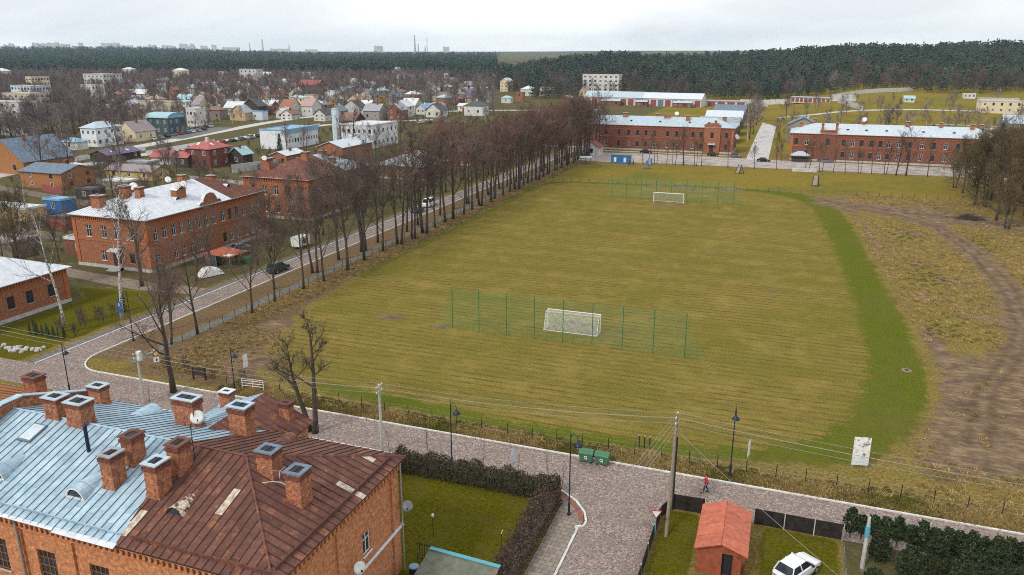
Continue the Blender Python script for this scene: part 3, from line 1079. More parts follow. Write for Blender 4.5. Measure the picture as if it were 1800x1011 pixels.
def brick_block(name, label, E0, E1, N0, N1, h, rise, wins, wall='brick', roof='white_roof', o=.5, hips=('S', 'N', 'E', 'W'), storeys=2, styles='w', group=None, rib=True,
                roof_split=None, dorm=(), chims=(), sides=('S', 'E'), pil=True, capm=None, arch=True, cat='brick house'):
    a, b = (E1 - E0) / 2, (N1 - N0) / 2
    root = thing(name, label, cat, ((E0 + E1) / 2, (N0 + N1) / 2, 0), 0, group)
    mb = MB()
    sd = rect_sides(a, b)
    rr = random.Random(len(label) * 7 + int(E0))
    trims = MB()
    for k, (p0, ang, Lw) in sd.items():
        ops = []
        for (u, v, w, hh) in wins.get(k, ()):
            ops.append((u - w / 2, u + w / 2, v, v + hh))
        wall_face(mb, p0, ang, Lw, 0, h, ops)
        for (u, v, w, hh) in wins.get(k, ()):
            add_window(root, p0, ang, u, v, w, hh, rr.choice(styles) if isinstance(styles, (list, tuple)) else styles)
        if k in sides:
            dx, dy = math.cos(ang), math.sin(ang)
            ox, oy = dy, -dx

            def bx(u0, u1, d0, d1, z0, z1):
                trims.prism([(p0[0] + dx * u + ox * d, p0[1] + dy * u + oy * d) for u, d in ((u0, d0), (u0, d1), (u1, d1), (u1, d0))], z0, z1)
            if storeys == 2:
                bx(-.05, Lw + .05, .002, .10, h * .515, h * .515 + .22)
            if pil:
                for u in (0.0, Lw - .7):
                    bx(u - .04 if u == 0 else u, u + .7 if u == 0 else u + .74, .003, .11, .6, h * .51)
                    bx(u - .04 if u == 0 else u, u + .7 if u == 0 else u + .74, .003, .11, h * .515 + .22, h - .96)
            if arch:
                for (u, v, w, hh) in wins.get(k, ()):
                    if hh > 1:
                        n_ = 5
                        for i in range(n_):
                            t0 = -1 + 2 * i / n_
                            t1 = -1 + 2 * (i + 1) / n_
                            zz = v + hh + .02 + .14 * (1 - ((t0 + t1) / 2) ** 2)
                            bx(u + t0 * (w / 2 + .18), u + t1 * (w / 2 + .18), .004, .07, zz, zz + .2)
    mb.build('wall', M[wall], root)
    if trims.f:
        trims.build('string_course', M['brick_trim'], root)
    pl = MB()
    pl.box(-a - .09, a + .09, -b - .09, b + .09, -.05, .55)
    pl.build('plinth', M['conc'], root)
    if pil:
        cornice(root, a, b, h, sides)
    F = hip_faces(a, b, h, rise, o, 'W' in hips, 'E' in hips, 'S' in hips, 'N' in hips)
    ro = MB()
    mats = [M[roof]]
    if roof_split:
        axis_, val, other = roof_split
        mats.append(M[other])
    for nm, poly in F:
        if roof_split:
            for hi_ in (False, True):
                q = clip(poly, axis_, val, hi_)
                if len(q) >= 3:
                    ro.slab(q, .14, 1 if hi_ else 0)
                    if rib:
                        ribs(ro, q, .62, .05, .05, 1 if hi_ else 0)
        else:
            ro.slab(poly, .14)
            if rib:
                ribs(ro, poly, .62, .05, .05)
    for k in ('S', 'N', 'E', 'W'):
        if k not in hips:
            if (k in 'EW') == (a >= b):
                p0, ang, Lw = sd[k]
                g = MB()
                zz = h + rise * (min(a, b) / (min(a, b) + o)) - .1
                g.poly([(p0[0], p0[1], h), (p0[0] + math.cos(ang) * Lw, p0[1] + math.sin(ang) * Lw, h), (p0[0] + math.cos(ang) * Lw / 2, p0[1] + math.sin(ang) * Lw / 2, zz)])
                g.build('gable', M[wall], root)
    roof_o = ro.build('roof', mats, root, uv=False)
    gt = MB()
    A_, B_ = a + o, b + o
    for q in (((-A_, -B_), (A_, -B_)), ((A_, -B_), (A_, B_)), ((A_, B_), (-A_, B_)), ((-A_, B_), (-A_, -B_))):
        gt.tube([(q[0][0], q[0][1], h - .06), (q[1][0], q[1][1], h - .06)], .07, 6)
    gt.build('gutter', M['steel'], roof_o, uv=False)

    def zroof(x, y):
        if a >= b:
            d = min(B_ - abs(y), (A_ - x) if 'E' in hips else 1e9, (A_ + x) if 'W' in hips else 1e9)
            return h + rise * max(0, d) / B_
        d = min(A_ - abs(x), (B_ - y) if 'N' in hips else 1e9, (B_ + y) if 'S' in hips else 1e9)
        return h + rise * max(0, d) / A_
    for (x, y, w, d, hh) in chims:
        chimney(root, x, y, zroof(x, y), w, d, hh, M[capm] if capm else M['conc'])
    for (x, y, sdn) in dorm:
        an = {'S': -math.pi / 2, 'E': 0.0, 'N': math.pi / 2, 'W': math.pi}[sdn]
        barrel_dormer(root, x, y, zroof(x, y) - .05, an, 1.9, .55, M[roof], frame=False)
    return root, zroof


def row(n, L0, L1, v, w, h, skip=()):
    return [(L0 + (L1 - L0) * (i + .5) / n, v, w, h) for i in range(n) if i not in skip]


# ---------------------------------------------------------------- near brick house (blue and rusty roof)
M['rust_peel'] = mat_noise('rust_and_peeling_paint', (.11, .05, .035), (.58, .50, .40), 2.4, .8, lo=.46, hi=.56)


def near_house():
    E0, E1, N0, N1, h, rise, o = -51.0, -24.0, 28.65, 42.65, 9.0, 2.5, .45
    a, b = (E1 - E0) / 2, (N1 - N0) / 2
    cx, cy = (E0 + E1) / 2, (N0 + N1) / 2
    root = thing('brick_house', 'large brick house in the foreground, roof half pale blue and half rusty brown', 'brick house', (cx, cy, 0))
    sd = rect_sides(a, b)
    wins = {'S': [(u - E0, 4.5, 1.5, 2.3) for u in (-48.9, -44.9, -40.75, -36.5, -32.2, -27.8)] + [(u - E0, 1.0, 1.3, 2.0) for u in (-44.9, -40.75, -36.5, -32.2, -27.8)],
            'E': [(38.1 - N0, 4.4, .95, 1.6), (32.2 - N0, 4.4, .95, 1.6), (35.1 - N0, .9, .95, 1.5)]}
    mb = MB()
    for k, (p0, ang, Lw) in sd.items():
        ops = [(u - w / 2, u + w / 2, v, v + hh) for (u, v, w, hh) in wins.get(k, ())]
        wall_face(mb, p0, ang, Lw, 0, h, ops, .25)
        for (u, v, w, hh) in wins.get(k, ()):
            add_window(root, p0, ang, u, v, w, hh, 'rm' if k == 'S' else 'w')
    mb.build('wall', M['brick_near'], root)
    tr = MB()
    for (x, w) in ((-26.2, .7), (-38.7, .9), (-42.9, .9), (-47, .7)):
        tr.box(x - cx - w / 2, x - cx + w / 2, -b - .14, -b - .002, .5, h - .96)
    for (y, w) in ((29.4, .9), (35.0, .8), (41.9, .9)):
        tr.box(a + .002, a + .14, y - cy - w / 2, y - cy + w / 2, .5, h - .96)
    tr.box(-a, a, -b - .10, -b - .003, 3.6, 3.85)
    tr.box(a + .003, a + .10, -b, b, 3.6, 3.85)
    tr.build('pilaster', M['brick_near'], root)
    cornice(root, a, b, h, ('S', 'E', 'N'), .42, M['brick_near'])
    lg = MB()
    lg.slab([(a + .145, -b, 3.86), (a + .33, -b, 3.80), (a + .33, b, 3.80), (a + .145, b, 3.86)], .03)
    lg.build('ledge_flashing', M['pale_roof'], root, uv=False)
    # roof: solid deck below, each sheet a part of its own above it
    A_, B_ = a + o, b + o
    z1 = h + rise
    apex = A_ - 7.3
    bx_r, bx_e = -35.9 - cx, -34.4 - cx          # border between the two owners' halves
    S_all = [(-a, -B_, h), (A_, -B_, h), (apex, 0, z1), (-a, 0, z1)]
    S_blue = [(-a, -B_, h), (bx_e, -B_, h), (bx_r, 0, z1), (-a, 0, z1)]
    S_rust = [(bx_e, -B_, h), (A_, -B_, h), (apex, 0, z1), (bx_r, 0, z1)]
    E_rust = [(A_, -B_, h), (A_, B_, h), (apex, 0, z1)]
    N_rust = [(A_, B_, h), (bx_r + 1.2, B_, h), (bx_r, 0, z1), (apex, 0, z1)]
    N_blue = [(bx_r + 1.2, B_, h), (-a, B_, h), (-a, 0, z1), (bx_r, 0, z1)]
    ro = MB()
    ro.slab(S_all, .16)
    ro.slab(E_rust, .16)
    ro.slab([(A_, B_, h), (-a, B_, h), (-a, 0, z1), (apex, 0, z1)], .16)
    roof = ro.build('roof', M['wood_dark'], root, uv=False)
    panels(roof, S_blue, M['blue_roof'], .60, 3.4, 1, seam=.035, seam_m=M['seam_dark'])
    panels(roof, S_rust, M['rust_roof'], .60, 1.9, 2, seam_m=M['seam_rust'], peel=.035)
    panels(roof, E_rust, M['rust_roof'], .60, 2.6, 3, seam_m=M['seam_rust'], peel=.03)
    panels(roof, N_blue, M['blue_roof'], .60, 9, 4, seam=.045, seam_m=M['seam_dark'])
    panels(roof, N_rust, M['rust_roof'], .60, 9, 5, seam_m=M['seam_rust'])
    hp = MB()
    for p, q in (((A_, -B_, h + .03), (apex, 0, z1 + .03)), ((A_, B_, h + .03), (apex, 0, z1 + .03)), ((apex, 0, z1 + .04), (bx_r, 0, z1 + .04))):
        hp.tube([p, q], .07, 6)
    hp.build('hip_capping', M['rust_roof'], roof, uv=False)
    hb = MB()
    hb.tube([(bx_r, 0, z1 + .04), (-a, 0, z1 + .04)], .07, 6)
    hb.build('ridge_capping', M['blue_roof'], roof, uv=False)
    # gutter trays along the eaves
    g = MB()
    e_, zt = B_ - .62, h + rise * .62 / B_
    g.obox((-a / 2 + bx_e / 2, -e_ - .02, zt + .14), (1, 0, 0), (0, B_, rise), (0, -.34, .94), (bx_e + a) / 2, .02 / 7, .12)
    g.build('eaves_gutter', M['blue_roof'], roof, uv=False)
    g = MB()
    g.obox(((A_ + bx_e) / 2, -e_ - .02, zt + .14), (1, 0, 0), (0, 1, 0), (0, 0, 1), (A_ - bx_e) / 2 - .6, .03, .12)
    g.obox((A_ - .62, 0, zt + .14), (0, 1, 0), (1, 0, 0), (0, 0, 1), B_ - 1.0, .03, .12)
    g.build('eaves_gutter', M['rust_roof'], roof, uv=False)
    fl = MB()
    fl.slab([(bx_e - 4.6, -B_ - .25, h - .02), (bx_e + .1, -B_ - .25, h - .02), (bx_e + .1, -B_ + .1, h + .10), (bx_e - 4.6, -B_ + .1, h + .10)], .03)
    fl.slab([(-a, -B_ - .12, h + .0), (bx_e - 4.7, -B_ - .12, h + .0), (bx_e - 4.7, -B_ + .1, h + .09), (-a, -B_ + .1, h + .09)], .03)
    fl.build('eaves_flashing', M['white_roof'], roof, uv=False)

    def zr(x, y):
        return h + rise * max(0, min(B_ - abs(y), (A_ - x) * B_ / 7.3)) / B_
    # firewall with blue coping at the west end
    fw = MB()
    prof = [(-B_, h - .3), (-B_, h + .75), (-.8, z1 + .62), (.8, z1 + .62), (B_, h + .75), (B_, h - .3)]
    fw.add([(-a - .38, y, z) for y, z in prof] + [(-a + .02, y, z) for y, z in prof], [(0, 1, 2, 3, 4, 5), (11, 10, 9, 8, 7, 6)] + [(i, 6 + i, 6 + (i + 1) % 6, (i + 1) % 6) for i in range(6)])
    fwo = fw.build('firewall', M['chim'], root)
    cp = MB()
    for (y0, q0), (y1, q1) in zip(prof[1:4], prof[2:5]):
        cp.beam((-a - .18, y0, q0 + .05), (-a - .18, y1, q1 + .05), .62, .07)
    cp.build('coping', M['blue_roof'], fwo, uv=False)
    # chimneys measured on the roof: x, y, width, depth, height
    for (E, N, w, d, hh, cap, kind) in ((-47.0, 35.9, 1.25, 1.0, 1.55, 'grey_roof', 0), (-44.6, 35.7, 1.4, 1.1, 1.6, 'grey_roof', 0), (-49.6, 41.6, 1.2, .9, 1.5, 'grey_roof', 1), (-37.9, 31.9, .92, 1.05, 2.1, 'r_grey', 0),
                                        (-38.0, 33.7, .9, 1.05, 1.85, 'rust_roof', 0), (-34.5, 32.0, .95, 1.1, 2.1, 'grey_roof', 0), (-34.4, 33.8, .92, 1.1, 1.85, 'rust_roof', 0), (-39.6, 40.3, 1.75, 1.0, 2.2, 'grey_roof', 0),
                                        (-35.1, 40.5, 1.45, 1.0, 2.3, 'blue_roof', 0), (-28.9, 35.4, 1.15, 1.0, 1.65, 'r_slate', 0), (-26.3, 34.6, 1.05, 1.1, 2.05, 'r_slate', 0)):
        chimney(root, E - cx, N - cy, zr(E - cx, N - cy), w, d, hh, M[cap])
    # half-round roof lights
    barrel_dormer(root, -39.6 - cx, 30.3 - cy, zr(-39.6 - cx, 30.3 - cy) - .04, -math.pi / 2, 3.0, .80, M['blue_roof'])
    barrel_dormer(root, -46.3 - cx, 30.3 - cy, zr(-46.3 - cx, 30.3 - cy) - .04, -math.pi / 2, 3.0, .80, M['blue_roof'])
    d3 = barrel_dormer(root, -32.3 - cx, 30.7 - cy, zr(-32.3 - cx, 30.7 - cy) - .04, -math.pi / 2, 2.6, .62, M['rust_peel'], False)
    tag(d3, 'rusted half-round roof light with peeling white paint')
    barrel_dormer(root, -44.6 - cx, 42.0 - cy, zr(0, 42.0 - cy) - .04, math.pi / 2, 3.0, .80, M['blue_roof'])
    barrel_dormer(root, -32.0 - cx, 41.8 - cy, zr(0, 41.8 - cy) - .04, math.pi / 2, 2.0, .6, M['rust_roof'], False)
    # skylight and vent pipe
    sx, sy = -47.3 - cx, 34.0 - cy
    sl = (0, math.cos(math.atan2(rise, B_)), math.sin(math.atan2(rise, B_)))
    nn = (0, -sl[2], sl[1])
    sk = MB()
    sk.obox((sx, sy, zr(sx, sy) + .08), (1, 0, 0), sl, nn, .6, .8, .07)
    so = sk.build('skylight', M['seam_dark'], root, uv=False)
    sk = MB()
    sk.obox((sx, sy, zr(sx, sy) + .155), (1, 0, 0), sl, nn, .5, .68, .012)
    sk.build('pane', M['pale_roof'], so, uv=False)
    vp = MB()
    vx, vy = -41.8 - cx, 33.6 - cy
    vp.tube([(vx, vy, zr(vx, vy) - .2), (vx, vy, zr(vx, vy) + 1.9)], .12, 8)
    vp.lathe((vx, vy, zr(vx, vy) + 1.9), [(.12, 0), (.22, .02), (.05, .16)], 8)
    vp.build('vent_pipe', M['lampblue'], root, uv=False)
    # north projection with its own small roof
    rx0, rx1, ry1 = -41.8 - cx, -33.6 - cx, 46.0 - cy
    rw = MB()
    rw.box(rx0, rx1, b - .2, ry1, 0, 8.4)
    rw.build('projecting_bay', M['brick_near'], root)
    xm, zz = (rx0 + rx1) / 2, 10.2
    pr = MB()
    yb_ = b - 2.6
    Lp = [(rx0 - .35, ry1 + .4, 8.45), (rx0 - .35, yb_, 8.45), (xm, yb_, zz), (xm, ry1 + .4, zz)]
    Rp = [(rx1 + .35, yb_, 8.45), (rx1 + .35, ry1 + .4, 8.45), (xm, ry1 + .4, zz), (xm, yb_, zz)]
    pr.slab(Lp, .12, 0)
    ribs(pr, Lp, .6, .05, .05, 0)
    pr.slab(Rp, .12, 1)
    ribs(pr, Rp, .6, .05, .05, 1)
    pr.poly([(rx1, ry1, 8.4), (rx0, ry1, 8.4), (xm, ry1, zz - .15)], 2)
    pr.build('bay_roof', [M['blue_roof'], M['rust_roof'], M['brick_near']], root, uv=False)
    chimney(root, -40.6 - cx, 45.5 - cy, 8.9, .9, .7, 1.35, M['white_roof'])
    chimney(root, -34.9 - cx, 45.3 - cy, 8.9, .85, .7, 1.35, M['rust_roof'])
    # downpipes
    for (x, y) in ((-42.6 - cx, -b - .24), (a + .28, b - .15), (a + .25, -b + .2)):
        dp = MB()
        dp.tube([(x, y, .2), (x, y, 3.7), (x + .02, y - .1, 3.9), (x, y, 4.2), (x, y, h - .5), (x, y - .1 if y < 0 else y, h - .15)], .065, 8)
        dp.build('downpipe', M['steel'], root, uv=False)
    return root


near_house()
ORB = M['r_orange']
M['orange_rust'] = mat_sheet('orange_rust_sheet', (.30, .12, .05), (.42, .18, .07), 1, .8, 0, (.30, .25, .08), .25)
nb, nz_r = brick_block('brick_house', 'brick house with orange rusty roof behind the firewall at the left edge', -78, -51.45, 28.65, 42.65, 8.6, 2.5,
                       {'S': row(6, 1, 25.5, 4.3, 1.3, 2.2)}, 'brick_near', 'orange_rust', .45, ('W',), sides=('S', 'N'),
                       chims=[(8.2, 6.0, 1.3, 1.0, 1.7), (4.0, 1.0, 1.2, 1.0, 1.8)], dorm=[(11.2, 4.3, 'N')], capm='rust_roof')


def dish(label, loc, r, az, tilt=.35, col='white', back=.5, cat='satellite dish'):
    """parabolic dish on a bent bracket; az = facing direction"""
    root = thing('satellite_dish', label, cat, loc, az)
    mb = MB()
    mb.lathe((0, 0, 0), [(.02, .0), (r * .5, r * .06), (r, r * .22), (r * 1.01, r * .24), (r * .5, r * .1), (.02, r * .04)], 16)
    o = mb.build('reflector', M[col], root, uv=False, smooth=True)
    o.rotation_euler = (0, math.pi / 2 - tilt, 0)
    o.location = (0, 0, .0)
    mb = MB()
    mb.tube([(0, 0, 0), (-.15, 0, -.02), (-back, 0, -.3)], .03, 6)
    mb.build('bracket', M['steel'], root, uv=False)
    mb = MB()
    mb.tube([(.02, 0, -r * .9), (r * .9, 0, -r * .1)], .018, 5)
    mb.obox((r * .92, 0, -r * .08), (1, 0, 0), (0, 1, 0), (0, 0, 1), .06, .04, .05)
    mb.build('receiver_arm', M['dark'], root, uv=False)
    return root


dish('white satellite dish on the tall chimney of the pale blue roof', (-38.55, 40.0, 10.9), .5, R(-50))
dish('white satellite dish low on the end wall of the near brick house', (-23.35, 36.0, 4.9), .42, R(-30), back=.65)
dish('small grey dish at the far corner of the near house', (-23.2, 42.3, 5.6), .4, R(-60), col='r_grey', back=.8)
an = thing('roof_antenna', 'thin rod antenna on the rusty ridge between the roof halves', 'antenna', (-34.0, 34.6, 11.1))
mb = MB()
mb.tube([(0, 0, -.3), (0, 0, 2.6)], .025, 5)
mb.build('mast', M['dark'], an, uv=False)
mb = MB()
for z_ in (2.1, 2.3, 2.5):
    mb.tube([(-.35, .1, z_), (.35, -.1, z_)], .012, 4)
mb.build('elements', M['dark'], an, uv=False)
an = thing('roof_antenna', 'tangled white wire antenna between the chimneys of the rusty roof', 'antenna', (-27.6, 34.6, 11.0))
mb = MB()
mb.tube([(0, 0, -.2), (.1, -.1, .75)], .03, 5)
for k in range(6):
    a_ = k * 1.05
    mb.tube([(.1, -.1, .7), (.1 + .4 * math.cos(a_), -.1 + .4 * math.sin(a_), .7 + .25 * math.sin(a_ * 2))], .02, 4)
mb.tube([(-.9, -.5, -.05), (-.3, -.4, .1), (.3, -.3, .12), (.9, -.45, .05)], .03, 5)
mb.build('elements', M['steel'], an, uv=False)
# surveyed town houses: SE corner x, y, width (west), depth (north), eaves height, roof kind, ridge axis, roof, wall, windows S/E, storeys, label
TOWN = [
    (-219.7, 171.6, 15.8, 18.0, 4.0, 'g', 'N', 'r_slate', 'brick_gold', 2, 3, 1, 'brick gabled house with slate-blue roof and dark wooden dormer at the left edge'),
    (-186.0, 155.5, 15.0, 11.5, 4.4, 'g', 'E', 'r_slate', 'brick_gold', 2, 2, 2, 'orange brick house with low grey roof beside the maroon fence'),
    (-175.1, 176.1, 17.2, 7.0, 2.5, 'g', 'E', 'r_mauve', 'yellow', 3, 1, 1, 'long low yellow building with mauve-grey roof'),
    (-218.3, 201.6, 8.0, 14.2, 2.4, 'g', 'N', 'r_purple', 'wood_dark', 1, 3, 1, 'dark timber house with purple roof and two skylights'),
    (-176.1, 201.9, 8.8, 10.2, 6.1, 'h', 'E', 'r_red', 'brick_dark', 2, 2, 2, 'dark brick two-storey house with red pyramid roof and skylights'),
    (-258.1, 234.3, 7.8, 12.8, 7.2, 'h', 'E', 'grey_roof', 'school_white', 3, 4, 2, 'white villa with arched loggias and grey-blue hipped roof'),
    (-257.7, 253.4, 9.8, 11.0, 4.2, 'g', 'N', 'r_mauve', 'cream', 2, 2, 1, 'cream gabled house with mauve roof next to the white villa'),
    (-267.0, 282.0, 11.8, 10.8, 7.2, 'b', 'E', 'r_teal', 'w_teal', 3, 3, 2, 'dark teal hall with pale blue barrel roof'),
    (-337.1, 360.3, 23.2, 9.0, 8.2, 'f', 'E', 'beige', 'beige', 0, 0, 1, 'windowless beige block behind the barrel-roofed hall'),
    (-321.3, 328.0, 10.0, 7.0, 5.5, 'f', 'E', 'r_dark', 'cream', 2, 1, 1, 'small cream house with flat dark roof'),
    (-354.8, 391.1, 5.0, 5.5, 6.4, 'h', 'E', 'r_teal', 'offwhite', 2, 2, 2, 'white house with pale teal hipped roof'),
    (-322.4, 365.7, 5.0, 10.0, 7.0, 'g', 'E', 'r_mauve', 'cream', 1, 2, 2, 'cream house with brown-grey gable roof'),
    (-281.8, 316.8, 6.0, 7.0, 8.6, 'f', 'E', 'r_white', 'offwhite', 3, 1, 2, 'white flat-roofed cube with three tall windows'),
    (-424.7, 457.8, 4.8, 5.8, 9.5, 'g', 'N', 'r_brown', 'brick', 2, 2, 3, 'tall narrow orange brick house among the left trees'),
    (-404.1, 459.8, 4.5, 5.0, 5.0, 'h', 'E', 'r_teal', 'offwhite', 1, 1, 1, 'small house with teal roof behind the cream gable'),
    (-379.8, 449.1, 6.0, 8.2, 6.0, 'g', 'N', 'r_red', 'cream', 1, 2, 2, 'pink gabled house with red roof'),
    (-323.1, 393.8, 6.5, 10.8, 3.9, 'g', 'N', 'r_grey', 'w_greywood', 1, 2, 1, 'grey gabled house with steep roof'),
    (-294.3, 381.4, 10.5, 8.0, 5.7, 'g', 'N', 'r_dark', 'wood_dark', 2, 1, 1, 'black timber chalet with white window frames'),
    (-281.5, 353.5, 10.2, 7.0, 4.4, 'g', 'N', 'r_grey', 'w_tan', 2, 1, 1, 'wooden veranda house beside the car park'),
    (-274.6, 358.9, 9.5, 5.0, 4.5, 'f', 'E', 'r_blue', 'w_paleblue', 1, 0, 1, 'pale blue flat shed beside the wooden veranda house'),
    (-368.1, 554.6, 19.0, 12.0, 9.8, 'g', 'E', 'r_maroon', 'brick_dark', 3, 1, 2, 'large dark red brick building with pediment'),
    (-307.3, 445.0, 10.8, 5.0, 6.9, 'h', 'E', 'grey_roof', 'cream', 3, 1, 2, 'cream house with grey-blue hipped roof near the willows'),
    (-304.3, 452.3, 6.8, 8.0, 8.0, 'f', 'E', 'r_grey', 'cream', 1, 2, 2, 'cream and white tall house behind the yellow willow'),
    (-324.7, 501.7, 6.0, 8.0, 5.2, 'g', 'N', 'r_white', 'offwhite', 2, 1, 1, 'white gable-fronted house behind the yellow willow'),
    (-301.6, 470.0, 4.5, 13.8, 4.5, 'g', 'N', 'r_grey', 'w_greywood', 1, 2, 1, 'long grey-roofed house between the willows'),
    (-273.4, 464.1, 8.0, 5.0, 4.3, 'h', 'E', 'r_dark', 'offwhite', 2, 1, 1, 'white house with dark slate hipped roof'),
    (-270.8, 373.1, 5.5, 8.0, 3.3, 'g', 'N', 'r_white', 'offwhite', 1, 2, 1, 'small white gabled cottage left of the chimney tower'),
    (-210.0, 347.2, 8.2, 9.5, 2.8, 'g', 'E', 'r_brown', 'wood_dark', 1, 1, 1, 'low dark timber shed behind the school'),
    (-211.2, 405.7, 8.5, 9.0, 6.0, 'g', 'N', 'r_white', 'offwhite', 2, 1, 2, 'white gable-fronted two-storey house right of the school'),
    (-209.6, 425.2, 5.8, 11.8, 3.9, 'g', 'N', 'r_blue', 'offwhite', 2, 2, 1, 'white house with bright blue roof slope'),
    (-214.9, 452.9, 7.2, 13.8, 3.4, 'h', 'E', 'r_pink', 'offwhite', 1, 2, 1, 'low house with pale pink roof'),
    (-248.9, 494.9, 10.2, 6.2, 7.6, 'h', 'E', 'r_white', 'brick', 3, 1, 2, 'orange brick house with white roof in mid town'),
    (-231.0, 503.5, 8.2, 8.0, 5.3, 'h', 'E', 'r_teal', 'brick', 3, 1, 1, 'orange brick house with teal roof'),
    (-228.3, 517.0, 7.2, 17.5, 3.8, 'g', 'N', 'r_brown', 'brick_red', 1, 2, 1, 'brown gabled house beside the spruce'),
    (-221.2, 524.9, 5.8, 16.2, 4.3, 'g', 'E', 'r_purple', 'yellow', 2, 1, 1, 'yellow house with purple-grey roof'),
    (-188.1, 462.6, 16.8, 6.8, 3.0, 'g', 'E', 'r_white', 'offwhite', 4, 1, 1, 'long low building with white roof behind the avenue'),
    (-178.0, 441.4, 14.5, 8.0, 2.9, 'g', 'E', 'r_maroon', 'w_brownred', 4, 1, 1, 'long low shed with maroon roof behind the avenue'),
    (-252.9, 684.4, 7.8, 13.8, 8.9, 'g', 'N', 'r_white', 'cream', 2, 1, 3, 'large cream gable-fronted house near the forest'),
    (-254.8, 620.7, 13.5, 5.0, 6.5, 'f', 'E', 'r_white', 'conc', 3, 1, 1, 'flat white-roofed building in mid town'),
    (-216.2, 541.9, 4.5, 9.2, 3.5, 'h', 'E', 'r_slate', 'offwhite', 1, 1, 1, 'slate-blue hipped house above the avenue trees'),
    (-198.3, 541.3, 7.0, 5.0, 3.9, 'h', 'E', 'r_teal', 'offwhite', 1, 1, 1, 'white house with pale green roof above the avenue trees'),
    (-210.4, 625.9, 10.0, 12.0, 5.5, 'h', 'E', 'r_white', 'offwhite', 2, 1, 1, 'white house with pale hipped roof'),
    (-193.7, 555.3, 5.5, 5.2, 6.9, 'f', 'E', 'r_orange', 'brick', 1, 1, 2, 'small orange brick cube house'),
    (-160.1, 561.1, 5.0, 10.8, 3.2, 'g', 'N', 'r_grey', 'w_brownred', 1, 1, 1, 'small dark red cottage behind the avenue end'),
    (-167.4, 633.3, 5.0, 16.5, 3.5, 'g', 'N', 'r_pink', 'cream', 1, 1, 1, 'cream cottage with steep pink roof beside the long garage'),
    (-193.1, 628.7, 11.8, 8.0, 4.5, 'g', 'E', 'r_mauve', 'w_greywood', 3, 1, 1, 'long mauve-roofed house left of the long garage'),
    (-149.4, 676.4, 31.8, 12.0, 14.0, 'f', 'E', 'r_white', 'offwhite', 7, 1, 4, 'white four-storey block in front of the forest'),
    (-526.3, 991.9, 10.8, 11.8, 8.3, 'g', 'N', 'r_white', 'offwhite', 1, 1, 2, 'pale steep-roofed house at the forest edge'),
    (-479.7, 919.1, 9.8, 11.0, 7.6, 'h', 'E', 'r_grey', 'offwhite', 1, 1, 2, 'grey hipped house at the forest edge'),
    (-431.9, 875.8, 13.0, 11.0, 6.5, 'h', 'E', 'r_purple', 'cream', 1, 1, 1, 'mauve-roofed house at the forest edge'),
    (-457.9, 948.7, 10.8, 12.0, 7.8, 'h', 'E', 'r_pink', 'cream', 1, 1, 2, 'pink hipped villa at the forest edge'),
    (-419.5, 921.2, 9.5, 8.8, 7.4, 'h', 'E', 'r_white', 'offwhite', 1, 1, 1, 'pale house with white roof at the forest edge'),
    (-411.0, 942.8, 13.5, 9.2, 7.6, 'f', 'E', 'r_white', 'offwhite', 3, 1, 2, 'white flat house at the forest edge'),
    (-353.7, 857.0, 8.5, 10.5, 8.8, 'h', 'E', 'r_white', 'cream', 1, 1, 2, 'cream house above the spruces at the forest edge'),
    (-701.1, 982.0, 11.8, 7.0, 7.8, 'h', 'E', 'r_pink', 'cream', 1, 1, 2, 'pink-roofed villa left of the red brick building'),
    (-590.7, 877.3, 15.5, 6.5, 10.4, 'f', 'E', 'r_grey', 'cream', 3, 1, 3, 'pale cream block behind the red brick building'),
    (-635.0, 1003.4, 14.2, 7.5, 6.3, 'g', 'E', 'r_white', 'offwhite', 2, 1, 1, 'small white house high behind the willows'),
    (-912.9, 905.9, 17.0, 10.0, 11.0, 'h', 'E', 'r_white', 'offwhite', 1, 1, 2, 'white villa against the forest at the far left'),
    (-690.1, 762.6, 15.2, 10.0, 14.2, 'h', 'E', 'r_white', 'cream', 1, 1, 2, 'cream villa with white roof above the bare trees'),
    (-695.8, 841.6, 9.0, 5.5, 11.1, 'f', 'E', 'r_grey', 'offwhite', 1, 1, 3, 'narrow white tower house above the red shrubs'),
    (-567.6, 737.7, 22.0, 12.0, 16.9, 'f', 'E', 'r_grey', 'conc_pale', 4, 1, 4, 'grey concrete block with flat roof, upper left of centre'),
    (-605.1, 811.5, 14.8, 6.8, 9.2, 'g', 'E', 'r_white', 'offwhite', 2, 1, 2, 'white gabled house right of the concrete block'),
    (-522.0, 618.7, 13.2, 6.5, 5.7, 'g', 'E', 'r_white', 'offwhite', 2, 1, 1, 'white-roofed long house above the teal roof'),
    (-484.1, 589.0, 6.2, 5.5, 3.4, 'h', 'E', 'r_white', 'offwhite', 1, 1, 1, 'pale small house right of the white long house'),
    (-390.2, 484.3, 4.5, 6.5, 4.0, 'g', 'N', 'r_red', 'brick_red', 1, 1, 1, 'red-roofed cottage left of the black chalet'),
    (-378.8, 502.7, 7.8, 5.8, 5.0, 'g', 'E', 'r_orange', 'cream', 1, 1, 1, 'orange-roofed house left of the cream hipped house'),
    (-378.0, 519.1, 8.0, 9.0, 4.2, 'g', 'N', 'r_orange', 'brick', 1, 1, 1, 'orange-roofed brick cottage in front of dark trees'),
    (-320.5, 430.3, 6.8, 6.0, 3.5, 'g', 'E', 'r_dark', 'w_greywood', 2, 1, 1, 'grey shed with dark roof near the white cottage'),
    (-312.3, 543.6, 7.5, 8.0, 4.2, 'g', 'E', 'r_pink', 'w_brownred', 2, 1, 1, 'brown house with pink roof right of the willows'),
    (-306.8, 795.4, 6.5, 12.0, 6.3, 'g', 'E', 'r_white', 'offwhite', 1, 1, 1, 'pale house left of the large cream gable'),
    (-321.6, 893.5, 6.5, 14.0, 6.4, 'f', 'E', 'r_white', 'offwhite', 1, 1, 2, 'white cube house at the forest edge'),
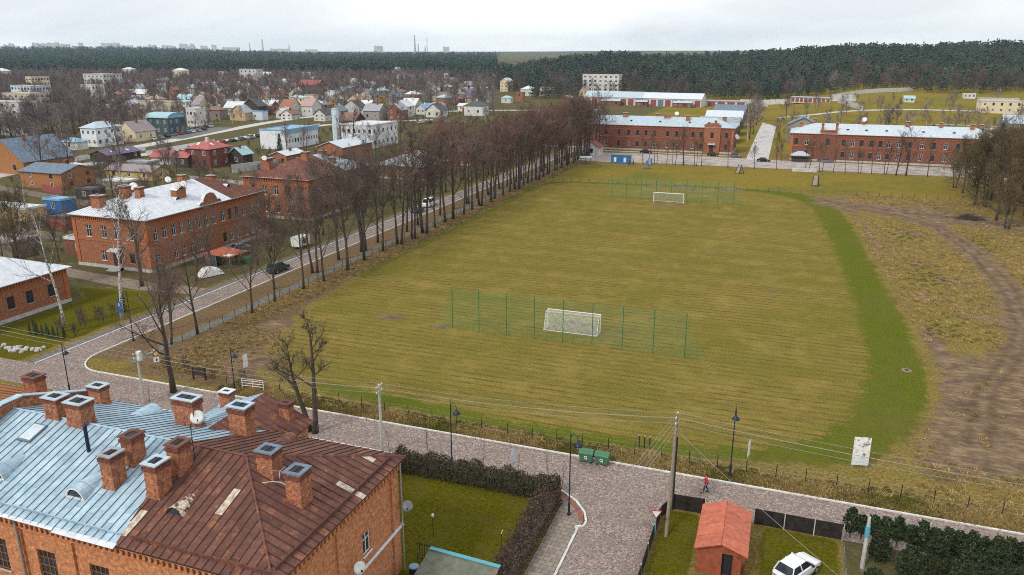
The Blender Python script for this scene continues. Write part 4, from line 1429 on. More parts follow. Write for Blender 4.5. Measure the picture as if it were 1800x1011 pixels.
    (-280.9, 849.1, 8.0, 16.2, 6.6, 'g', 'N', 'r_white', 'offwhite', 1, 1, 2, 'white steep gabled villa at the forest edge'),
    (-249.8, 804.5, 6.2, 18.2, 4.6, 'h', 'E', 'r_teal', 'offwhite', 1, 1, 1, 'pale teal roofed house below the forest'),
    (-322.3, 254.4, 40.0, 9.0, 14.4, 'f', 'E', 'conc', 'conc_pale', 6, 5, 5, 'grey five-storey apartment block behind bare trees, left edge'),
    (-408.8, 330.9, 22.0, 12.0, 12.8, 'f', 'E', 'beige', 'beige', 5, 4, 4, 'beige apartment block behind the five-storey block'),
    (-475.0, 389.9, 23.2, 11.0, 13.8, 'f', 'E', 'conc', 'w_paleblue', 8, 5, 4, 'pale blue apartment block among bare trees'),
    (-614.9, 501.5, 6.8, 17.2, 14.9, 'f', 'E', 'conc', 'cream', 2, 6, 4, 'cream apartment block with white eaves'),
    (-612.4, 573.6, 24.5, 22.2, 15.3, 'f', 'E', 'conc', 'conc_pale', 5, 6, 4, 'long pale apartment block below the forest'),
    (-495.5, 452.4, 11.2, 11.5, 11.9, 'f', 'E', 'conc', 'offwhite', 3, 4, 3, 'white apartment block in the bare trees'),
    (-873.5, 677.0, 16.5, 11.0, 14.0, 'h', 'E', 'r_white', 'offwhite', 2, 2, 2, 'white house with pale roof at the far left edge'),
    (-154.1, 266.7, 13.8, 20.5, 8.5, 'f', 'E', 'r_white', 'school_white', 6, 6, 2, 'white school wing with window bands'),
    (-183.4, 252.1, 11.5, 22.0, 7.0, 'f', 'E', 'r_blue', 'school_white', 0, 12, 1, 'white sports hall with blue roof band'),
    (-134.9, 214.4, 9.2, 18.8, 6.9, 'g', 'N', 'pale_roof', 'brick', 3, 4, 1, 'low brick building with pale metal roof in front of the school'),
    (-155.2, 213.1, 6.2, 9.8, 3.7, 'g', 'N', 'pale_roof', 'brick', 2, 2, 1, 'small brick house with pale metal roof behind the avenue house'),
    (-193.8, 203.5, 7.8, 5.0, 2.6, 'g', 'E', 'r_red', 'offwhite', 1, 1, 1, 'small shed with red roof left of the red pyramid roof'),
    (-183.9, 200.7, 4.5, 4.0, 3.4, 'g', 'E', 'r_red', 'wood_dark', 1, 0, 1, 'lean-to with pinkish roof touching the red pyramid-roofed house'),
    (-170.5, 210.8, 5.5, 5.0, 3.7, 'g', 'N', 'r_teal', 'wood_dark', 1, 1, 1, 'low shed with pale blue roof right of the red pyramid roof'),
]
# ---------------------------------------------------------------- avenue brick houses
UA = [100.4, 102.5, 104.6, 106.4, 108.6, 110.8, 113.0, 114.7, 117.2, 119.2, 121.2, 123.3, 125.4, 127.6]
A_E0, A_E1, A_N0, A_N1 = -117.0, -100.7, 98.6, 129.8
hA, zA = brick_block('brick_house', 'two-storey brick house with white roof turning rusty, curled gable towards the avenue', A_E0, A_E1, A_N0, A_N1, 9.15, 3.3,
                     {'E': [(n - A_N0, 5.3, .95, 2.0) for n in UA] + [(n - A_N0, 1.25, .95, 1.75) for n in UA if not 112 < n < 116 and n != 102.5],
                      'S': [(e - A_E0, 5.35, 1.15, 2.1) for e in (-113.6, -110.2, -107.4, -103.9)] + [(e - A_E0, 1.3, 1.1, 1.7) for e in (-110.9, -104.6)]},
                     'brick', 'white_roof', .5, ('S', 'N'), styles=['w', 'w', 'w', 'b'], roof_split=(1, 5.4, 'rust_roof'), dorm=[(5.2, -4.6, 'E'), (4.8, 9.5, 'E')],
                     chims=[(-4.2, -13.2, 1.9, 1.4, 1.9), (-1.2, -10.0, 1.5, 1.3, 2.0), (1.6, -9.6, 1.1, 1.1, 1.7), (0, 2.4, 1.2, 1.0, 1.2), (-1.0, 11.5, 1.6, 1.0, 1.3)])
door = MB()
door.box(-.75, .75, -.05, .06, 0, 2.5)
link('door', door.mesh('door', M['wood_dark'], False), hA, (-108.0 - (A_E0 + A_E1) / 2, -(A_N1 - A_N0) / 2 - .12, .35))
cp = MB()
cp.slab([(-1.2, -1.1, 2.95), (1.2, -1.1, 2.95), (1.2, 0, 3.35), (-1.2, 0, 3.35)], .06)
link('door_canopy', cp.mesh('door_canopy', M['pale_roof'], False), hA, (-108.0 - (A_E0 + A_E1) / 2, -(A_N1 - A_N0) / 2, .35))
st_ = MB()
for k in range(4):
    st_.box(-1.1, 1.1, -.4 * (k + 1) - .1, -.1, 0, .6 - .15 * k)
link('doorstep', st_.mesh('doorstep', M['conc'], False), hA, (-108.0 - (A_E0 + A_E1) / 2, -(A_N1 - A_N0) / 2, 0))
# curled brick gable on the avenue side
pp = []
for (u, v) in ((-2.7, 0), (-2.9, .5), (-2.4, .9), (-1.9, .8), (-1.7, 1.3), (-1.25, 1.9), (-.8, 2.2), (0, 2.35)):
    pp.append((u, v))
pp = pp + [(-u, v) for u, v in pp[-2::-1]]
g = MB()
n_ = len(pp)
xa = (A_E1 - A_E0) / 2
g.add([(xa + .35, u, 8.9 + v) for u, v in pp] + [(xa - .25, u, 8.9 + v) for u, v in pp], [tuple(range(n_ - 1, -1, -1)), tuple(range(n_, 2 * n_))] + [(i, (i + 1) % n_, n_ + (i + 1) % n_, n_ + i) for i in range(n_)])
go = g.build('curled_gable', M['brick'], hA)
go.location.y = 113.9 - (A_N0 + A_N1) / 2
g = MB()
ring = [(.62 * math.cos(2 * math.pi * i / 14), .62 * math.sin(2 * math.pi * i / 14)) for i in range(15)]
g.tube([(xa + .4, u, 9.95 + v) for u, v in ring], .12, 6)
g.build('oculus', M['brick_trim'], go, uv=False)
g = MB()
for i in range(n_ - 1):
    g.beam((xa + .05, pp[i][0], 8.94 + pp[i][1]), (xa + .05, pp[i + 1][0], 8.94 + pp[i + 1][1]), .7, .08)
g.build('coping', M['white_roof'], go, uv=False)
g = MB()
g.box(xa - 4.4, xa - 3.1, -4.7, -2.3, 9.6, 12.2)
d_ = g.build('brick_dormer', M['brick'], hA)
g = MB()
g.slab([(xa - 4.6, -4.9, 12.2), (xa - 2.8, -4.9, 12.2), (xa - 2.8, -3.5, 12.9), (xa - 4.6, -3.5, 12.9)], .06)
g.slab([(xa - 2.8, -2.1, 12.2), (xa - 4.6, -2.1, 12.2), (xa - 4.6, -3.5, 12.9), (xa - 2.8, -3.5, 12.9)], .06)
g.build('dormer_roof', M['white_roof'], d_, uv=False)

brick_block('brick_house', 'single-storey brick house with white hipped roof at the left edge', -116, -100.5, 56, 82.2, 5.35, 3.3,
            {'E': [(n - 56, 1.7, 1.1, 1.75) for n in (59, 62.5, 66, 69.6, 72.9, 75.8, 79.3)], 'S': row(4, 1, 14.5, 1.7, 1.1, 1.75)}, 'brick', 'white_roof', .6, storeys=1, styles='b', chims=[(-2, 9.5, 1.4, 1.0, 1.2)])
hB, zB = brick_block('brick_house', 'two-storey brick house with rusty roof and pale blue far end, second along the avenue', -117, -99.8, 144, 170, 9.15, 3.2,
                     {'E': row(11, 1, 25, 5.3, .95, 2.0) + row(11, 1, 25, 1.25, .95, 1.75, (5,)), 'S': row(5, 1, 16.4, 5.3, 1.1, 2.0) + row(5, 1, 16.4, 1.3, 1.1, 1.7)},
                     'brick', 'rust_roof', .5, ('S', 'N'), styles=['w', 'w', 'b'], roof_split=(1, 2.0, 'grey_roof'), chims=[(-4.4, -9.5, 2.2, 1.5, 2.3), (1.5, -3.0, 1.5, 1.2, 1.9), (4.8, 3.0, 1.2, 1.0, 1.2), (-1, 8, 1.4, 1.1, 1.6)], dorm=[(5.2, -2.0, 'E')])
brick_block('brick_house', 'low brick house with worn pale roof, third along the avenue behind the trees', -117, -100.5, 203, 223, 4.0, 3.2, {'E': row(7, 1, 19, 1.3, .95, 1.7), 'S': row(4, 1, 15.5, 1.3, 1.0, 1.7)}, 'brick', 'pale_roof', .5, storeys=1, chims=[(-1, -3, 1.3, 1, 1.3), (1, 4, 1.3, 1, 1.3)])
brick_block('brick_house', 'low brick house with worn pale roof, farthest along the avenue', -117, -100.5, 236, 258, 4.6, 3.2, {'E': row(7, 1, 21, 1.3, .95, 1.7), 'S': row(4, 1, 15.5, 1.3, 1.0, 1.7)}, 'brick', 'pale_roof', .5, storeys=1, chims=[(0, 0, 1.3, 1, 1.3)])

# ---------------------------------------------------------------- barracks at the north end
WL = [-91, -87.4, -83.8, -80.2, -76.6, -73, -69.7, -64.8, -61.0, -57.6, -54.4, -51.2, -46.3, -42.9, -37.0, -34.0, -24.9]
bl, zl = brick_block('brick_barracks', 'long two-storey brick barracks with pale blue roof, left of the north street', -95, -22.5, 297, 311.5, 9.3, 2.9,
                     {'S': [(e + 95, 5.5, 1.05, 2.0) for e in WL] + [(e + 95, 1.4, 1.05, 1.9) for e in WL], 'E': row(3, 1, 13.5, 5.5, 1.05, 2.0) + row(3, 1, 13.5, 1.4, 1.05, 1.9)},
                     'brick_red', 'grey_roof', .5, styles=['w', 'b', 'b'], chims=[(-5, -1, 1.8, 1.1, 1.5), (7, 1, 1.4, 1, 1.3), (11, -1, 2.2, 1, 1.3), (19, -2.5, 1.5, 1.1, 1.6), (32, .5, 1.4, 1, 1.5), (-20, 1, 1.5, 1, 1.4), (29.5, -5.6, .8, .8, 1.6)],
                     dorm=[(-12, -4.6, 'S'), (-2, -4.6, 'S'), (9, -4.6, 'S'), (20, -4.6, 'S'), (30.5 - 3.5, -4.6, 'S')], sides=('S', 'E'), cat='barracks')
for (root_, xx, y_) in ((bl, 28.7, -7.25),):
    g = MB()
    wall_face(g, (xx - 2.9, y_ - .45), 0, 5.8, 0, 10.1, [(2.35, 3.45, 5.5, 7.5), (2.2, 3.6, .3, 2.9)], .2)
    g.poly([(xx - 2.9, y_ + .1, 0), (xx - 2.9, y_ - .45, 0), (xx - 2.9, y_ - .45, 10.1), (xx - 2.9, y_ + .1, 10.1)])
    g.poly([(xx + 2.9, y_ - .45, 0), (xx + 2.9, y_ + .1, 0), (xx + 2.9, y_ + .1, 10.1), (xx + 2.9, y_ - .45, 10.1)])
    g.box(xx - 2.95, xx + 2.95, y_ - .5, y_ + .6, 10.1, 10.4)
    g.box(xx - 2.2, xx + 2.2, y_ - .4, y_ + .5, 10.4, 10.9)
    bo = g.build('entrance_bay', M['brick'], root_)
    add_window(bo, (xx - 2.9, y_ - .45), 0, 2.9, 5.5, 1.1, 2.0, 'b')
    g = MB()
    g.box(xx - .7, xx + .7, y_ - .33, y_ - .27, .3, 2.9)
    g.build('door', M['wood_dark'], bo)
    g = MB()
    g.slab([(xx - 1.3, y_ - 1.6, 3.2), (xx + 1.3, y_ - 1.6, 3.2), (xx + 1.3, y_ - .45, 3.6), (xx - 1.3, y_ - .45, 3.6)], .08)
    g.build('canopy', M['grey_roof'], bo, uv=False)
WR = [-.9, 2.5, 11.1, 14.3, 17.1, 19.8, 22.8, 25.6, 28.1, 31.1, 34.5, 38, 41.5, 45, 48.5, 52, 55.5, 58.5]
brr, zrr = brick_block('brick_barracks', 'long two-storey brick barracks with pale roof, right of the north street', -2.6, 61, 288, 303, 9.2, 2.9,
                       {'S': [(e + 2.6, 5.4, 1.15, 2.0) for e in WR] + [(e + 2.6, 1.4, 1.15, 1.9) for e in WR], 'W': row(3, 1, 14, 5.4, 1.1, 2.0) + row(3, 1, 14, 1.4, 1.1, 1.9)},
                       'brick_red', 'pale_roof', .5, styles=['w', 'w', 'b'], sides=('S', 'W'), cat='barracks',
                       chims=[(-24.5, 1.5, 1, 1, 1.8), (-22.0, -5.5, .8, .8, 2.4), (-17.5, -5.5, .8, .8, 2.6), (-9, .2, 1.1, 1, 1.6), (4.5, -.5, 1.2, 1, 1.5), (14.5, -.5, 1.0, 1, 1.5), (23.5, -1.5, 1.1, 1, 1.6), (26.5, 1.0, 1.1, 1, 1.7), (-29, 2.2, 1, 1, 1.7)],
                       dorm=[(-14, -4.9, 'S'), (-8.2, -4.9, 'S'), (-2, -4.9, 'S'), (9, -4.9, 'S'), (18, -4.9, 'S')])
g = MB()
g.box(-29.2 + 6.6, -29.2 + 11.8, -7.9, -6.9, 9.15, 10.2)
g.box(-29.2 + 6.4, -29.2 + 12.0, -8.1, -6.8, 10.2, 10.45)
g.build('attic_parapet', M['brick'], brr)
g = MB()
g.box(-29.2 + 6.6, -29.2 + 11.8, -7.72, -7.502, 0, 9.0)
g.build('projecting_bay', M['brick_red'], brr)
add_window(brr, (-29.2 + 6.6, -7.88), 0, 2.6, 5.4, 1.2, 2.0, 'b')
dish('large white dish on the ridge of the right-hand barracks', (20.3, 295.2, 13.6), .85, R(-110), .5)
dish('white dish on the ridge of the left-hand barracks', (-44.3, 303.6, 13.4), .8, R(-90), .5)
dish('big white dish on the end wall of the left-hand barracks', (-21.8, 303.5, 5.5), 1.1, R(-40), .5)
for (lab, loc, r_, az) in (('leftmost white dish above the rear edge of the curled-gable house', (-113.5, 109.5, 12.3), .75, -40), ('white dish behind the ridge of the curled-gable house', (-112.0, 116.5, 12.6), .6, -40),
                           ('left of two dishes on the brick dormer of the curled-gable house', (-104.0, 110.0, 12.9), .6, -35), ('right of two dishes on the brick dormer of the curled-gable house', (-104.0, 111.8, 12.95), .6, -35),
                           ('white dish on the chimney of the second avenue house', (-112.2, 146.0, 13.0), .6, -40)):
    dish(lab, loc, r_, R(az), .5)
# ---------------------------------------------------------------- town houses
def house(name, label, cat, Ec, Nc, w, d, h, rk, ax, roofm, wallm, nS, nE, st, group=None, east=True, pitch=None, chim=None, z=None):
    """corner nearest the viewer at (Ec, Nc); east=True means it is the south-east corner"""
    a, b = w / 2, d / 2
    cx = Ec - a if east else Ec + a
    cy = Nc + b
    z0 = hz1(cx, cy) if z is None else z
    root = thing(name, label, cat, (cx, cy, z0), 0, group)
    rr = random.Random(int(Ec * 13 + Nc * 7))
    sd = rect_sides(a, b)
    mb = MB()
    side = 'E' if east else 'W'
    gy = rk == 'g' and ax == 'N'
    gx = rk == 'g' and ax == 'E'
    span = (a if gy else b)
    pt_ = pitch or (rr.uniform(.62, .85) if rk == 'g' else rr.uniform(.5, .62))
    if rk == 'g' and h < 3 and (w > 13 or d > 13):
        pt_ = .35
    rise = (min(a, b) if rk == 'h' else span) * pt_
    for k, (p0, ang, Lw) in sd.items():
        n = nS if k == 'S' else (nE if k in (side,) else 0)
        ops = []
        wl = []
        if n:
            fh = h / st
            wh = min(1.5, fh * .5)
            ww = min(1.15, Lw / n * .55)
            if st >= 4:
                ww = min(1.9, Lw / n * .6)
            for s_ in range(st):
                for i in range(n):
                    u = Lw * (i + .5) / n
                    v = s_ * fh + fh * .33
                    ops.append((u - ww / 2, u + ww / 2, v, v + wh))
                    wl.append((u, v, round(ww, 1), round(wh, 1)))
        gb = None
        if gy and k in 'SN':
            gb = (Lw / 2, h + rise)
        if gx and k in 'EW':
            gb = (Lw / 2, h + rise)
        wall_face(mb, p0, ang, Lw, -.3, h, ops, .12, gable=gb)
        for (u, v, ww, wh) in wl:
            o = link('window', win1_mesh(ww, wh, 'w' if rr.random() < .7 else 'b'), root, (p0[0] + math.cos(ang) * u, p0[1] + math.sin(ang) * u, v))
            o.rotation_euler.z = ang
    mb.build('wall', M[wallm], root)
    o = .45
    ro = MB()
    if rk == 'g':
        if gy:
            e_ = rise / a * o
            ro.slab([(a + o, -b - o, h - e_), (a + o, b + o, h - e_), (0, b + o, h + rise), (0, -b - o, h + rise)], -.16)
            ro.slab([(-a - o, b + o, h - e_), (-a - o, -b - o, h - e_), (0, -b - o, h + rise), (0, b + o, h + rise)], -.16)
        else:
            e_ = rise / b * o
            ro.slab([(-a - o, -b - o, h - e_), (a + o, -b - o, h - e_), (a + o, 0, h + rise), (-a - o, 0, h + rise)], -.16)
            ro.slab([(a + o, b + o, h - e_), (-a - o, b + o, h - e_), (-a - o, 0, h + rise), (a + o, 0, h + rise)], -.16)
    elif rk == 'h':
        for nm, poly in hip_faces(a, b, h, rise, o):
            ro.slab(poly, .15)
    elif rk == 'b':
        n = 12
        for i in range(n):
            t0, t1 = math.pi * i / n, math.pi * (i + 1) / n
            y0, y1 = -math.cos(t0) * (b + o), -math.cos(t1) * (b + o)
            q0, q1 = math.sin(t0) * 2.2, math.sin(t1) * 2.2
            ro.slab([(-a - o, y0, h + q0), (a + o, y0, h + q0), (a + o, y1, h + q1), (-a - o, y1, h + q1)], .1)
        g = MB()
        g.poly([(a + .01, -math.cos(math.pi * i / n) * b, h + math.sin(math.pi * i / n) * 2.1) for i in range(n + 1)])
        g.poly([(-a - .01, math.cos(math.pi * i / n) * b, h + math.sin(math.pi * i / n) * 2.1) for i in range(n + 1)])
        g.build('gable', M['r_blue'], root)
    else:
        ro.box(-a - .15, a + .15, -b - .15, b + .15, h, h + .22)
        ro.box(-a - .15, a + .15, -b - .15, -b + .1, h + .22, h + .5)
        ro.box(a - .1, a + .15, -b + .1, b + .15, h + .22, h + .5)
        ro.box(-a - .15, -a + .1, -b + .1, b + .15, h + .22, h + .5)
    roof = ro.build('roof', M[roofm], root, uv=False)
    if (chim if chim is not None else rk in 'gh') and h > 2.5:
        c = MB()
        x_, y_ = (rr.uniform(.1, .4) * a, rr.uniform(-.4, .4) * b)
        zt = h + rise + .7
        c.box(x_ - .35, x_ + .35, y_ - .35, y_ + .35, h, zt)
        c.box(x_ - .42, x_ + .42, y_ - .42, y_ + .42, zt, zt + .15)
        c.build('chimney', M['brick_red'] if rr.random() < .6 else M['offwhite'], root)
    return root


TH = {}
for i, (Ec, Nc, w, d, h, rk, ax, rm, wm, nS, nE, st, lab) in enumerate(TOWN):
    cat = 'apartment block' if 'block' in lab and st > 2 else ('shed' if 'shed' in lab or 'lean-to' in lab else ('school' if 'school wing' in lab or 'hall' in lab else 'house'))
    TH[i + 1] = house({'house': 'town_house', 'apartment block': 'apartment_block', 'shed': 'shed', 'school': 'school_building'}[cat], lab, cat, Ec, Nc, w, d, h, rk, ax, rm, wm, nS, nE, st,
                      pitch={2: .28, 17: 1.3, 3: .4, 83: .35, 84: .35, 36: .4, 37: .4, 48: 1.2, 45: 1.2, 72: 1.2, 1: .8}.get(i + 1))
# dormer, skylights and other pieces that show
o = TH[1]
g = MB()
wq = MB()
wall_face(wq, (2.2, -3.2), math.pi / 2, 6.0, 4.4, 6.6, [(2.2, 3.8, 5.0, 6.1)], .1, gable=(3.0, 8.3))
wq.poly([(-2.5, -3.2, 4.4), (2.2, -3.2, 4.4), (2.2, -3.2, 6.6), (-2.5, -3.2, 6.6)])
d_ = wq.build('dormer', M['w_brownred'], o)
g.slab([(2.9, -3.7, 6.4), (2.9, -.2, 8.5), (-5, -.2, 8.5), (-5, -3.7, 6.4)], .12)
g.slab([(2.9, -.2, 8.5), (2.9, 3.3, 6.4), (-5, 3.3, 6.4), (-5, -.2, 8.5)], .12)
g.build('dormer_roof', M['r_slate'], d_, uv=False)
for idx, spots in ((4, ((2.2, -3.5), (2.2, 3.2))), (5, ((2.4, -1.3), (-1.3, -3.0)))):
    o = TH[idx]
    for (x_, y_) in spots:
        g = MB()
        tz = {4: (2.4 + (4.0 - abs(x_)) * .74 if idx == 4 else 0), 5: 0}[idx] if idx == 4 else 0
        rise = {4: .75, 5: .55}[idx]
        zz = o.get('h', 0)
        e_ = TOWN[idx - 1]
        hh, a_, b_ = e_[4], e_[2] / 2, e_[3] / 2
        ro = [c for c in o.children if c.name.startswith('roof')][0]
        best = ro.ray_cast(Vector((x_, y_, 40)), Vector((0, 0, -1)))
        if best[0]:
            nn = best[2]
            t_ = Vector((nn.y, -nn.x, 0)).normalized() if abs(nn.z) < .999 else Vector((1, 0, 0))
            g.obox(best[1] + nn * .05, t_, nn.cross(t_), nn, .4, .65, .06)
            g.build('skylight', M['white'], o, uv=False)

# school chimney tower
t = thing('chimney_tower', 'tall pale blue-grey square chimney tower in front of the school', 'tower', (-171.0, 268.0, 0))
g = MB()
g.box(-.95, .95, -.95, .95, 0, 14.4)
g.build('shaft', M['w_paleblue'], t)
g = MB()
g.box(-1.05, 1.05, -1.05, 1.05, 14.4, 14.7)
g.build('cap', M['conc_pale'], t)
# strip windows and blue fascia of the sports hall
o = TH[82]
g = MB()
g.box(11.5 / 2 + .16, 11.5 / 2 + .3, -11.2, 11.2, 5.9, 7.6)
g.build('roof_band', M['r_blue'], o)


def garage_row(name, label, cat, E0, N0, L_, d, h, n, wallm, doors, roofm, rot=0.0, z=None, rise=1.0):
    zz = hz1(E0 + L_ / 2, N0) if z is None else z
    root = thing(name, label, cat, (E0, N0, zz), rot)
    g = MB()
    dw = L_ / n
    ops = [(dw * i + dw * .12, dw * (i + 1) - dw * .12, .05, h * .82) for i in range(n)]
    wall_face(g, (0, 0), 0, L_, -.4, h, ops, .25)
    wall_face(g, (L_, 0), math.pi / 2, d, -.4, h, gable=(d / 2, h + rise))
    wall_face(g, (0, d), -math.pi / 2, d, -.4, h, gable=(d / 2, h + rise))
    wall_face(g, (L_, d), math.pi, L_, -.4, h)
    g.build('wall', M[wallm], root)
    for i, q in enumerate(ops):
        dd = MB()
        dd.box(q[0] + .02, q[1] - .02, .12, .2, q[2], q[3] - .02)
        dd.box((q[0] + q[1]) / 2 - .05, (q[0] + q[1]) / 2 + .05, .08, .12, q[2], q[3] - .05)
        dd.build('door', M[doors[i % len(doors)]], root)
    g = MB()
    g.slab([(-.4, -.5, h - .1), (L_ + .4, -.5, h - .1), (L_ + .4, d / 2, h + rise), (-.4, d / 2, h + rise)], -.14)
    g.slab([(L_ + .4, d + .5, h - .1), (-.4, d + .5, h - .1), (-.4, d / 2, h + rise), (L_ + .4, d / 2, h + rise)], -.14)
    g.build('roof', M[roofm], root, uv=False)
    return root


garage_row('garage_block', 'long white vehicle garage, left half, with pale corrugated roof', 'garage', -146, 551, 42, 16, 5.2, 8, 'offwhite', ['r_slate', 'w_brownred', 'r_maroon', 'r_slate'], 'grey_roof', R(-5), rise=3.6)
garage_row('garage_block', 'long white vehicle garage, right half, with pale corrugated roof', 'garage', -103.5, 546.8, 40, 16, 5.2, 8, 'offwhite', ['r_maroon', 'r_maroon', 'r_slate'], 'white_roof', R(-5), rise=3.4)
garage_row('lock_up_garages', 'row of four white lock-up garages with maroon doors', 'garage', -62, 560, 26, 7, 3.4, 4, 'offwhite', ['r_maroon'], 'r_grey', R(-2), rise=.5)
garage_row('lock_up_garages', 'row of nine brick lock-up garages with rusty doors below the forest wall', 'garage', -8, 573, 26, 7, 3.2, 9, 'offwhite', ['r_maroon'], 'r_grey', R(-18), rise=.4)
for (lab, E_, N_2, w_, d_2, nS) in (('small brick annexe in front of the long garage, left', -125, 541, 13, 6, 3), ('small brick annexe in front of the long garage, middle', -103, 539, 7.5, 5, 2), ('small brick annexe in front of the long garage, right', -75, 536, 12, 6, 4)):
    house('garage_annexe', lab, 'annexe', E_ + w_ / 2, N_2, w_, d_2, 3.2, 'g', 'E', 'grey_roof', 'brick_red', nS, 1, 1, pitch=.3, chim=False)
for k, (N_2, d_2, w_) in enumerate(((330, 17, 18), (360, 18, 17), (394, 20, 17), (432, 22, 16))):
    house('workshop', nth(k + 1) + ' dark-walled workshop with metal roof along the north street, counted from the barracks', 'workshop', -24.5 - k * 1.2, N_2, w_, d_2, 3.8, 'g', 'E', ('grey_roof', 'r_grey', 'pale_roof', 'r_slate')[k], 'wood_dark', 4, 3, 1, 'workshops along the north street', pitch=.42, chim=False)
house('town_house', 'small dark-roofed house with balcony behind the right-hand barracks', 'house', -5.0, 345, 12, 11, 7.0, 'g', 'N', 'r_slate', 'w_greywood', 2, 3, 2, east=False, pitch=.5)
o = house('roofless_building', 'pale yellow two-storey shell of a building on the right slope', 'building', 95.0, 517, 25, 11, 6.4, 'f', 'E', 'conc', 'cream', 6, 2, 2, east=False)
house('roofless_building', 'white upper shed behind the pale yellow shell building', 'building', 97.5, 536, 20, 8, 6.0, 'f', 'E', 'conc', 'offwhite', 4, 1, 1, east=False)
house('hut', 'small white hut with columns on the right slope below the forest', 'hut', 98, 592, 7, 5, 2.8, 'f', 'E', 'r_white', 'offwhite', 3, 1, 1, east=False)
house('hut', 'small green and white hut on the right slope', 'hut', 59.5, 557, 6, 4, 2.4, 'g', 'E', 'r_teal', 'offwhite', 2, 1, 1, east=False, chim=False)
house('shed', 'blue-roofed shed at the right edge behind the brown copse', 'shed', 92, 440, 16, 9, 3.0, 'g', 'E', 'grey_roof', 'w_greywood', 2, 1, 1, east=False, chim=False)
house('town_house', 'white house with balcony half hidden high in the right forest', 'house', 112.0, 800, 9, 8, 9.0, 'f', 'E', 'r_white', 'offwhite', 2, 2, 2, east=False)
house('town_house', 'long white house half hidden in the right forest near the edge', 'house', 182, 800, 26, 10, 12, 'f', 'E', 'r_white', 'offwhite', 5, 2, 3, east=False)
house('hut', 'small white cottage with red roof beside the avenue end', 'hut', -67.0, 275.0, 5.5, 6, 3.0, 'g', 'N', 'r_maroon', 'offwhite', 1, 1, 1, chim=False)


# concrete panel walls
def wall_run(label, pts, h, mat, t=.25, name='concrete_wall', panel=4.0):
    p_ = pts[0]
    root = thing(name, label, 'wall', (p_[0], p_[1], hz1(*p_)))
    for a_, b_ in zip(pts[:-1], pts[1:]):
        k = max(1, int(math.dist(a_, b_) / panel))
        for i in range(k):
            q0 = [a_[j] + (b_[j] - a_[j]) * (i + .01) / k for j in (0, 1)]
            q1 = [a_[j] + (b_[j] - a_[j]) * (i + .99) / k for j in (0, 1)]
            z_ = hz1((q0[0] + q1[0]) / 2, (q0[1] + q1[1]) / 2) - hz1(*p_)
            g = MB()
            g.beam((q0[0] - p_[0], q0[1] - p_[1], z_ + h / 2 - .2), (q1[0] - p_[0], q1[1] - p_[1], z_ + h / 2 - .2), t, h + .4)
            g.build('wall_panel', M[mat], root, uv=False)
    return root


wall_run('long white concrete wall climbing the slope below the right forest', [(18, 590), (40, 612), (74, 642)], 2.4, 'conc_pale')
wall_run('white concrete wall left of the brick lock-up garages', [(-42, 588), (-18, 582), (-9, 577)], 3.4, 'conc_pale')
wall_run('white concrete wall right of the brick lock-up garages', [(18, 566), (32, 559)], 3.6, 'conc_pale')
wall_run('low concrete wall beside the ruined yard behind the barracks', [(21, 552), (33, 505)], 3.0, 'conc', panel=5)
wall_run('white wall along the long garages', [(-36, 561), (-22, 565)], 2.2, 'conc_pale')
wall_run('white picket wall in front of the white villa', [(-232, 196), (-232, 232)], 1.6, 'white', .12, 'garden_wall')
wall_run('white picket wall beside the service road', [(-222, 222), (-225, 262)], 1.4, 'white', .12, 'garden_wall')
wall_run('white picket wall along the school road', [(-222.5, 285), (-226, 340)], 1.4, 'white', .12, 'garden_wall')
wall_run('grey concrete wall right of the red pyramid-roofed house', [(-163, 196), (-158, 214), (-150, 226)], 2.6, 'conc')
wall_run('maroon sheet fence in front of the orange brick house', [(-190, 152.5), (-178, 148.5)], 2.0, 'r_maroon', .08, 'sheet_fence', 2.0)
# sheds and yards in the left gardens
for (lab, E_, N_2, w_, d_2, h_, rk, rm, wm) in (('brick shed with pale roof behind the curled-gable house', -119, 103, 6, 7, 3.0, 'f', 'r_white', 'brick_red'), ('bright blue garage box in the left gardens', -158, 131, 5.5, 4, 3.0, 'f', 'r_blue', 'blue_paint'),
                                               ('long pale-roofed shed in the left gardens', -158, 122, 18, 5, 2.6, 'f', 'r_white', 'w_tan'), ('small dark red shed with flat roof in the gardens', -142, 118, 5, 4, 2.6, 'f', 'r_dark', 'w_brownred'),
                                               ('grey patched shed beside the left edge', -131, 97, 9, 6, 2.8, 'f', 'r_mauve', 'wood'), ('low brick store beside the patched shed', -130.5, 90, 5, 4, 2.6, 'f', 'wood', 'brick_gold'),
                                               ('grey timber shed with white roof left of the yellow building', -201, 176, 9, 6, 2.6, 'f', 'r_white', 'wood'), ('pale lean-to behind the yellow building', -190, 190, 8, 5, 2.6, 'f', 'r_grey', 'w_greywood'),
                                               ('white-roofed shed right of the orange brick house', -168, 160, 8, 5, 2.4, 'f', 'r_white', 'wood'), ('small black shed below the yellow building', -166, 147, 6, 4, 2.4, 'f', 'r_dark', 'wood_dark'),
                                               ('blue-roofed annexe beside the white villa', -257, 224, 8, 5, 3.0, 'h', 'r_blue', 'offwhite')):
    house('shed', lab, 'shed', E_, N_2, w_, d_2, h_, rk, 'E', rm, wm, 1 if w_ > 5 else 0, 0, 1, chim=False)

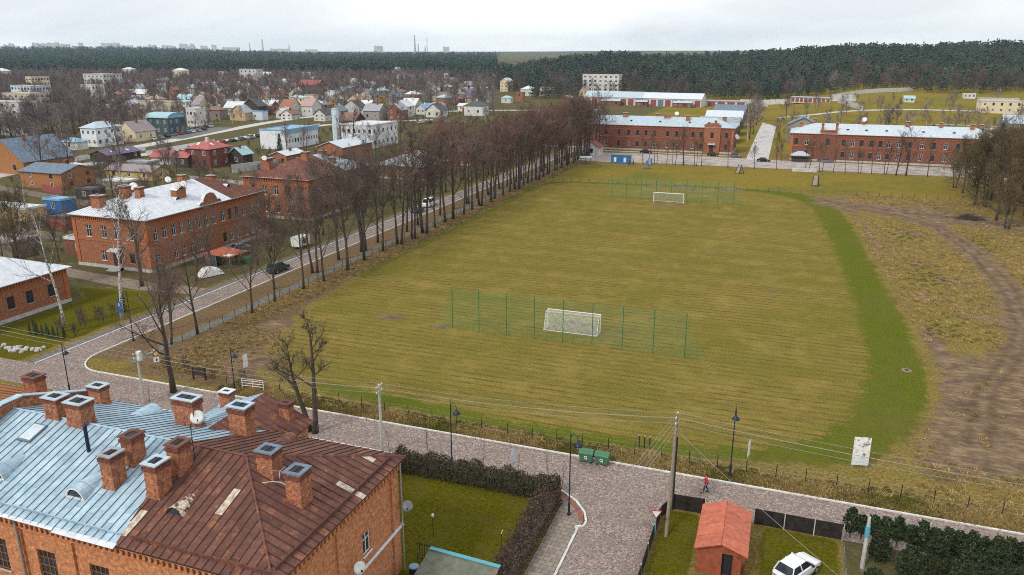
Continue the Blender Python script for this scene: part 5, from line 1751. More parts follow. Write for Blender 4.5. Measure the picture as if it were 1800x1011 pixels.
# smaller houses that fill the far town
rh = random.Random(77)
fill = []
FOOT0 = [(t_[0] - t_[2] - 2, t_[0] + 2, t_[1] - 4, t_[1] + t_[3] + 3) for t_ in TOWN]
while len(fill) < 165:
    Y_ = 425 + 560 * rh.random() ** 1.3
    t_ = rh.uniform(-.52, -.03)
    e, n = t_ * Y_ * CA - Y_ * SA, t_ * Y_ * SA + Y_ * CA
    w_, d_ = rh.uniform(6.5, 12), rh.uniform(6.5, 11)
    if any(a_ < e and e - w_ < b_ and c_ < n + d_ and n < d2 for a_, b_, c_, d2 in FOOT0) or e > -150:
        continue
    FOOT0.append((e - w_ - 2, e + 2, n - 4, n + d_ + 3))
    TOWN.append((e, n, w_, d_, rh.uniform(3, 5.6), '', '', '', '', 0, 0, 1, ''))
    fill.append((Y_, e, n, w_, d_))
fill.sort()
RN = {'r_white': 'white', 'r_grey': 'grey', 'r_brown': 'brown', 'r_orange': 'orange', 'r_pink': 'pink', 'r_slate': 'slate-blue', 'r_dark': 'dark', 'r_teal': 'pale teal'}
CNT = {}
for (Y_, e, n, w_, d_) in fill:
    rm = rh.choice(['r_white', 'r_white', 'r_white', 'r_grey', 'r_grey', 'r_grey', 'r_brown', 'r_brown', 'r_brown', 'r_slate', 'r_dark', 'r_dark', 'r_dark', 'r_teal', 'r_orange', 'r_pink'])
    CNT[rm] = CNT.get(rm, 0) + 1
    house('town_house', nth(CNT[rm]) + ' nearest small far-town house with ' + RN[rm] + ' roof among leafless trees', 'house', e, n, w_, d_, rh.uniform(3, 5.8), rh.choice('ggh'), rh.choice('EN'), rm,
          rh.choice(['offwhite', 'offwhite', 'beige', 'w_greywood', 'w_greywood', 'brick_red', 'conc', 'conc_pale', 'wood', 'w_brownred']), 2, 2, rh.choice([1, 1, 2]), 'small houses of the far town')

# far city on the horizon
rc = random.Random(5)
k = 0
for X_, h_, w_ in [(-4150 + i * 52 + rc.uniform(-20, 20), rc.uniform(25, 44), rc.uniform(25, 80)) for i in range(38)] + [(-950, 46, 60), (-480, 40, 45), (-1750, 24, 140), (-1500, 22, 90), (-2000, 26, 120)]:
    Y_ = rc.uniform(5600, 6300)
    e, n = X_ * CA - Y_ * SA, X_ * SA + Y_ * CA
    k += 1
    root = thing('tower_block', nth(k) + ' pale tower block on the far horizon, counted from the left', 'tower block', (e, n, hz1(e, n)), R(20), 'tower blocks on the far horizon')
    g = MB()
    g.box(-w_ / 2, w_ / 2, -8, 8, 0, h_)
    g.build('wall', M['conc_pale'], root, uv=False)
    g = MB()
    g.box(-w_ / 2 + 4, -w_ / 2 + 12, -4, 4, h_, h_ + 4)
    g.build('roof_house', M['conc'], root, uv=False)
for lab, X_, top, r_, mt in (('tall dark factory chimney on the horizon, right of centre left', -715, 122, 5.5, 'conc'), ('shorter dark chimney beside the tall horizon chimney', -690, 62, 4, 'conc'), ('slim pale mast on the horizon right of the tall chimney', -625, 105, 2.5, 'conc_pale'),
                             ('dark factory chimney on the horizon at the left', -1835, 88, 5, 'conc'), ('small chimney on the horizon left of the dark chimney', -1930, 60, 4, 'conc_pale'), ('small chimney on the horizon right of the dark chimney', -1640, 55, 4, 'conc_pale'), ('low dark chimney on the horizon', -640, 45, 4, 'conc')):
    Y_ = 6000
    e, n = X_ * CA - Y_ * SA, X_ * SA + Y_ * CA
    root = thing('factory_chimney', lab, 'chimney', (e, n, hz1(e, n)))
    g = MB()
    g.lathe((0, 0, 0), [(r_ * 1.5, 0), (r_ * 1.1, top * .5), (r_ * .85, top * .8)], 10)
    g.build('stack', M[mt], root, uv=False)
    g = MB()
    g.lathe((0, 0, top * .8), [(r_ * .85, 0), (r_ * .8, top * .2)], 10)
    g.build('upper_band', M['conc'], root, uv=False)
# ---------------------------------------------------------------- vegetation
def mat_leaf(name, c1, c2, vary=.25, rough=.8, scale=.9):
    return mat_noise(name, c1, c2, scale, rough, vary=vary, lo=.38, hi=.62)


M['bark'] = mat_noise('bark', (.045, .036, .030), (.105, .086, .072), 3, .95, stretch=(4, 4, .7), vary=.2)
M['bark_pine'] = mat_noise('pine_bark', (.10, .055, .035), (.20, .11, .07), 2, .95, vary=.2)
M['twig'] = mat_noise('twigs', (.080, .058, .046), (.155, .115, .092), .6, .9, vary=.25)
M['twig_red'] = mat_noise('red_twigs', (.115, .062, .050), (.205, .118, .092), .6, .9, vary=.25)
M['twig_olive'] = mat_noise('olive_twigs', (.075, .054, .026), (.145, .105, .052), .6, .9, vary=.25)
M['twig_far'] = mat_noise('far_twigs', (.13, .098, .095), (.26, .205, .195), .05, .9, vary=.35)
M['twig_yellow'] = mat_noise('willow_twigs', (.30, .17, .03), (.46, .28, .06), .6, .9, vary=.1)
M['pine'] = mat_leaf('pine_needles', (.019, .041, .030), (.046, .076, .050), .5)
M['spruce'] = mat_leaf('spruce_needles', (.012, .030, .025), (.030, .054, .038), .35)
M['hedge_leaf'] = mat_leaf('hedge_leaves', (.030, .031, .012), (.078, .072, .028), .1, scale=3)
M['hedge_red'] = mat_leaf('bare_hedge', (.055, .034, .026), (.115, .075, .055), .1, scale=3)
M['thuja'] = mat_leaf('thuja_foliage', (.014, .026, .010), (.040, .058, .020), .2, scale=2.5)
m, nt, b = new_mat('birch_bark')
f_ = noise(nt, coords(nt, 'Object', (2.5, 2.5, 7)), 1.4, 4, .7)
nt.links.new(ramp(nt, f_, [(.46, (.62, .60, .57)), (.58, (.035, .03, .03))]), b.inputs['Base Color'])
b.inputs['Roughness'].default_value = .8
M['birch_bark'] = m


def grow(seed, H, r0, clear=.28, limbs=14, sub=7, tw=6, tw2=5, spread=(32, 58), limb_len=.42, twig_r=.016, forks=1, droop=0.0, lean=0.0, up=.35, trunk_top=.9):
    """bare tree: returns (trunk MB, crown MB)"""
    rg = random.Random(seed)
    T_, C_ = MB(), MB()

    def rv(s_):
        return Vector((rg.uniform(-s_, s_), rg.uniform(-s_, s_), rg.uniform(-s_, s_)))

    def path(p, d, L_, n, wob, upw):
        pts = [p.copy()]
        q = p.copy()
        dd = d.copy()
        for i in range(n):
            dd = (dd + rv(wob) + Vector((0, 0, upw))).normalized()
            q = q + dd * (L_ / n)
            pts.append(q.copy())
        return pts

    def at(pts, t):
        x = t * (len(pts) - 1)
        i = min(int(x), len(pts) - 2)
        return pts[i].lerp(pts[i + 1], x - i), (pts[i + 1] - pts[i]).normalized()

    def side_dir(d, ang):
        o = d.orthogonal().normalized()
        o.rotate(Matrix.Rotation(rg.uniform(0, 2 * math.pi), 3, d))
        return (d * math.cos(ang) + o * math.sin(ang)).normalized()

    def cone(p, d, L_, r):
        q = p + d * L_
        u = d.orthogonal().normalized()
        w = d.cross(u)
        b0 = len(C_.v)
        for k in range(3):
            a = 2.094 * k
            s_ = p + (u * math.cos(a) + w * math.sin(a)) * r
            C_.v.append((s_.x, s_.y, s_.z))
        C_.v.append((q.x, q.y, q.z))
        C_.f += [(b0, b0 + 1, b0 + 3), (b0 + 1, b0 + 2, b0 + 3), (b0 + 2, b0, b0 + 3)]
        C_.m += [0, 0, 0]

    def twigs(pts, L_, n, r):
        for k in range(n):
            p, d = at(pts, rg.uniform(.15, 1))
            d2 = side_dir(d, R(rg.uniform(25, 60)))
            d2 = (d2 + Vector((0, 0, up * .4 - droop))).normalized()
            l2 = L_ * rg.uniform(.5, 1.1)
            pp_ = path(p, d2, l2, 2, .2, .05 - droop * .5)
            C_.tube(pp_, [r, r * .75, r * .35], 3, cap=False)
            for j in range(tw2):
                p3, d3 = at(pp_, rg.uniform(.2, 1))
                cone(p3, (side_dir(d3, R(rg.uniform(20, 55))) + Vector((0, 0, up * .25 - droop * 1.6))).normalized(), l2 * rg.uniform(.4, .8), r * .62)

    trunks = []
    for fk in range(forks):
        d0 = Vector((lean, 0, 1)).normalized() if forks == 1 else Vector((.10 * math.cos(fk * math.pi + .4), .10 * math.sin(fk * math.pi + .4), 1)).normalized()
        pts = path(Vector((.0 if forks == 1 else .35 * math.cos(fk * math.pi), 0, -.15)), d0, H * trunk_top * (1 if fk == 0 else rg.uniform(.8, .95)), 7, .07, .03)
        rad = [r0 * (1.25 if i == 0 else 1) * (1 - .86 * (i / 7) ** 1.1) for i in range(8)]
        T_.tube(pts, rad, 7)
        trunks.append(pts)
    for pts in trunks:
        for k in range(limbs):
            t = clear + (1 - clear) * ((k + rg.random()) / limbs) ** .85
            t = min(t, .99)
            p, d = at(pts, t)
            ang = R(rg.uniform(*spread)) * (1.1 - .5 * t)
            d1 = side_dir(d, ang)
            L1 = H * limb_len * rg.uniform(.7, 1.1) * (1.12 - .75 * (t - clear) / (1 - clear))
            r1 = r0 * .42 * (1.1 - .75 * t)
            lp = path(p, d1, L1, 4, .16, up * .35 - droop * .12)
            T_.tube(lp, [r1, r1 * .8, r1 * .6, r1 * .42, r1 * .2], 5, cap=False)
            twigs(lp, L1 * .3, max(2, tw // 2), twig_r * 1.2)
            for j in range(sub):
                p2, d2 = at(lp, rg.uniform(.22, 1))
                L2 = L1 * rg.uniform(.3, .5)
                sp = path(p2, (side_dir(d2, R(rg.uniform(28, 62))) + Vector((0, 0, up * .5))).normalized(), L2, 3, .2, up * .2 - droop * .3)
                C_.tube(sp, [r1 * .42, r1 * .33, r1 * .24, r1 * .1], 3, cap=False)
                twigs(sp, L2 * .55, tw, twig_r)
    return T_, C_


KIND = {}


def kind(key, H, bark, twig, **kw):
    T_, C_ = grow(hash(key) % 1000 if False else sum(ord(c) * (i + 3) for i, c in enumerate(key)), H, **kw)
    KIND[key] = (H, T_.mesh('trunk', M[bark], False, True), C_.mesh('crown', M[twig], False))


kind('ave1', 14, 'bark', 'twig_red', r0=.18, limbs=14, sub=7, tw=6, tw2=5, spread=(30, 66), up=.34, limb_len=.46, clear=.24, twig_r=.013)
kind('ave2', 14, 'bark', 'twig_red', r0=.19, limbs=13, sub=7, tw=6, tw2=5, spread=(34, 74), up=.30, limb_len=.48, clear=.20, twig_r=.013)
kind('ave3', 14, 'bark', 'twig', r0=.19, limbs=8, sub=7, tw=6, tw2=5, spread=(28, 62), up=.36, limb_len=.40, clear=.30, twig_r=.013, forks=2)
kind('near1', 14, 'bark', 'twig', r0=.18, limbs=14, sub=7, tw=7, tw2=5, spread=(26, 62), up=.36, limb_len=.47, clear=.24, twig_r=.0135)
kind('near2', 14, 'bark', 'twig', r0=.16, limbs=13, sub=7, tw=7, tw2=5, spread=(30, 70), up=.30, limb_len=.50, clear=.20, twig_r=.0135)
kind('near3', 14, 'bark', 'twig', r0=.20, limbs=9, sub=7, tw=6, tw2=5, spread=(24, 62), up=.36, limb_len=.36, clear=.32, twig_r=.0135, forks=2, lean=.1)
kind('open1', 13, 'bark', 'twig', r0=.28, limbs=11, sub=6, tw=6, tw2=4, spread=(35, 68), up=.25, limb_len=.48, clear=.3)
kind('open2', 13, 'bark', 'twig', r0=.24, limbs=12, sub=6, tw=6, tw2=4, spread=(30, 62), up=.3, limb_len=.45, clear=.22)
kind('fork1', 13, 'bark', 'twig', r0=.30, limbs=11, sub=6, tw=6, tw2=5, spread=(30, 72), up=.22, limb_len=.28, clear=.38, forks=2, twig_r=.015)
kind('slim1', 9, 'bark', 'twig', r0=.11, limbs=10, sub=5, tw=5, tw2=3, spread=(22, 42), up=.55, limb_len=.36, clear=.3, twig_r=.014)
kind('slim2', 9, 'bark', 'twig_olive', r0=.10, limbs=9, sub=5, tw=5, tw2=3, spread=(26, 50), up=.45, limb_len=.36, clear=.34, twig_r=.014, forks=2)
kind('copse1', 17, 'bark', 'twig_olive', r0=.26, limbs=18, sub=8, tw=8, tw2=5, spread=(28, 70), up=.32, limb_len=.46, clear=.14, twig_r=.026)
kind('copse2', 17, 'bark', 'twig_olive', r0=.24, limbs=13, sub=8, tw=8, tw2=5, spread=(30, 74), up=.30, limb_len=.44, clear=.12, twig_r=.026, forks=2)
kind('birch1', 20, 'birch_bark', 'twig', r0=.26, limbs=13, sub=6, tw=6, tw2=4, spread=(30, 62), up=.3, limb_len=.28, clear=.36, droop=.10, twig_r=.018)
kind('birch2', 20, 'birch_bark', 'twig', r0=.24, limbs=9, sub=5, tw=5, tw2=4, spread=(32, 66), up=.25, limb_len=.30, clear=.30, droop=.08, twig_r=.018)
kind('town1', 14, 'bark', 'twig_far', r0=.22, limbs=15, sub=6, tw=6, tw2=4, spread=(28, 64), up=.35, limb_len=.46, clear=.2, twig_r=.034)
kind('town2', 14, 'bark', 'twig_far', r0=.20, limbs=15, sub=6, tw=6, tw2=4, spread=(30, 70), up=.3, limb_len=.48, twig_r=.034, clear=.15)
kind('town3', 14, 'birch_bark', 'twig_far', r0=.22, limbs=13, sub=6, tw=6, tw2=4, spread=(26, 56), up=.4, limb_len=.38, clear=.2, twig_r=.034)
kind('willow', 10, 'bark', 'twig_yellow', r0=.35, limbs=14, sub=7, tw=7, tw2=5, spread=(35, 70), up=.3, limb_len=.5, clear=.25, droop=.35, twig_r=.03)
kind('shrub', 3, 'bark', 'twig', r0=.05, limbs=16, sub=5, tw=4, tw2=3, spread=(20, 70), up=.5, limb_len=.5, clear=.03, twig_r=.010, forks=2)
kind('sapling', 4.5, 'bark', 'twig', r0=.035, limbs=7, sub=3, tw=2, tw2=1, spread=(20, 40), up=.6, limb_len=.25, clear=.35, twig_r=.008)
rp = random.Random(11)
COUNT = {}


def plant(key, e, n, H, label, cat='bare tree', group=None, name='bare_tree', rot=None):
    H0, tm, cm = KIND[key]
    o = thing(name, label, cat, (e, n, hz1(e, n)), rp.uniform(0, 6.28) if rot is None else rot, group)
    s_ = H / H0
    o.scale = (s_ * rp.uniform(.92, 1.08), s_ * rp.uniform(.92, 1.08), s_)
    link('trunk', tm, o)
    link('crown', cm, o)
    return o


# avenue rows: between street and path, and along the field fence
ra = random.Random(4)


def ave_h(n):
    return 12.5 + 7.5 * min(1, max(0, (n - 88) / 26.0)) + ra.uniform(-3.2, 2.2)


n_ = 86.7
k = 0
while n_ < 292:
    k += 1
    plant(ra.choice(['near1', 'near2', 'near3'] if n_ < 150 else ['ave1', 'ave2', 'ave3', 'near2']), -71.0 + ra.uniform(-.5, .5), n_, ave_h(n_), nth(k) + ' bare tree of the row between footpath and playing field, from the near end', group='avenue trees beside the field')
    n_ += ra.uniform(4.0, 7.4) if n_ < 150 else (ra.uniform(4.0, 6.4) if n_ < 190 else ra.uniform(2.8, 4.6))
n_ = 98.0
k = 0
while n_ < 292:
    k += 1
    plant(ra.choice(['near1', 'near2', 'near3'] if n_ < 150 else ['ave1', 'ave2', 'ave3', 'near1']), -75.3 + ra.uniform(-.6, .6), n_, ave_h(n_) * .96, nth(k) + ' bare tree of the row between cobbled avenue and footpath, from the near end', group='avenue trees beside the cobbled street')
    n_ += ra.uniform(6.5, 11) if n_ < 150 else (ra.uniform(5, 8) if n_ < 190 else ra.uniform(3.2, 5.2))
n_ = 103.0
k = 0
while n_ < 285:
    k += 1
    plant(ra.choice(['near1', 'near2', 'open2', 'open1'] if n_ < 170 else ['ave1', 'ave2', 'ave3']), -89.0 + ra.uniform(-5.0, 2.4), n_, ra.uniform(10, 14) + (3 if n_ > 160 else 0), nth(k) + ' bare tree on the house side of the avenue, from the near end', group='trees in front of the avenue houses')
    n_ += ra.uniform(6, 11.0) if n_ < 170 else ra.uniform(3.5, 6)
for (key, e, n, H, lab) in (('open1', -62.1, 61.4, 15.5, 'bare tree with spreading limbs on the kerb by the priority sign'), ('ave2', -72.6, 77.2, 13.5, 'bare tree beside the start of the footpath'), ('ave3', -73.3, 72.8, 12.0, 'bare tree nearest the avenue corner kerb'),
                            ('open2', -77.3, 77.5, 8.5, 'small bare tree on the verge beside the avenue corner'), ('fork1', -42.3, 58.6, 13.2, 'tall forked bare tree on the front street beside the rusty roof'),
                            ('birch1', -86.6, 78.3, 20.0, 'tall white-barked birch beside the blue sign'), ('birch2', -91.5, 73.2, 18.5, 'white-barked birch in front of the single-storey house at the left edge'),
                            ('open1', -96.5, 92.0, 13.5, 'dark bare tree leaning at the corner of the curled-gable house'), ('copse1', -113.0, 84.5, 15.5, 'tall dark tree behind the single-storey house at the left edge'),
                            ('open2', -90.5, 97.5, 10.5, 'bare tree beside the white tarpaulin'), ('open2', -103, 62, 12, 'bare tree at the left edge in front of the white roof'),
                            ('open1', -120, 138, 12, 'bare tree between the first and second avenue houses'), ('open2', -108, 137, 12, 'bare tree in the gap right of the rusty roof end'), ('open1', -126, 112, 11, 'bare tree behind the curled-gable house')):
    plant(key, e, n, H, lab)
for k in range(34):
    e, n = ra.uniform(-175, -121), ra.uniform(84, 172)
    plant(ra.choice(['near1', 'near2', 'open2', 'birch2']), e, n, ra.uniform(6, 11.5), nth(k + 1) + ' bare garden tree left of the curled-gable house', group='bare trees in the left gardens')
# copse on the right
for k, (e, n, H, key) in enumerate(((41.7, 214.3, 17, 'copse1'), (43.6, 213.2, 17, 'copse2'), (42.8, 196.3, 17, 'copse1'), (43.1, 187.2, 15, 'copse2'), (49.9, 204.2, 19, 'copse1'), (41.5, 242, 12.5, 'copse2'), (42.0, 233, 14.5, 'copse1'), (47, 246, 15, 'copse1'), (48, 232, 17, 'copse2'), (54, 226, 18, 'copse1'), (60, 214, 18, 'copse2'), (47, 205, 16, 'copse1'), (55, 200, 17, 'copse2'), (46.5, 224, 18, 'copse2'),
                                    (53, 218, 19, 'copse1'), (52, 240, 17, 'copse1'), (57, 230, 19, 'copse2'), (52, 254, 14, 'copse1'), (56, 250, 18, 'copse2'), (62, 240, 19, 'copse1'), (52, 192, 17, 'copse2'), (47.5, 178, 13, 'copse1'), (64, 222, 18, 'copse2'), (58, 206, 18, 'copse1'), (68, 252, 18, 'copse1'), (47, 258, 9, 'slim2'))):
    plant(key, e, n, H, nth(k + 1) + ' olive-brown tree of the thick copse at the right edge, nearest trunks first', group='trees of the right-hand copse')
# young trees along the parade road
for k, (e, H, key) in enumerate(((-48.3, 8.5, 'slim1'), (-46.6, 9, 'slim1'), (-44.2, 7.5, 'slim2'), (-40.5, 7, 'slim1'), (-38.0, 8, 'slim2'), (-35.0, 10, 'open1'), (-31.1, 8, 'slim2'), (-29.2, 8, 'slim1'), (-20.7, 8, 'slim1'), (-12.6, 7, 'slim2'), (-5.9, 7, 'slim1'), (3.4, 9, 'slim2'), (7.3, 9, 'slim2'),
                                 (11.0, 7, 'slim1'), (14.3, 8, 'slim1'), (18.4, 7, 'slim2'), (21.9, 9, 'slim1'), (25.7, 9, 'slim2'), (28.6, 10, 'open2'), (31.4, 12, 'open2'), (37.3, 10, 'slim1'))):
    plant(key, e, 261.4 + rp.uniform(-.8, .8), H * 1.2, nth(k + 1) + ' young tree along the concrete parade road, counted from the left', group='young trees along the parade road')
for k, (e, n, H, key) in enumerate(((-19.5, 330, 14, 'birch1'), (-20, 352, 15, 'town1'), (-20, 375, 15, 'town2'), (-21, 398, 15, 'birch2'), (-21, 420, 14, 'town1'), (-22, 440, 14, 'town2'), (-7, 310, 8, 'slim2'), (-7.5, 340, 11, 'town2'), (-8, 470, 12, 'town1'), (-24, 462, 15, 'birch1'), (-5, 282, 7, 'slim2'), (-21, 291, 7, 'slim1'))):
    plant(key, e, n, H, nth(k + 1) + ' bare tree lining the north street between the barracks', group='trees along the north street')
for k, (e, n, H, key) in enumerate(((10, 340, 9, 'town1'), (22, 360, 10, 'town2'), (40, 345, 10, 'town3'), (36, 380, 12, 'town1'), (58, 370, 10, 'town2'), (66, 400, 12, 'town3'), (80, 380, 10, 'town1'), (94, 420, 13, 'town3'), (48, 420, 9, 'town2'), (105, 470, 10, 'town1'), (30, 470, 9, 'town2'), (20, 640, 17, 'town3'), (-2, 630, 16, 'town3'), (112, 560, 11, 'town3'), (82, 330, 12, 'town1'))):
    plant(key, e, n, H, nth(k + 1) + ' bare tree in the yards behind the right-hand barracks', group='trees behind the right-hand barracks')
for (e, n, H, lab) in ((-262, 410, 9.5, 'golden willow left of the school chimney tower'), (-252, 420, 8.5, 'golden willow touching the school chimney tower'), (-238, 425, 10.5, 'round golden willow right of the school chimney tower')):
    plant('willow', e, n, H, lab, 'willow', 'golden willows', 'willow_tree')
for k, (e, n, H) in enumerate(((-160, 262, 15), (-150, 240, 14), (-138, 258, 16), (-135, 235, 12), (-165, 238, 12))):
    plant(['open1', 'ave3', 'open2'][k % 3], e, n, H, nth(k + 1) + ' dark bare tree in front of the white school', group='trees in front of the school')
# shrubs and saplings on the near verges
for k, (e, n, H) in enumerate(((-66, 67.5, 1.6), (-64.5, 66.2, 1.4), (-68, 66.5, 1.5), (-60.5, 66, 1.2), (-57, 66.8, 1.5), (-90.5, 71.5, 2.0), (-88.5, 73.5, 2.4), (-88, 76.0, 2.4), (-89.8, 77.5, 2.0), (-91.2, 75.5, 2.3), (-87.2, 71, 1.8), (-89.5, 79.5, 1.8))):
    plant('shrub', e, n, H, nth(k + 1) + ' low bare shrub near the avenue corner', 'shrub', 'bare shrubs near the avenue corner', 'bare_shrub')
for k, e in enumerate((-28.7, -23.6, -20.2, -17.3, -16.2, -32.4, -44.6, -46.9, -57.4, -60.2)):
    plant('sapling', e, 57.0 if e > -31 else 56.4, rp.uniform(3, 4.4), nth(k + 1) + ' thin leafless sapling along the near kerb of the front street', 'sapling', 'saplings along the front street', 'sapling')


# evergreens
def conifer(seed, H, crown0, rmax, tiers, mat, pine=True, dens=1.0):
    rg = random.Random(seed)
    T_ = MB()
    T_.tube([(0, 0, -.2), (0, 0, H * .5), (0, 0, H * .95)], [H * .014, H * .010, .03], 5)
    C_ = MB()
    for i in range(int(tiers * dens)):
        t = (i + rg.random()) / (tiers * dens)
        z = H * (crown0 + (1 - crown0) * t)
        if pine:
            rr = rmax * (math.sin(math.pi * min(.93, .22 + t * .71)) ** .6) * rg.uniform(.55, 1.05)
        else:
            rr = rmax * (1 - t) * rg.uniform(.75, 1.05) + .12
        n = 7 if pine else 9
        for j in range(n):
            a = rg.uniform(0, 6.283)
            r_ = rr * math.sqrt(rg.uniform(.1, 1))
            c = Vector((r_ * math.cos(a), r_ * math.sin(a), z + rg.uniform(-.3, .3) - (0 if pine else r_ * .25)))
            s_ = H * .062 * rg.uniform(.6, 1.25) if pine else H * .04 * rg.uniform(.6, 1.2)
            u = Vector((math.cos(a), math.sin(a), rg.uniform(-.5, .4 if pine else -.05))).normalized()
            w = Vector((-math.sin(a), math.cos(a), rg.uniform(-.5, .5))).normalized()
            v = u.cross(w).normalized()
            P = [c - u * s_ - w * s_ * .5, c + u * s_ * 1.2, c - u * s_ * .2 + w * s_ * .9, c + v * s_ * .8]
            b0 = len(C_.v)
            C_.v += [tuple(p) for p in P]
            C_.f += [(b0, b0 + 1, b0 + 2), (b0, b0 + 3, b0 + 1), (b0 + 2, b0 + 1, b0 + 3)]
            C_.m += [0, 0, 0]
    return T_, C_


T_, C_ = conifer(1, 9, .06, 2.2, 26, 'spruce', False, 1.4)
KIND['spruce'] = (9, T_.mesh('trunk', M['bark'], False), C_.mesh('crown', M['spruce'], False))
T_, C_ = conifer(2, 18, .42, 3.6, 22, 'pine', True, 1.4)
KIND['pine'] = (18, T_.mesh('trunk', M['bark_pine'], False), C_.mesh('crown', M['pine'], False))
for (e, n, H, lab) in ((-89.3, 81.0, 3.2, 'small blue-green spruce on the lawn beside the birch'), (-245, 525, 11, 'tall dark spruce in mid town'), (-228, 535, 12, 'dark spruce right of the brown gabled house'), (-186, 252, 6, 'dark evergreen in front of the sports hall'),
                       (-182, 246, 5, 'smaller dark evergreen beside the sports hall'), (13, 330, 8, 'left dark spruce behind the right-hand barracks'), (48, 340, 9, 'middle dark spruce behind the right-hand barracks'), (72, 345, 10, 'right dark spruce behind the right-hand barracks'), (-178, 431, 8, 'dark pine in front of the maroon shed')):
    plant('spruce', e, n, H, lab, 'spruce', None, 'spruce_tree')
for k in range(9):
    plant('spruce', -93.6 + k * .75, 69.6 + rp.uniform(-.2, .2), rp.uniform(1.3, 2.3), nth(k + 1) + ' slim clipped conifer of the garden row by the birch', 'conifer', 'clipped conifers by the birch', 'conifer').scale.x *= .55


def instancer(name, label, pts, keys, cat):
    """one scattered mass: points with scale, turn and kind, drawn by geometry nodes"""
    col = bpy.data.collections.new(name + '_sources')
    for i, kk in enumerate(keys):
        if kk in SRC:
            me = SRC[kk]
        else:
            H0, tm, cm = KIND[kk]
            me = bpy.data.meshes.new('src_' + kk)
            v1 = np.empty(len(tm.vertices) * 3)
            tm.vertices.foreach_get('co', v1)
            v2 = np.empty(len(cm.vertices) * 3)
            cm.vertices.foreach_get('co', v2)
            f1 = [tuple(p.vertices) for p in tm.polygons]
            k0 = len(tm.vertices)
            f2 = [tuple(i_ + k0 for i_ in p.vertices) for p in cm.polygons]
            me.from_pydata(np.concatenate([v1, v2]).reshape(-1, 3).tolist(), [], f1 + f2)
            me.materials.append(tm.materials[0])
            me.materials.append(cm.materials[0])
            me.polygons.foreach_set('material_index', [0] * len(f1) + [1] * len(f2))
            SRC[kk] = me
        so = bpy.data.objects.new('%02d_%s' % (i, kk), me)
        col.objects.link(so)
    me = bpy.data.meshes.new(name)
    A = np.array([p[:3] for p in pts], float)
    me.from_pydata(A.tolist(), [], [])
    for an_, tp, ix in (('scl', 'FLOAT', 3), ('rot', 'FLOAT', 4), ('idx', 'INT', 5)):
        at_ = me.attributes.new(an_, tp, 'POINT')
        at_.data.foreach_set('value', np.array([p[ix] for p in pts], np.float32 if tp == 'FLOAT' else np.int32))
    o = link(name, me)
    ng = bpy.data.node_groups.new(name + '_scatter', 'GeometryNodeTree')
    ng.interface.new_socket('Geometry', in_out='INPUT', socket_type='NodeSocketGeometry')
    ng.interface.new_socket('Geometry', in_out='OUTPUT', socket_type='NodeSocketGeometry')
    gi, go_ = ng.nodes.new('NodeGroupInput'), ng.nodes.new('NodeGroupOutput')
    ip = ng.nodes.new('GeometryNodeInstanceOnPoints')
    ci = ng.nodes.new('GeometryNodeCollectionInfo')
    ci.inputs['Collection'].default_value = col
    ci.inputs['Separate Children'].default_value = True
    ci.inputs['Reset Children'].default_value = True
    ip.inputs['Pick Instance'].default_value = True

    def na(nm, tp):
        q = ng.nodes.new('GeometryNodeInputNamedAttribute')
        q.data_type = tp
        q.inputs['Name'].default_value = nm
        return q.outputs['Attribute']
    cx_ = ng.nodes.new('ShaderNodeCombineXYZ')
    ng.links.new(na('rot', 'FLOAT'), cx_.inputs['Z'])
    ng.links.new(gi.outputs[0], ip.inputs['Points'])
    ng.links.new(ci.outputs[0], ip.inputs['Instance'])
    ng.links.new(na('idx', 'INT'), ip.inputs['Instance Index'])
    ng.links.new(cx_.outputs[0], ip.inputs['Rotation'])
    ng.links.new(na('scl', 'FLOAT'), ip.inputs['Scale'])
    ng.links.new(ip.outputs[0], go_.inputs[0])
    md = o.modifiers.new('scatter', 'NODES')
    md.node_group = ng
    return tag(o, label, cat, kind='stuff')


SRC = {}
# light versions for the far mass
T_, C_ = conifer(5, 18, .16, 5.6, 11, 'pine', True, 1.0)
KIND['pine_far1'] = (18, T_.mesh('trunk', M['bark_pine'], False), C_.mesh('crown', M['pine'], False))
T_, C_ = conifer(8, 20, .14, 6.2, 12, 'pine', True, 1.0)
KIND['pine_far2'] = (20, T_.mesh('trunk', M['bark_pine'], False), C_.mesh('crown', M['pine'], False))
T_, C_ = conifer(9, 21, .15, 3.4, 14, 'spruce', False, 1.0)
KIND['spruce_far'] = (21, T_.mesh('trunk', M['bark'], False), C_.mesh('crown', M['spruce'], False))
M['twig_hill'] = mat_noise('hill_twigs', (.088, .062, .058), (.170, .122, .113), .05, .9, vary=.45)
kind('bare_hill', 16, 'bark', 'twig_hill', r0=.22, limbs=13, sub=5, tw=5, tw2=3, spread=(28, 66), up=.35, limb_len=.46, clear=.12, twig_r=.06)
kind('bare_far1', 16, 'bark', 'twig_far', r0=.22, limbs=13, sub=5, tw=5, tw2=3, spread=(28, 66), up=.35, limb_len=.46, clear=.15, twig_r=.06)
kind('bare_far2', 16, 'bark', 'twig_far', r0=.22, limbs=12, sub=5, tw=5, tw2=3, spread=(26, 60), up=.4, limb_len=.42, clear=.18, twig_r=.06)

FOOT = [(t_[0] - t_[2] - 3, t_[0] + 3, t_[1] - 8, t_[1] + t_[3] + 2) for t_ in TOWN]


def clear_of(e, n):
    return not any(a_ < e < b_ and c_ < n < d_ for a_, b_, c_, d_ in FOOT)


def XY(X, Y):
    return X * CA - Y * SA, X * SA + Y * CA


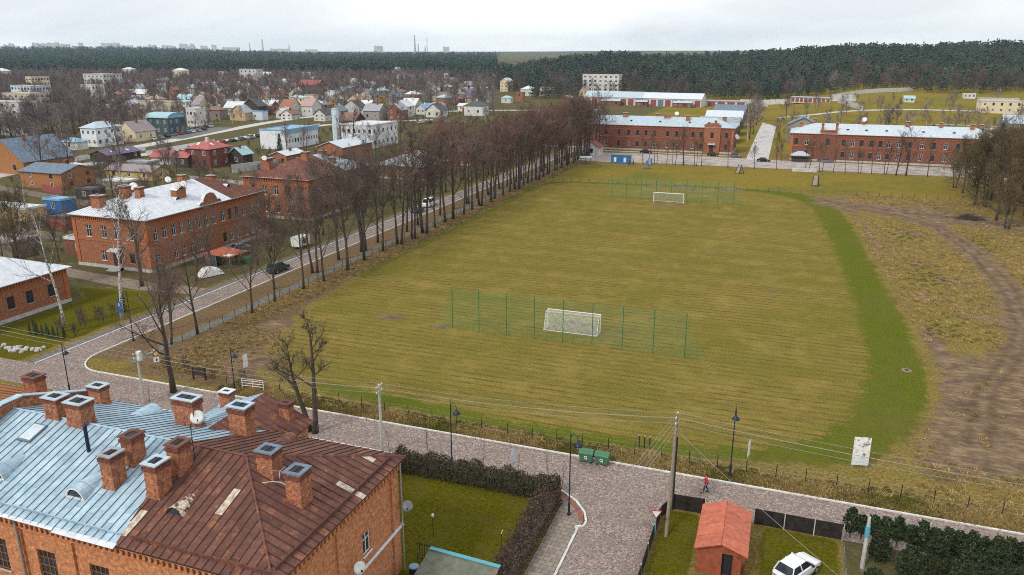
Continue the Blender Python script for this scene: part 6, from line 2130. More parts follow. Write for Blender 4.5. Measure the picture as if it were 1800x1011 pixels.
rf = random.Random(21)
pts = []
Y = 1120.0
while Y < 4300:
    sp = 6.5 + max(0, Y - 1250) / 75
    x = -.74 * Y
    while x < -.02 * Y:
        xx, yy = x + rf.uniform(-sp, sp) * .5, Y + rf.uniform(-sp, sp) * .5
        t_ = xx / yy
        front = 1150 + 90 * math.sin(xx * .006) + 130 * max(0, -t_ - .35)
        if yy > front:
            e, n = XY(xx, yy)
            edge_ = yy - front < 90 and rf.random() < .35
            pts.append((e, n, hz1(e, n) - .3, rf.uniform(.75, 1.15) * (1 + max(0, Y - 1500) / 6000), rf.uniform(0, 6.28), 3 if edge_ else rf.choice([0, 0, 0, 1, 1, 1, 2])))
        x += sp
    Y += sp * (1.0 if Y < 1400 else 1.6)
instancer('pine_forest', 'blue-green pine forest stretching along the horizon on the left', pts, ['pine_far1', 'pine_far2', 'spruce_far', 'bare_hill'], 'forest')
pts = []
Y = 540.0
while Y < 1130:
    x = -.075 * Y
    while x < .80 * Y:
        xx, yy = x + rf.uniform(-3, 3), Y + rf.uniform(-3, 3)
        t_ = xx / yy
        e, n = XY(xx, yy)
        # forest front: nearer on the right, behind the garages and the white block further left
        front = 607 + 8 * math.sin(t_ * 31) + 300 * max(0, min(1, (.03 - t_) / .1)) - 190 * max(0, min(.3, t_ - .30)) + (62 if .085 < t_ < .185 else 0)
        ok = yy > front and clear_of(e, n)
        if 109 < e < 123 and 792 < n < 812 or 180 < e < 210 and 792 < n < 812:
            ok = False
        if ok:
            low = max(0.0, 1 - (yy - front) / 210.0)
            bare = rf.random() < .40 + .42 * low * (.4 + .6 * (math.sin(xx * .021 + 1) > -.2))
            pts.append((e, n, hz1(e, n) - .3, rf.uniform(.52, 1.05) * (1 - .30 * low * rf.random()), rf.uniform(0, 6.28), rf.choice([3, 3, 4]) if bare else rf.choice([0, 0, 0, 1, 1, 1, 2])))
        x += 7.2
    Y += 7.2 if Y < 900 else 8.5
instancer('hill_forest', 'mixed pine and bare brown forest covering the hill on the right', pts, ['pine_far1', 'pine_far2', 'spruce_far', 'bare_hill', 'bare_hill'], 'forest')
# bare trees through the town: the nearest ones singly, the rest as one mass
pts = []
for k in range(5200):
    Y = 215 + 930 * rf.random() ** .72
    t_ = rf.uniform(-.72, -.02)
    e, n = XY(t_ * Y, Y)
    if not clear_of(e, n) or e > -122 or (-238 < e < -122 and 178 < n < 420 and rf.random() < .9) or (-275 < e < -215 and n < 440):
        continue
    px = 900 + 1370 * t_
    dens = .95 if (px < 300 and Y < 700) else (.40 if Y < 520 else .62)
    if Y > 620:
        dens = .9
    if rf.random() < dens:
        pts.append((Y, e, n))
for k in range(75):
    e, n = rf.uniform(-450, -285), rf.uniform(205, 345)
    Y = -e * SA + n * CA
    if not any(a_ + 3 < e < b_ - 3 and c_ + 7 < n < d_ for a_, b_, c_, d_ in FOOT) and abs((e * CA + n * SA) / Y) < .7:
        pts.append((Y, e, n))
pts.sort()
single, mass = pts[:66], pts[66:]
for k, (Y, e, n) in enumerate(single):
    px = 900 + 1370 * (e * CA + n * SA) / Y
    zone = 'among the apartment blocks at the left' if px < 250 else ('between the small houses left of the school' if px < 480 else 'between the small houses beyond the school')
    COUNT[zone] = COUNT.get(zone, 0) + 1
    plant(rf.choice(['town1', 'town2', 'town3', 'town1']), e, n, rf.uniform(10, 17) if px < 300 else rf.uniform(7, 14), nth(COUNT[zone]) + ' nearest leafless tree ' + zone, group='leafless trees ' + zone)
YARD = []
for k in range(150):
    e, n = rf.uniform(-5, 150), rf.uniform(325, 560)
    if (e * CA + n * SA) / (-e * SA + n * CA) < .68 and not (90 < e < 125 and 505 < n < 550):
        YARD.append((e, n, hz1(e, n) - .1, rf.uniform(.3, .7), rf.uniform(0, 6.28), rf.choice([2, 3, 4])))
instancer('leafless_trees', 'purple-brown mass of leafless trees beyond the town houses', [(e, n, hz1(e, n) - .2, (rf.uniform(.6, 1.05) if e < -280 and Y < 430 else rf.uniform(.45, .95)) if Y < 900 else rf.uniform(.55, .95), rf.uniform(0, 6.28), (rf.choice([0, 0, 1]) if Y > 430 else rf.choice([2, 3, 4]))) for Y, e, n in mass] + YARD, ['bare_far1', 'bare_far2', 'town1', 'town2', 'town3'], 'trees')
pts = []
for k in range(2400):
    Y = 120 + 620 * rf.random()
    t_ = rf.uniform(-.72, -.02)
    e, n = XY(t_ * Y, Y)
    if e < -119 and clear_of(e, n) and rf.random() < 1.0 and not (-275 < e < -215):
        pts.append((e, n, 0, rf.uniform(.35, 1.0), rf.uniform(0, 6.28), 0))
for k in range(160):
    e, n = rf.uniform(0, 110), rf.uniform(315, 430)
    pts.append((e, n, hz1(e, n), rf.uniform(.5, 1.3), rf.uniform(0, 6.28), 0))
instancer('garden_shrubs', 'low bare shrubs scattered through the town gardens', pts, ['shrub'], 'shrubs')
# ---------------------------------------------------------------- hedges and garden
def leaf_cloud(mb, n, sampler, s0, s1, seed):
    rg = np.random.default_rng(seed)
    for k in range(n):
        c, nn = sampler(rg)
        u = rg.normal(size=3)
        u /= np.linalg.norm(u)
        w = np.cross(u, rg.normal(size=3))
        w /= np.linalg.norm(w) + 1e-9
        s_ = rg.uniform(s0, s1)
        b0 = len(mb.v)
        mb.v += [tuple(c - u * s_ - w * s_ * .45), tuple(c + u * s_ - w * s_ * .45), tuple(c + u * s_ * .8 + w * s_ * .5), tuple(c - u * s_ * .8 + w * s_ * .5)]
        mb.f.append((b0, b0 + 1, b0 + 2, b0 + 3))
        mb.m.append(0)


def hedge(label, x0, x1, y0, y1, h, mat, n, seed=1, core='bark'):
    root = thing('hedge', label, 'hedge', ((x0 + x1) / 2, (y0 + y1) / 2, 0))
    a, b = (x1 - x0) / 2, (y1 - y0) / 2
    c = MB()
    c.box(-a + .25, a - .25, -b + .25, b - .25, .05, h - .3)
    c.build('stems', M[core], root, uv=False)

    def smp(rg):
        x, y, z = rg.uniform(-a, a), rg.uniform(-b, b), rg.uniform(.05, h)
        k = rg.integers(0, 5)
        if k == 0:
            x = a * rg.choice([-1, 1])
        elif k < 3:
            z = h
        else:
            y = b * rg.choice([-1, 1])
        wob = .22 * math.sin(x * 1.7 + seed) + .16 * math.sin(x * 4.1 + y * 2.3)
        p = np.array([x * (1 - .04), y, z + (wob if z > h * .7 else 0)]) + rg.normal(0, .11, 3)
        p[2] = max(.05, p[2])
        return p, None
    f = MB()
    leaf_cloud(f, n, smp, .02, .10, seed)
    f.build('foliage', M[mat], root, uv=False)
    tq = MB()
    rg = random.Random(seed)
    for k in range(n // 9):
        x, y = rg.uniform(-a, a), rg.uniform(-b, b)
        z = h * rg.uniform(.45, .95)
        dx_, dy_ = rg.gauss(0, .16) + (.12 if x > a - .3 else 0), rg.gauss(0, .16)
        tq.tube([(x, y, z), (x + dx_, y + dy_, z + rg.uniform(.15, .5))], [.012, .004], 3, cap=False)
    tq.build('twigs', M['twig'], root, uv=False)
    return root


hedge('long clipped brown hedge between front street and lawn', -31.5, -15.9, 54.6, 56.2, 1.45, 'hedge_leaf', 16000, 2)
hedge('reddish leafless hedge along the paved footway of the side street', -17.3, -15.6, 40.5, 54.4, 1.5, 'hedge_red', 12000, 3)


def thuja(label, e, n, h, r, seed, stem=.0, group=None):
    root = thing('thuja', label, 'evergreen shrub', (e, n, 0), 0, group)
    t = MB()
    t.tube([(0, 0, 0), (0, 0, h * .7)], [.06, .03], 5)
    t.build('trunk', M['bark'], root, uv=False)

    def smp(rg):
        t_ = rg.uniform(0, 1)
        a = rg.uniform(0, 6.283)
        rr = r * (1 - .55 * abs(2 * t_ - .75)) * rg.uniform(.55, 1.0)
        return np.array([rr * math.cos(a), rr * math.sin(a), stem + (h - stem) * t_]) + rg.normal(0, .06, 3), None
    f = MB()
    leaf_cloud(f, 900, smp, .05, .14, seed)
    f.build('foliage', M['thuja'], root, uv=False)
    return root


rt = random.Random(8)
for k in range(17):
    thuja(nth(k + 1) + ' dark evergreen of the clipped row along the front street, from the left', 6.7 + k * .82, 57.9 + rt.uniform(-.15, .15), rt.uniform(1.9, 2.6), rt.uniform(.62, .8), k, .7 if k < 6 else .2, 'evergreens along the front street')
for k, (e, n, h, r) in enumerate(((8.6, 55.6, 2.3, .9), (10.4, 54.2, 2.4, 1.1), (12.3, 55.3, 2.8, 1.3), (14.2, 54.2, 3.0, 1.4), (13.2, 52.4, 2.6, 1.3), (15.9, 55.5, 2.9, 1.3), (16.4, 53.0, 3.1, 1.4), (18.2, 54.8, 3.0, 1.4), (11.2, 52.0, 2.0, 1.0), (8.0, 52.2, 1.4, .8), (18.6, 52.4, 2.8, 1.4))):
    thuja(nth(k + 1) + ' broad evergreen bush in the garden at the lower right corner', e, n, h, r, 40 + k, .1, 'bushes in the lower right garden')

# dry grass tussocks on verges and rough ground
def tuft(seed, n, r, h, mat):
    rg = random.Random(seed)
    g_ = MB()
    for k in range(n):
        a, q = rg.uniform(0, 6.28), r * math.sqrt(rg.random())
        x, y = q * math.cos(a), q * math.sin(a)
        hh_ = h * rg.uniform(.5, 1.1)
        b_ = rg.uniform(0, 6.28)
        lx, ly = rg.gauss(0, .5) * hh_, rg.gauss(0, .5) * hh_
        w_ = .035
        g_.add([(x - w_ * math.cos(b_), y - w_ * math.sin(b_), 0), (x + w_ * math.cos(b_), y + w_ * math.sin(b_), 0), (x + lx, y + ly, hh_)], [(0, 1, 2)])
    e_ = MB()
    e_.add([(0, 0, 0), (.01, 0, 0), (0, .01, .01)], [(0, 1, 2)])
    return (1.0, e_.mesh('root', mat, False), g_.mesh('tuft', mat, False))


M['straw'] = mat_noise('straw', (.23, .155, .055), (.48, .345, .14), .7, .9, vary=.35)
M['green_blades'] = mat_noise('winter_blades', (.085, .082, .010), (.20, .175, .030), .7, .9, vary=.3)
KIND['tuft1'] = tuft(1, 46, .42, .26, M['straw'])
KIND['tuft2'] = tuft(2, 40, .34, .20, M['green_blades'])
rq = random.Random(31)
pts = []
for k in range(5200):
    e, n = rq.uniform(-58, 30), 63.15 + abs(rq.gauss(0, 1.3))
    if n < 68 and (n < 65.9 or e > 8 or e < -52):
        pts.append((e, n, 0, rq.uniform(.5, 1.25), rq.uniform(0, 6.28), 0 if math.sin(e * .45) + rq.uniform(-1.2, 1.2) > 0 else 1))
cand = np.array([(rq.uniform(13, 46), rq.uniform(64, 222)) for k in range(9000)])
ins_ = poly_sd(cand[:, 0], cand[:, 1], FIELD_OUT) > -1.0
bar_ = line_d(cand[:, 0], cand[:, 1], [(6.3, 212), (13.9, 201.8), (23.1, 194.4), (29.8, 184.1), (33.1, 159.6), (33.4, 136.9), (31.1, 116.7), (29, 106)]) < 2.6
for (e, n), inside, bare_ in zip(cand.tolist(), ins_.tolist(), bar_.tolist()):
    dn = (15 < e < 40 and 73 < n < 108) or (12 < e < 44 and 188 < n < 208)
    if not inside and not bare_ and not (dn and rq.random() < .93):
        pts.append((e, n, 0, rq.uniform(.4, 1.2), rq.uniform(0, 6.28), 0 if math.sin(e * .5) + math.sin(n * .21) + rq.uniform(-1.3, 1.3) > -1.3 else 1))
for k in range(3800):
    e, n = rq.uniform(-72, -67.5), 66 + 190 * rq.random() ** 1.4
    pts.append((e + (8 * rq.random() if n < 82 else 0), n, 0, rq.uniform(.35, .9), rq.uniform(0, 6.28), 0 if rq.random() < .75 else 1))
instancer('dry_grass', 'tussocks of dry winter grass on the verges and rough ground', pts, ['tuft1', 'tuft2'], 'grass')

# ---------------------------------------------------------------- playing field furniture
m, nt, b = new_mat('netting')
b.inputs['Base Color'].default_value = (.03, .30, .16, 1)
b.inputs['Roughness'].default_value = .8
tr_ = nt.nodes.new('ShaderNodeBsdfTransparent')
ms = nt.nodes.new('ShaderNodeMixShader')
chk = nt.nodes.new('ShaderNodeTexBrick')           # 12 cm mesh of cord
chk.offset = 0.0
for k_, v_ in (('Scale', 1.0), ('Mortar Size', .0032), ('Brick Width', .11), ('Row Height', .11), ('Mortar Smooth', 0.0)):
    chk.inputs[k_].default_value = v_
nt.links.new(coords(nt, 'UV'), chk.inputs['Vector'])
nt.links.new(chk.outputs['Fac'], ms.inputs['Fac'])
nt.links.new(tr_.outputs[0], ms.inputs[1])
nt.links.new(b.outputs[0], ms.inputs[2])
nt.links.new(ms.outputs[0], nt.nodes['Material Output'].inputs['Surface'])
M['netting'] = m
mw = m.copy()
mw.name = 'white_netting'
mw.node_tree.nodes['Principled BSDF'].inputs['Base Color'].default_value = (.75, .75, .75, 1)
for n__ in mw.node_tree.nodes:
    if n__.type == 'TEX_BRICK':
        n__.inputs['Mortar Size'].default_value = .007
M['white_netting'] = mw


def net_fence(label, e0, e1, n, h, sgn):
    root = thing('ball_stop_net', label, 'ball-stop net', ((e0 + e1) / 2, n, 0))
    a = (e1 - e0) / 2
    for i in range(9):
        p = MB()
        x = -a + 2 * a * i / 8
        p.tube([(x, 0, -.2), (x, 0, h)], .055, 6)
        p.lathe((x, 0, h), [(.07, 0), (.05, .05), (.01, .07)], 6)
        p.build('post', M['netgreen'], root, uv=False)
    g = MB()
    nx = 32
    for i in range(nx):
        x0, x1 = -a + 2 * a * i / nx, -a + 2 * a * (i + 1) / nx
        y0, y1 = .10 * math.sin(i * .8), .10 * math.sin((i + 1) * .8)
        s0 = h - .12 * abs(math.sin(i * math.pi / 4)) - .05
        s1 = h - .12 * abs(math.sin((i + 1) * math.pi / 4)) - .05
        g.poly([(x0, y0 * .3, .02), (x1, y1 * .3, .02), (x1, y1 * .3, s1), (x0, y0 * .3, s0)])
    g.build('net', M['netting'], root)
    for s_ in (-1, 1):
        g = MB()
        g.poly([(s_ * a, .02, .02), (s_ * (a + 2.8), .1 * sgn, .02), (s_ * (a + .9), .06 * sgn, h * .45), (s_ * a, .02, h - .06)])
        g.build('wing_net', M['netting'], root)
    g = MB()
    g.tube([(-a, 0, h - .08), (a, 0, h - .08)], .012, 4)
    g.build('top_rope', M['netgreen'], root, uv=False)


net_fence('green ball-stop net on nine posts behind the near goal', -41.7, -10.6, 91.0, 5.7, 1)
net_fence('green ball-stop net on nine posts behind the far goal', -43.9, -13.6, 195.6, 5.7, 1)


def goal(label, e, n, back):
    """back = +1 net towards +Y, -1 towards -Y"""
    root = thing('football_goal', label, 'football goal', (e, n, 0))
    w, h, d = 3.66, 2.44, 1.9
    for s_ in (-1, 1):
        p = MB()
        p.tube([(s_ * w, 0, 0), (s_ * w, 0, h + .05)], .06, 8)
        p.build('goalpost', M['white'], root, uv=False)
        p = MB()
        p.tube([(s_ * w, .0, h), (s_ * w, back * .9, h - .05), (s_ * w, back * d, .05), (s_ * w, 0, .04)], .035, 6)
        p.build('side_frame', M['white'], root, uv=False)
    p = MB()
    p.tube([(-w, 0, h), (w, 0, h)], .06, 8)
    p.build('crossbar', M['white'], root, uv=False)
    p = MB()
    p.tube([(-w, back * d, .05), (w, back * d, .05)], .035, 6)
    p.tube([(-w, back * .9, h - .05), (w, back * .9, h - .05)], .025, 6)
    p.build('rear_bar', M['white'], root, uv=False)
    g = MB()
    g.poly([(-w, 0, h), (w, 0, h), (w, back * .9, h - .05), (-w, back * .9, h - .05)])
    g.poly([(-w, back * .9, h - .05), (w, back * .9, h - .05), (w, back * d, .05), (-w, back * d, .05)])
    for s_ in (-1, 1):
        g.poly([(s_ * w, 0, .04), (s_ * w, back * d, .05), (s_ * w, back * .9, h - .05), (s_ * w, 0, h)])
    g.build('net', M['white_netting'], root)


goal('white football goal at the near end of the pitch', -26.15, 96.3, -1)
goal('white football goal at the far end of the pitch', -28.9, 192.4, 1)


def post_fence(label, pts, step, h, name='wire_fence', r=.04, mat='dark'):
    p0 = pts[0]
    root = thing(name, label, 'fence', (p0[0], p0[1], 0))
    pm = MB()
    pm.tube([(0, 0, -.2), (0, 0, h)], r, 5)
    pmesh = pm.mesh('post', M[mat], False)
    P = []
    for a_, b_ in zip(pts[:-1], pts[1:]):
        k = max(1, round(math.dist(a_, b_) / step))
        P += [(a_[0] + (b_[0] - a_[0]) * i / k, a_[1] + (b_[1] - a_[1]) * i / k) for i in range(k)]
    P.append(pts[-1])
    for (x, y) in P:
        o = link('post', pmesh, root, (x - p0[0], y - p0[1], 0))
        o.rotation_euler = (rt.uniform(-.04, .04), rt.uniform(-.04, .04), 0)
    g = MB()
    for z_ in (.25, .65, h - .1):
        g.tube([(x - p0[0], y - p0[1], z_) for x, y in P], .007, 3)
    g.build('wire', M['steel'], root, uv=False)


post_fence('low wire fence on thin dark posts along the front verge', [(-58, 65.2), (-46, 65.1), (-24, 64.7), (-4, 65.2), (26, 65.6)], 2.6, 1.25)
post_fence('low wire fence between footpath and playing field', [(-72.3, 66.5), (-72.3, 292)], 2.55, 1.2)
post_fence('low wire fence across the far end of the playing field', [(-66, 216.3), (-20, 217.2), (40, 221)], 2.7, 1.2)


# ---------------------------------------------------------------- street furniture
def lamp(label, e, n, h, ang, arm=.75):
    root = thing('street_lamp', label, 'street lamp', (e, n, 0), ang, 'blue street lamps')
    p = MB()
    p.lathe((0, 0, 0), [(.14, 0), (.14, .25), (.09, .4), (.09, 1.0), (.12, 1.05), (.12, 1.15), (.055, 1.3), (.045, h - .6)], 10)
    p.tube([(0, 0, h - .6), (0, 0, h + .35)], [.045, .015], 6)
    p.build('pole', M['lampblue'], root, uv=False, smooth=False)
    a = MB()
    a.tube([(0, 0, h - .5), (.08, 0, h - .15), (arm * .45, 0, h + .08), (arm * .85, 0, h - .1), (arm, 0, h - .45)], .028, 6)
    a.build('arm', M['lampblue'], root, uv=False)
    s_ = MB()
    s_.lathe((arm, 0, h - .9), [(.33, 0), (.31, .08), (.16, .24), (.07, .34), (.05, .46)], 14)
    so = s_.build('lamp_shade', M['lampblue'], root, uv=False, smooth=True)
    g = MB()
    g.lathe((arm, 0, h - 1.06), [(.06, 0), (.2, .05), (.26, .158)], 12)
    g.build('globe', M['white'], so, uv=False, smooth=True)


lamp('blue street lamp on the paved corner beside the hedge', -14.5, 53.3, 7.4, R(-20))
lamp('blue street lamp behind the long clipped hedge', -26.4, 56.75, 6.6, R(-20))
lamp('blue street lamp on the field verge near the walking person', -2.8, 64.0, 6.6, R(-70), .25)
lamp('blue street lamp behind the roof ridge at the street junction', -72.2, 57.0, 5.9, R(-20))
lamp('blue street lamp on the verge beside the avenue corner', -78.6, 72.3, 6.6, R(180))
lamp('blue street lamp on the verge beside the white railing', -55.6, 63.6, 5.2, R(-10), .5)
lamp('blue street lamp at the right edge of the picture', 20.2, 58.7, 6.2, R(-20))


def pole(name, label, e, n, h, mat, cross=True):
    root = thing(name, label, 'utility pole', (e, n, 0))
    p = MB()
    p.tube([(0, 0, -.2), (0, 0, h)], [.16, .11], 6)
    p.build('pole', M[mat], root, uv=False)
    for z_ in ((h - .25, h - .75) if cross else ()):
        c = MB()
        c.box(-.06, .06, -.55, .55, z_ - .05, z_ + .05)
        co = c.build('crossarm', M['steel'], root, uv=False)
        for y_ in (-.48, .48):
            i_ = MB()
            i_.lathe((0, y_, z_ + .05), [(.03, 0), (.05, .05), (.035, .12), (.045, .15)], 6)
            i_.build('insulator', M['white'], co, uv=False)
    return root


PW = pole('utility_pole', 'concrete utility pole at the street junction by the priority sign', -63.1, 58.2, 5.9, 'conc')
bx_ = MB()
bx_.box(.1, .5, -.2, .2, 4.9, 5.9)
bx_.build('meter_box', M['white'], PW, uv=False)
pole('utility_pole', 'grey concrete utility pole beside the rusty roof', -33.6, 57.0, 7.1, 'conc')
ap = pole('utility_pole', 'wooden A-shaped utility pole standing at the garden corner', -6.9, 57.1, 8.6, 'wood')
p = MB()
p.tube([(.25, -4.0, -.2), (.0, -.15, 7.9)], [.15, .1], 6)
p.build('strut', M['wood'], ap, uv=False)
p = MB()
p.tube([(.16, -.1, 0), (.16, -.05, 6.6)], .07, 5)
p.build('cable_duct', M['dark'], ap, uv=False)
b2 = pole('utility_pole', 'dark concrete pole at the bottom right with blue tape round it', 7.4, 54.2, 4.2, 'conc', False)
p = MB()
p.lathe((0, 0, 2.6), [(.17, 0), (.18, .5), (.16, .9)], 8)
p.build('blue_tape', M['teal'], b2, uv=False)
M['wire'] = flat('wire', (.30, .30, .29), .6)


def wires(label, runs, sag):
    root = thing('power_line', label, 'power line', runs[0][0])
    o_ = Vector(runs[0][0])
    for a_, b_ in runs:
        a_, b_ = Vector(a_), Vector(b_)
        g = MB()
        k = 14
        g.tube([tuple(a_.lerp(b_, i / k) - o_ + Vector((0, 0, -sag * 4 * (i / k) * (1 - i / k)))) for i in range(k + 1)], .013, 4)
        g.build('wire', M['wire'], root, uv=False)


def four(p, q, hp, hq):
    return [((p[0], p[1] + y_, hp - z_), (q[0], q[1] + y_, hq - z_)) for y_ in (-.48, .48) for z_ in (.12, .62)]


wires('four power lines between the junction pole and the grey concrete pole', four((-63.1, 58.2), (-33.6, 57.0), 5.9, 7.1), .5)
wires('four power lines between the grey concrete pole and the A-shaped pole', four((-33.6, 57.0), (-6.9, 57.1), 7.1, 8.6), .45)
wires('power lines running right from the A-shaped pole', four((-6.9, 57.1), (38, 57.3), 8.6, 8.0), .8)
wires('power lines running left from the junction pole', four((-63.1, 58.2), (-112, 61), 5.9, 6.2), .5)
wires('service wires dropping from the A-shaped pole to the lower edge', [((-6.9 + x_, 56.9, 8.3 - z_), (-11.4 + x_ * 1.5, 36, 7.2 - z_)) for x_ in (-.3, .3) for z_ in (0, .5)], .4)
wires('guy wire from the A-shaped pole to the verge', [((-6.8, 57.2, 7.4), (-4.6, 63.2, .05))], 0)
wires('service wire from the A-shaped pole to the lower right', [((-6.8, 57.0, 7.2), (7.5, 44, 4.0))], .3)


def sign(label, e, n, h, shape, face, plate, az, pole_m='steel'):
    root = thing('road_sign', label, 'road sign', (e, n, 0), az)
    p = MB()
    p.tube([(0, 0, -.2), (0, 0, h)], .03, 6)
    p.build('pole', M[pole_m], root, uv=False)
    g = MB()

    def plate_(pts, d, mat, nm):
        q = MB()
        k = len(pts)
        q.add([(x, -d, z) for x, z in pts] + [(x, -d + .02, z) for x, z in pts], [tuple(range(k)), tuple(range(2 * k - 1, k - 1, -1))] + [(i, k + i, k + (i + 1) % k, (i + 1) % k) for i in range(k)])
        q.build(nm, mat, root, uv=False)
    if shape == 'diamond':
        for r_, mt, d in ((.48, M['white'], .05), (.34, M['yellow_sign'], .075)):
            plate_([(0, h - .1 - r_), (r_, h - .1), (0, h - .1 + r_), (-r_, h - .1)], d, mt, 'plate')
        plate_([(-.3, h - 1.35), (.3, h - 1.35), (.3, h - .75), (-.3, h - .75)], .05, M['white'], 'plate')
        plate_([(-.08, h - 1.2), (.06, h - 1.2), (.12, h - .9), (-.02, h - .9)], .075, M['dark'], 'turn_mark')
    elif shape == 'yield':
        for r_, mt, d in ((.45, M['red_paint'], .05), (.33, M['white'], .075)):
            plate_([(-r_, h + r_ * .55), (0, h - r_ * 1.05), (r_, h + r_ * .55)], d, mt, 'plate')
    elif shape == 'tri':
        plate_([(-.42, h - .3), (.42, h - .3), (0, h + .45)], .05, M[plate], 'plate')
        plate_([(-.3, h - .9), (.3, h - .9), (.3, h - .4), (-.3, h - .4)], .05, M[plate], 'plate')
    else:
        plate_([(-.32, h - .75), (.32, h - .75), (.32, h), (-.32, h)], .05, M[plate], 'plate')
        plate_([(-.32, h - 1.55), (.32, h - 1.55), (.32, h - .82), (-.32, h - .82)], .05, M[face], 'plate')
        if face == 'blue_paint':
            plate_([(-.07, h - .6), (.07, h - .6), (.07, h - .15), (-.07, h - .15)], .075, M['white'], 'mark')


M['yellow_sign'] = flat('yellow_sign', (.75, .38, .02), .5)
sign('yellow diamond priority sign with white plate below at the avenue corner', -67.2, 64.6, 3.0, 'diamond', None, None, R(40))
sign('blue rectangular road sign beside the birch', -85.7, 77.3, 3.0, 'rect', 'blue_paint', 'blue_paint', R(45))
sign('white-faced yield sign with red border at the garden corner', -7.4, 52.5, 2.3, 'yield', None, None, R(15), 'teal')
sign('grey-backed triangular sign behind the clipped hedge', -20.6, 56.9, 2.7, 'tri', None, 'w_paleblue', R(65))
sign('white sign seen edge-on beside the verge lamp', -1.5, 66.4, 2.6, 'rect', 'white', 'white', R(75))
sign('white sign seen edge-on on the verge left of the railing', -56.5, 66.8, 3.2, 'rect', 'white', 'white', R(80))

t = thing('notice_board', 'peeling white billboard on two legs at the field corner', 'billboard', (8.0, 69.5, 0), R(12))
M['peeling'] = mat_noise('peeling_paper', (.16, .16, .165), (.78, .77, .74), 3.0, .8, lo=.38, hi=.48)
M['peeling_low'] = mat_noise('peeling_blue', (.42, .55, .62), (.75, .76, .75), 4, .8)
for s_ in (-1, 1):
    g = MB()
    g.box(s_ * .6 - .05, s_ * .6 + .05, -.05, .05, -.2, 2.9)
    g.build('leg', M['steel'], t, uv=False)
g = MB()
g.box(-.72, .72, -.10, -.052, 1.15, 3.1)
g.build('panel', M['peeling'], t, uv=False)
g = MB()
g.box(-.72, .72, -.10, -.052, .35, 1.14)
g.build('panel', M['peeling_low'], t, uv=False)
t = thing('notice_board', 'dark two-legged information board on the verge behind the kerb tree', 'notice board', (-61.8, 65.2, 0), R(10))
for s_ in (-1, 1):
    g = MB()
    g.box(s_ * .75 - .08, s_ * .75 + .08, -.08, .08, -.1, 1.5)
    g.build('leg', M['dark'], t, uv=False)
g = MB()
g.box(-.67, .67, -.05, .05, .5, 1.4)
g.build('panel', M['wood_dark'], t, uv=False)
t = thing('railing', 'white tubular railing on the verge left of the forked tree', 'railing', (-54.3, 65.0, 0), R(4))
g = MB()
for z_ in (.35, .65, .95, 1.15):
    g.tube([(-1.4, 0, z_), (1.4, 0, z_ + .05)], .035, 5)
g.build('rail', M['white'], t, uv=False)
for x_ in (-1.35, 0, 1.35):
    g = MB()
    g.tube([(x_, 0, -.1), (x_, 0, 1.2)], .045, 5)
    g.build('post', M['white'], t, uv=False)
for k in range(3):
    t = thing('short_post', nth(k + 1) + ' short dark post of three behind the verge fence near the bins', 'post', (-11.4 + k * .5, 66.6, 0), 0, 'three short posts')
    g = MB()
    g.tube([(0, 0, -.1), (0, 0, 1.2)], .06, 6)
    g.build('stake', M['dark'], t, uv=False)
    g = MB()
    g.box(-.07, .07, -.07, .07, 1.2, 1.26)
    g.build('cap', M['steel'], t, uv=False)

# wheeled bins
M['bin'] = flat('bin_green', (.055, .16, .085), .5)
for k, (e, lab) in enumerate(((-15.4, 'left green wheeled waste container on the street kerb'), (-13.9, 'right green wheeled waste container on the street kerb'))):
    t = thing('waste_container', lab, 'bin', (e, 62.25, .02), R(2 - 6 * k), 'green waste containers')
    g = MB()
    n_ = 4
    g.add([(-.52, -.36, .18), (.52, -.36, .18), (.52, .36, .18), (-.52, .36, .18), (-.64, -.46, .98), (.64, -.46, .98), (.64, .46, .98), (-.64, .46, .98)], [(0, 3, 2, 1), (4, 5, 6, 7), (0, 1, 5, 4), (1, 2, 6, 5), (2, 3, 7, 6), (3, 0, 4, 7)])
    g.box(-.68, .68, -.50, .50, .90, .99)
    bo = g.build('body', M['bin'], t, uv=False)
    g = MB()
    for i in range(6):
        a0, a1 = math.pi * i / 6, math.pi * (i + 1) / 6
        g.poly([(-.66, -math.cos(a0) * .48, 1.0 + .2 * math.sin(a0)), (.66, -math.cos(a0) * .48, 1.0 + .2 * math.sin(a0)), (.66, -math.cos(a1) * .48, 1.0 + .2 * math.sin(a1)), (-.66, -math.cos(a1) * .48, 1.0 + .2 * math.sin(a1))])
    for s_ in (-1, 1):
        g.poly([(s_ * .66, -math.cos(math.pi * i / 6) * .48, 1.0 + .2 * math.sin(math.pi * i / 6)) for i in range(7)])
    g.build('lid', M['bin'], t, uv=False)
    g = MB()
    q = [(.13 * math.cos(2 * math.pi * i / 10) + .02, -.47, .62 + .13 * math.sin(2 * math.pi * i / 10)) for i in range(11)]
    g.tube(q, .035, 5)
    g.beam((.06, -.47, .54), (.16, -.47, .44), .06, .06)
    g.build('emblem', M['white'], bo, uv=False)
    for x_ in (-.45, .45):
        for y_ in (-.3, .3):
            w_ = MB()
            w_.tube([(x_ - .03, y_, .09), (x_ + .03, y_, .09)], .09, 8)
            w_.build('wheel', M['dark'], t, uv=False)

# ---------------------------------------------------------------- right-hand garden: fence, red shed, lean-to
t = thing('board_fence', 'black sheet fence round the right-hand garden', 'fence', (-6.9, 57.3, 0))


def panel(x0, y0, x1, y1, h):
    g = MB()
    g.beam((x0 + 6.9, y0 - 57.3, h / 2), (x1 + 6.9, y1 - 57.3, h / 2), .06, h)
    g.build('fence_panel', M['fence_black'], t, uv=False)
    g = MB()
    g.beam((x1 + 6.9, y1 - 57.3 - .07, -.1), (x1 + 6.9, y1 - 57.3 - .07, h + .1), .07, .07)
    g.build('post', M['conc'], t, uv=False)


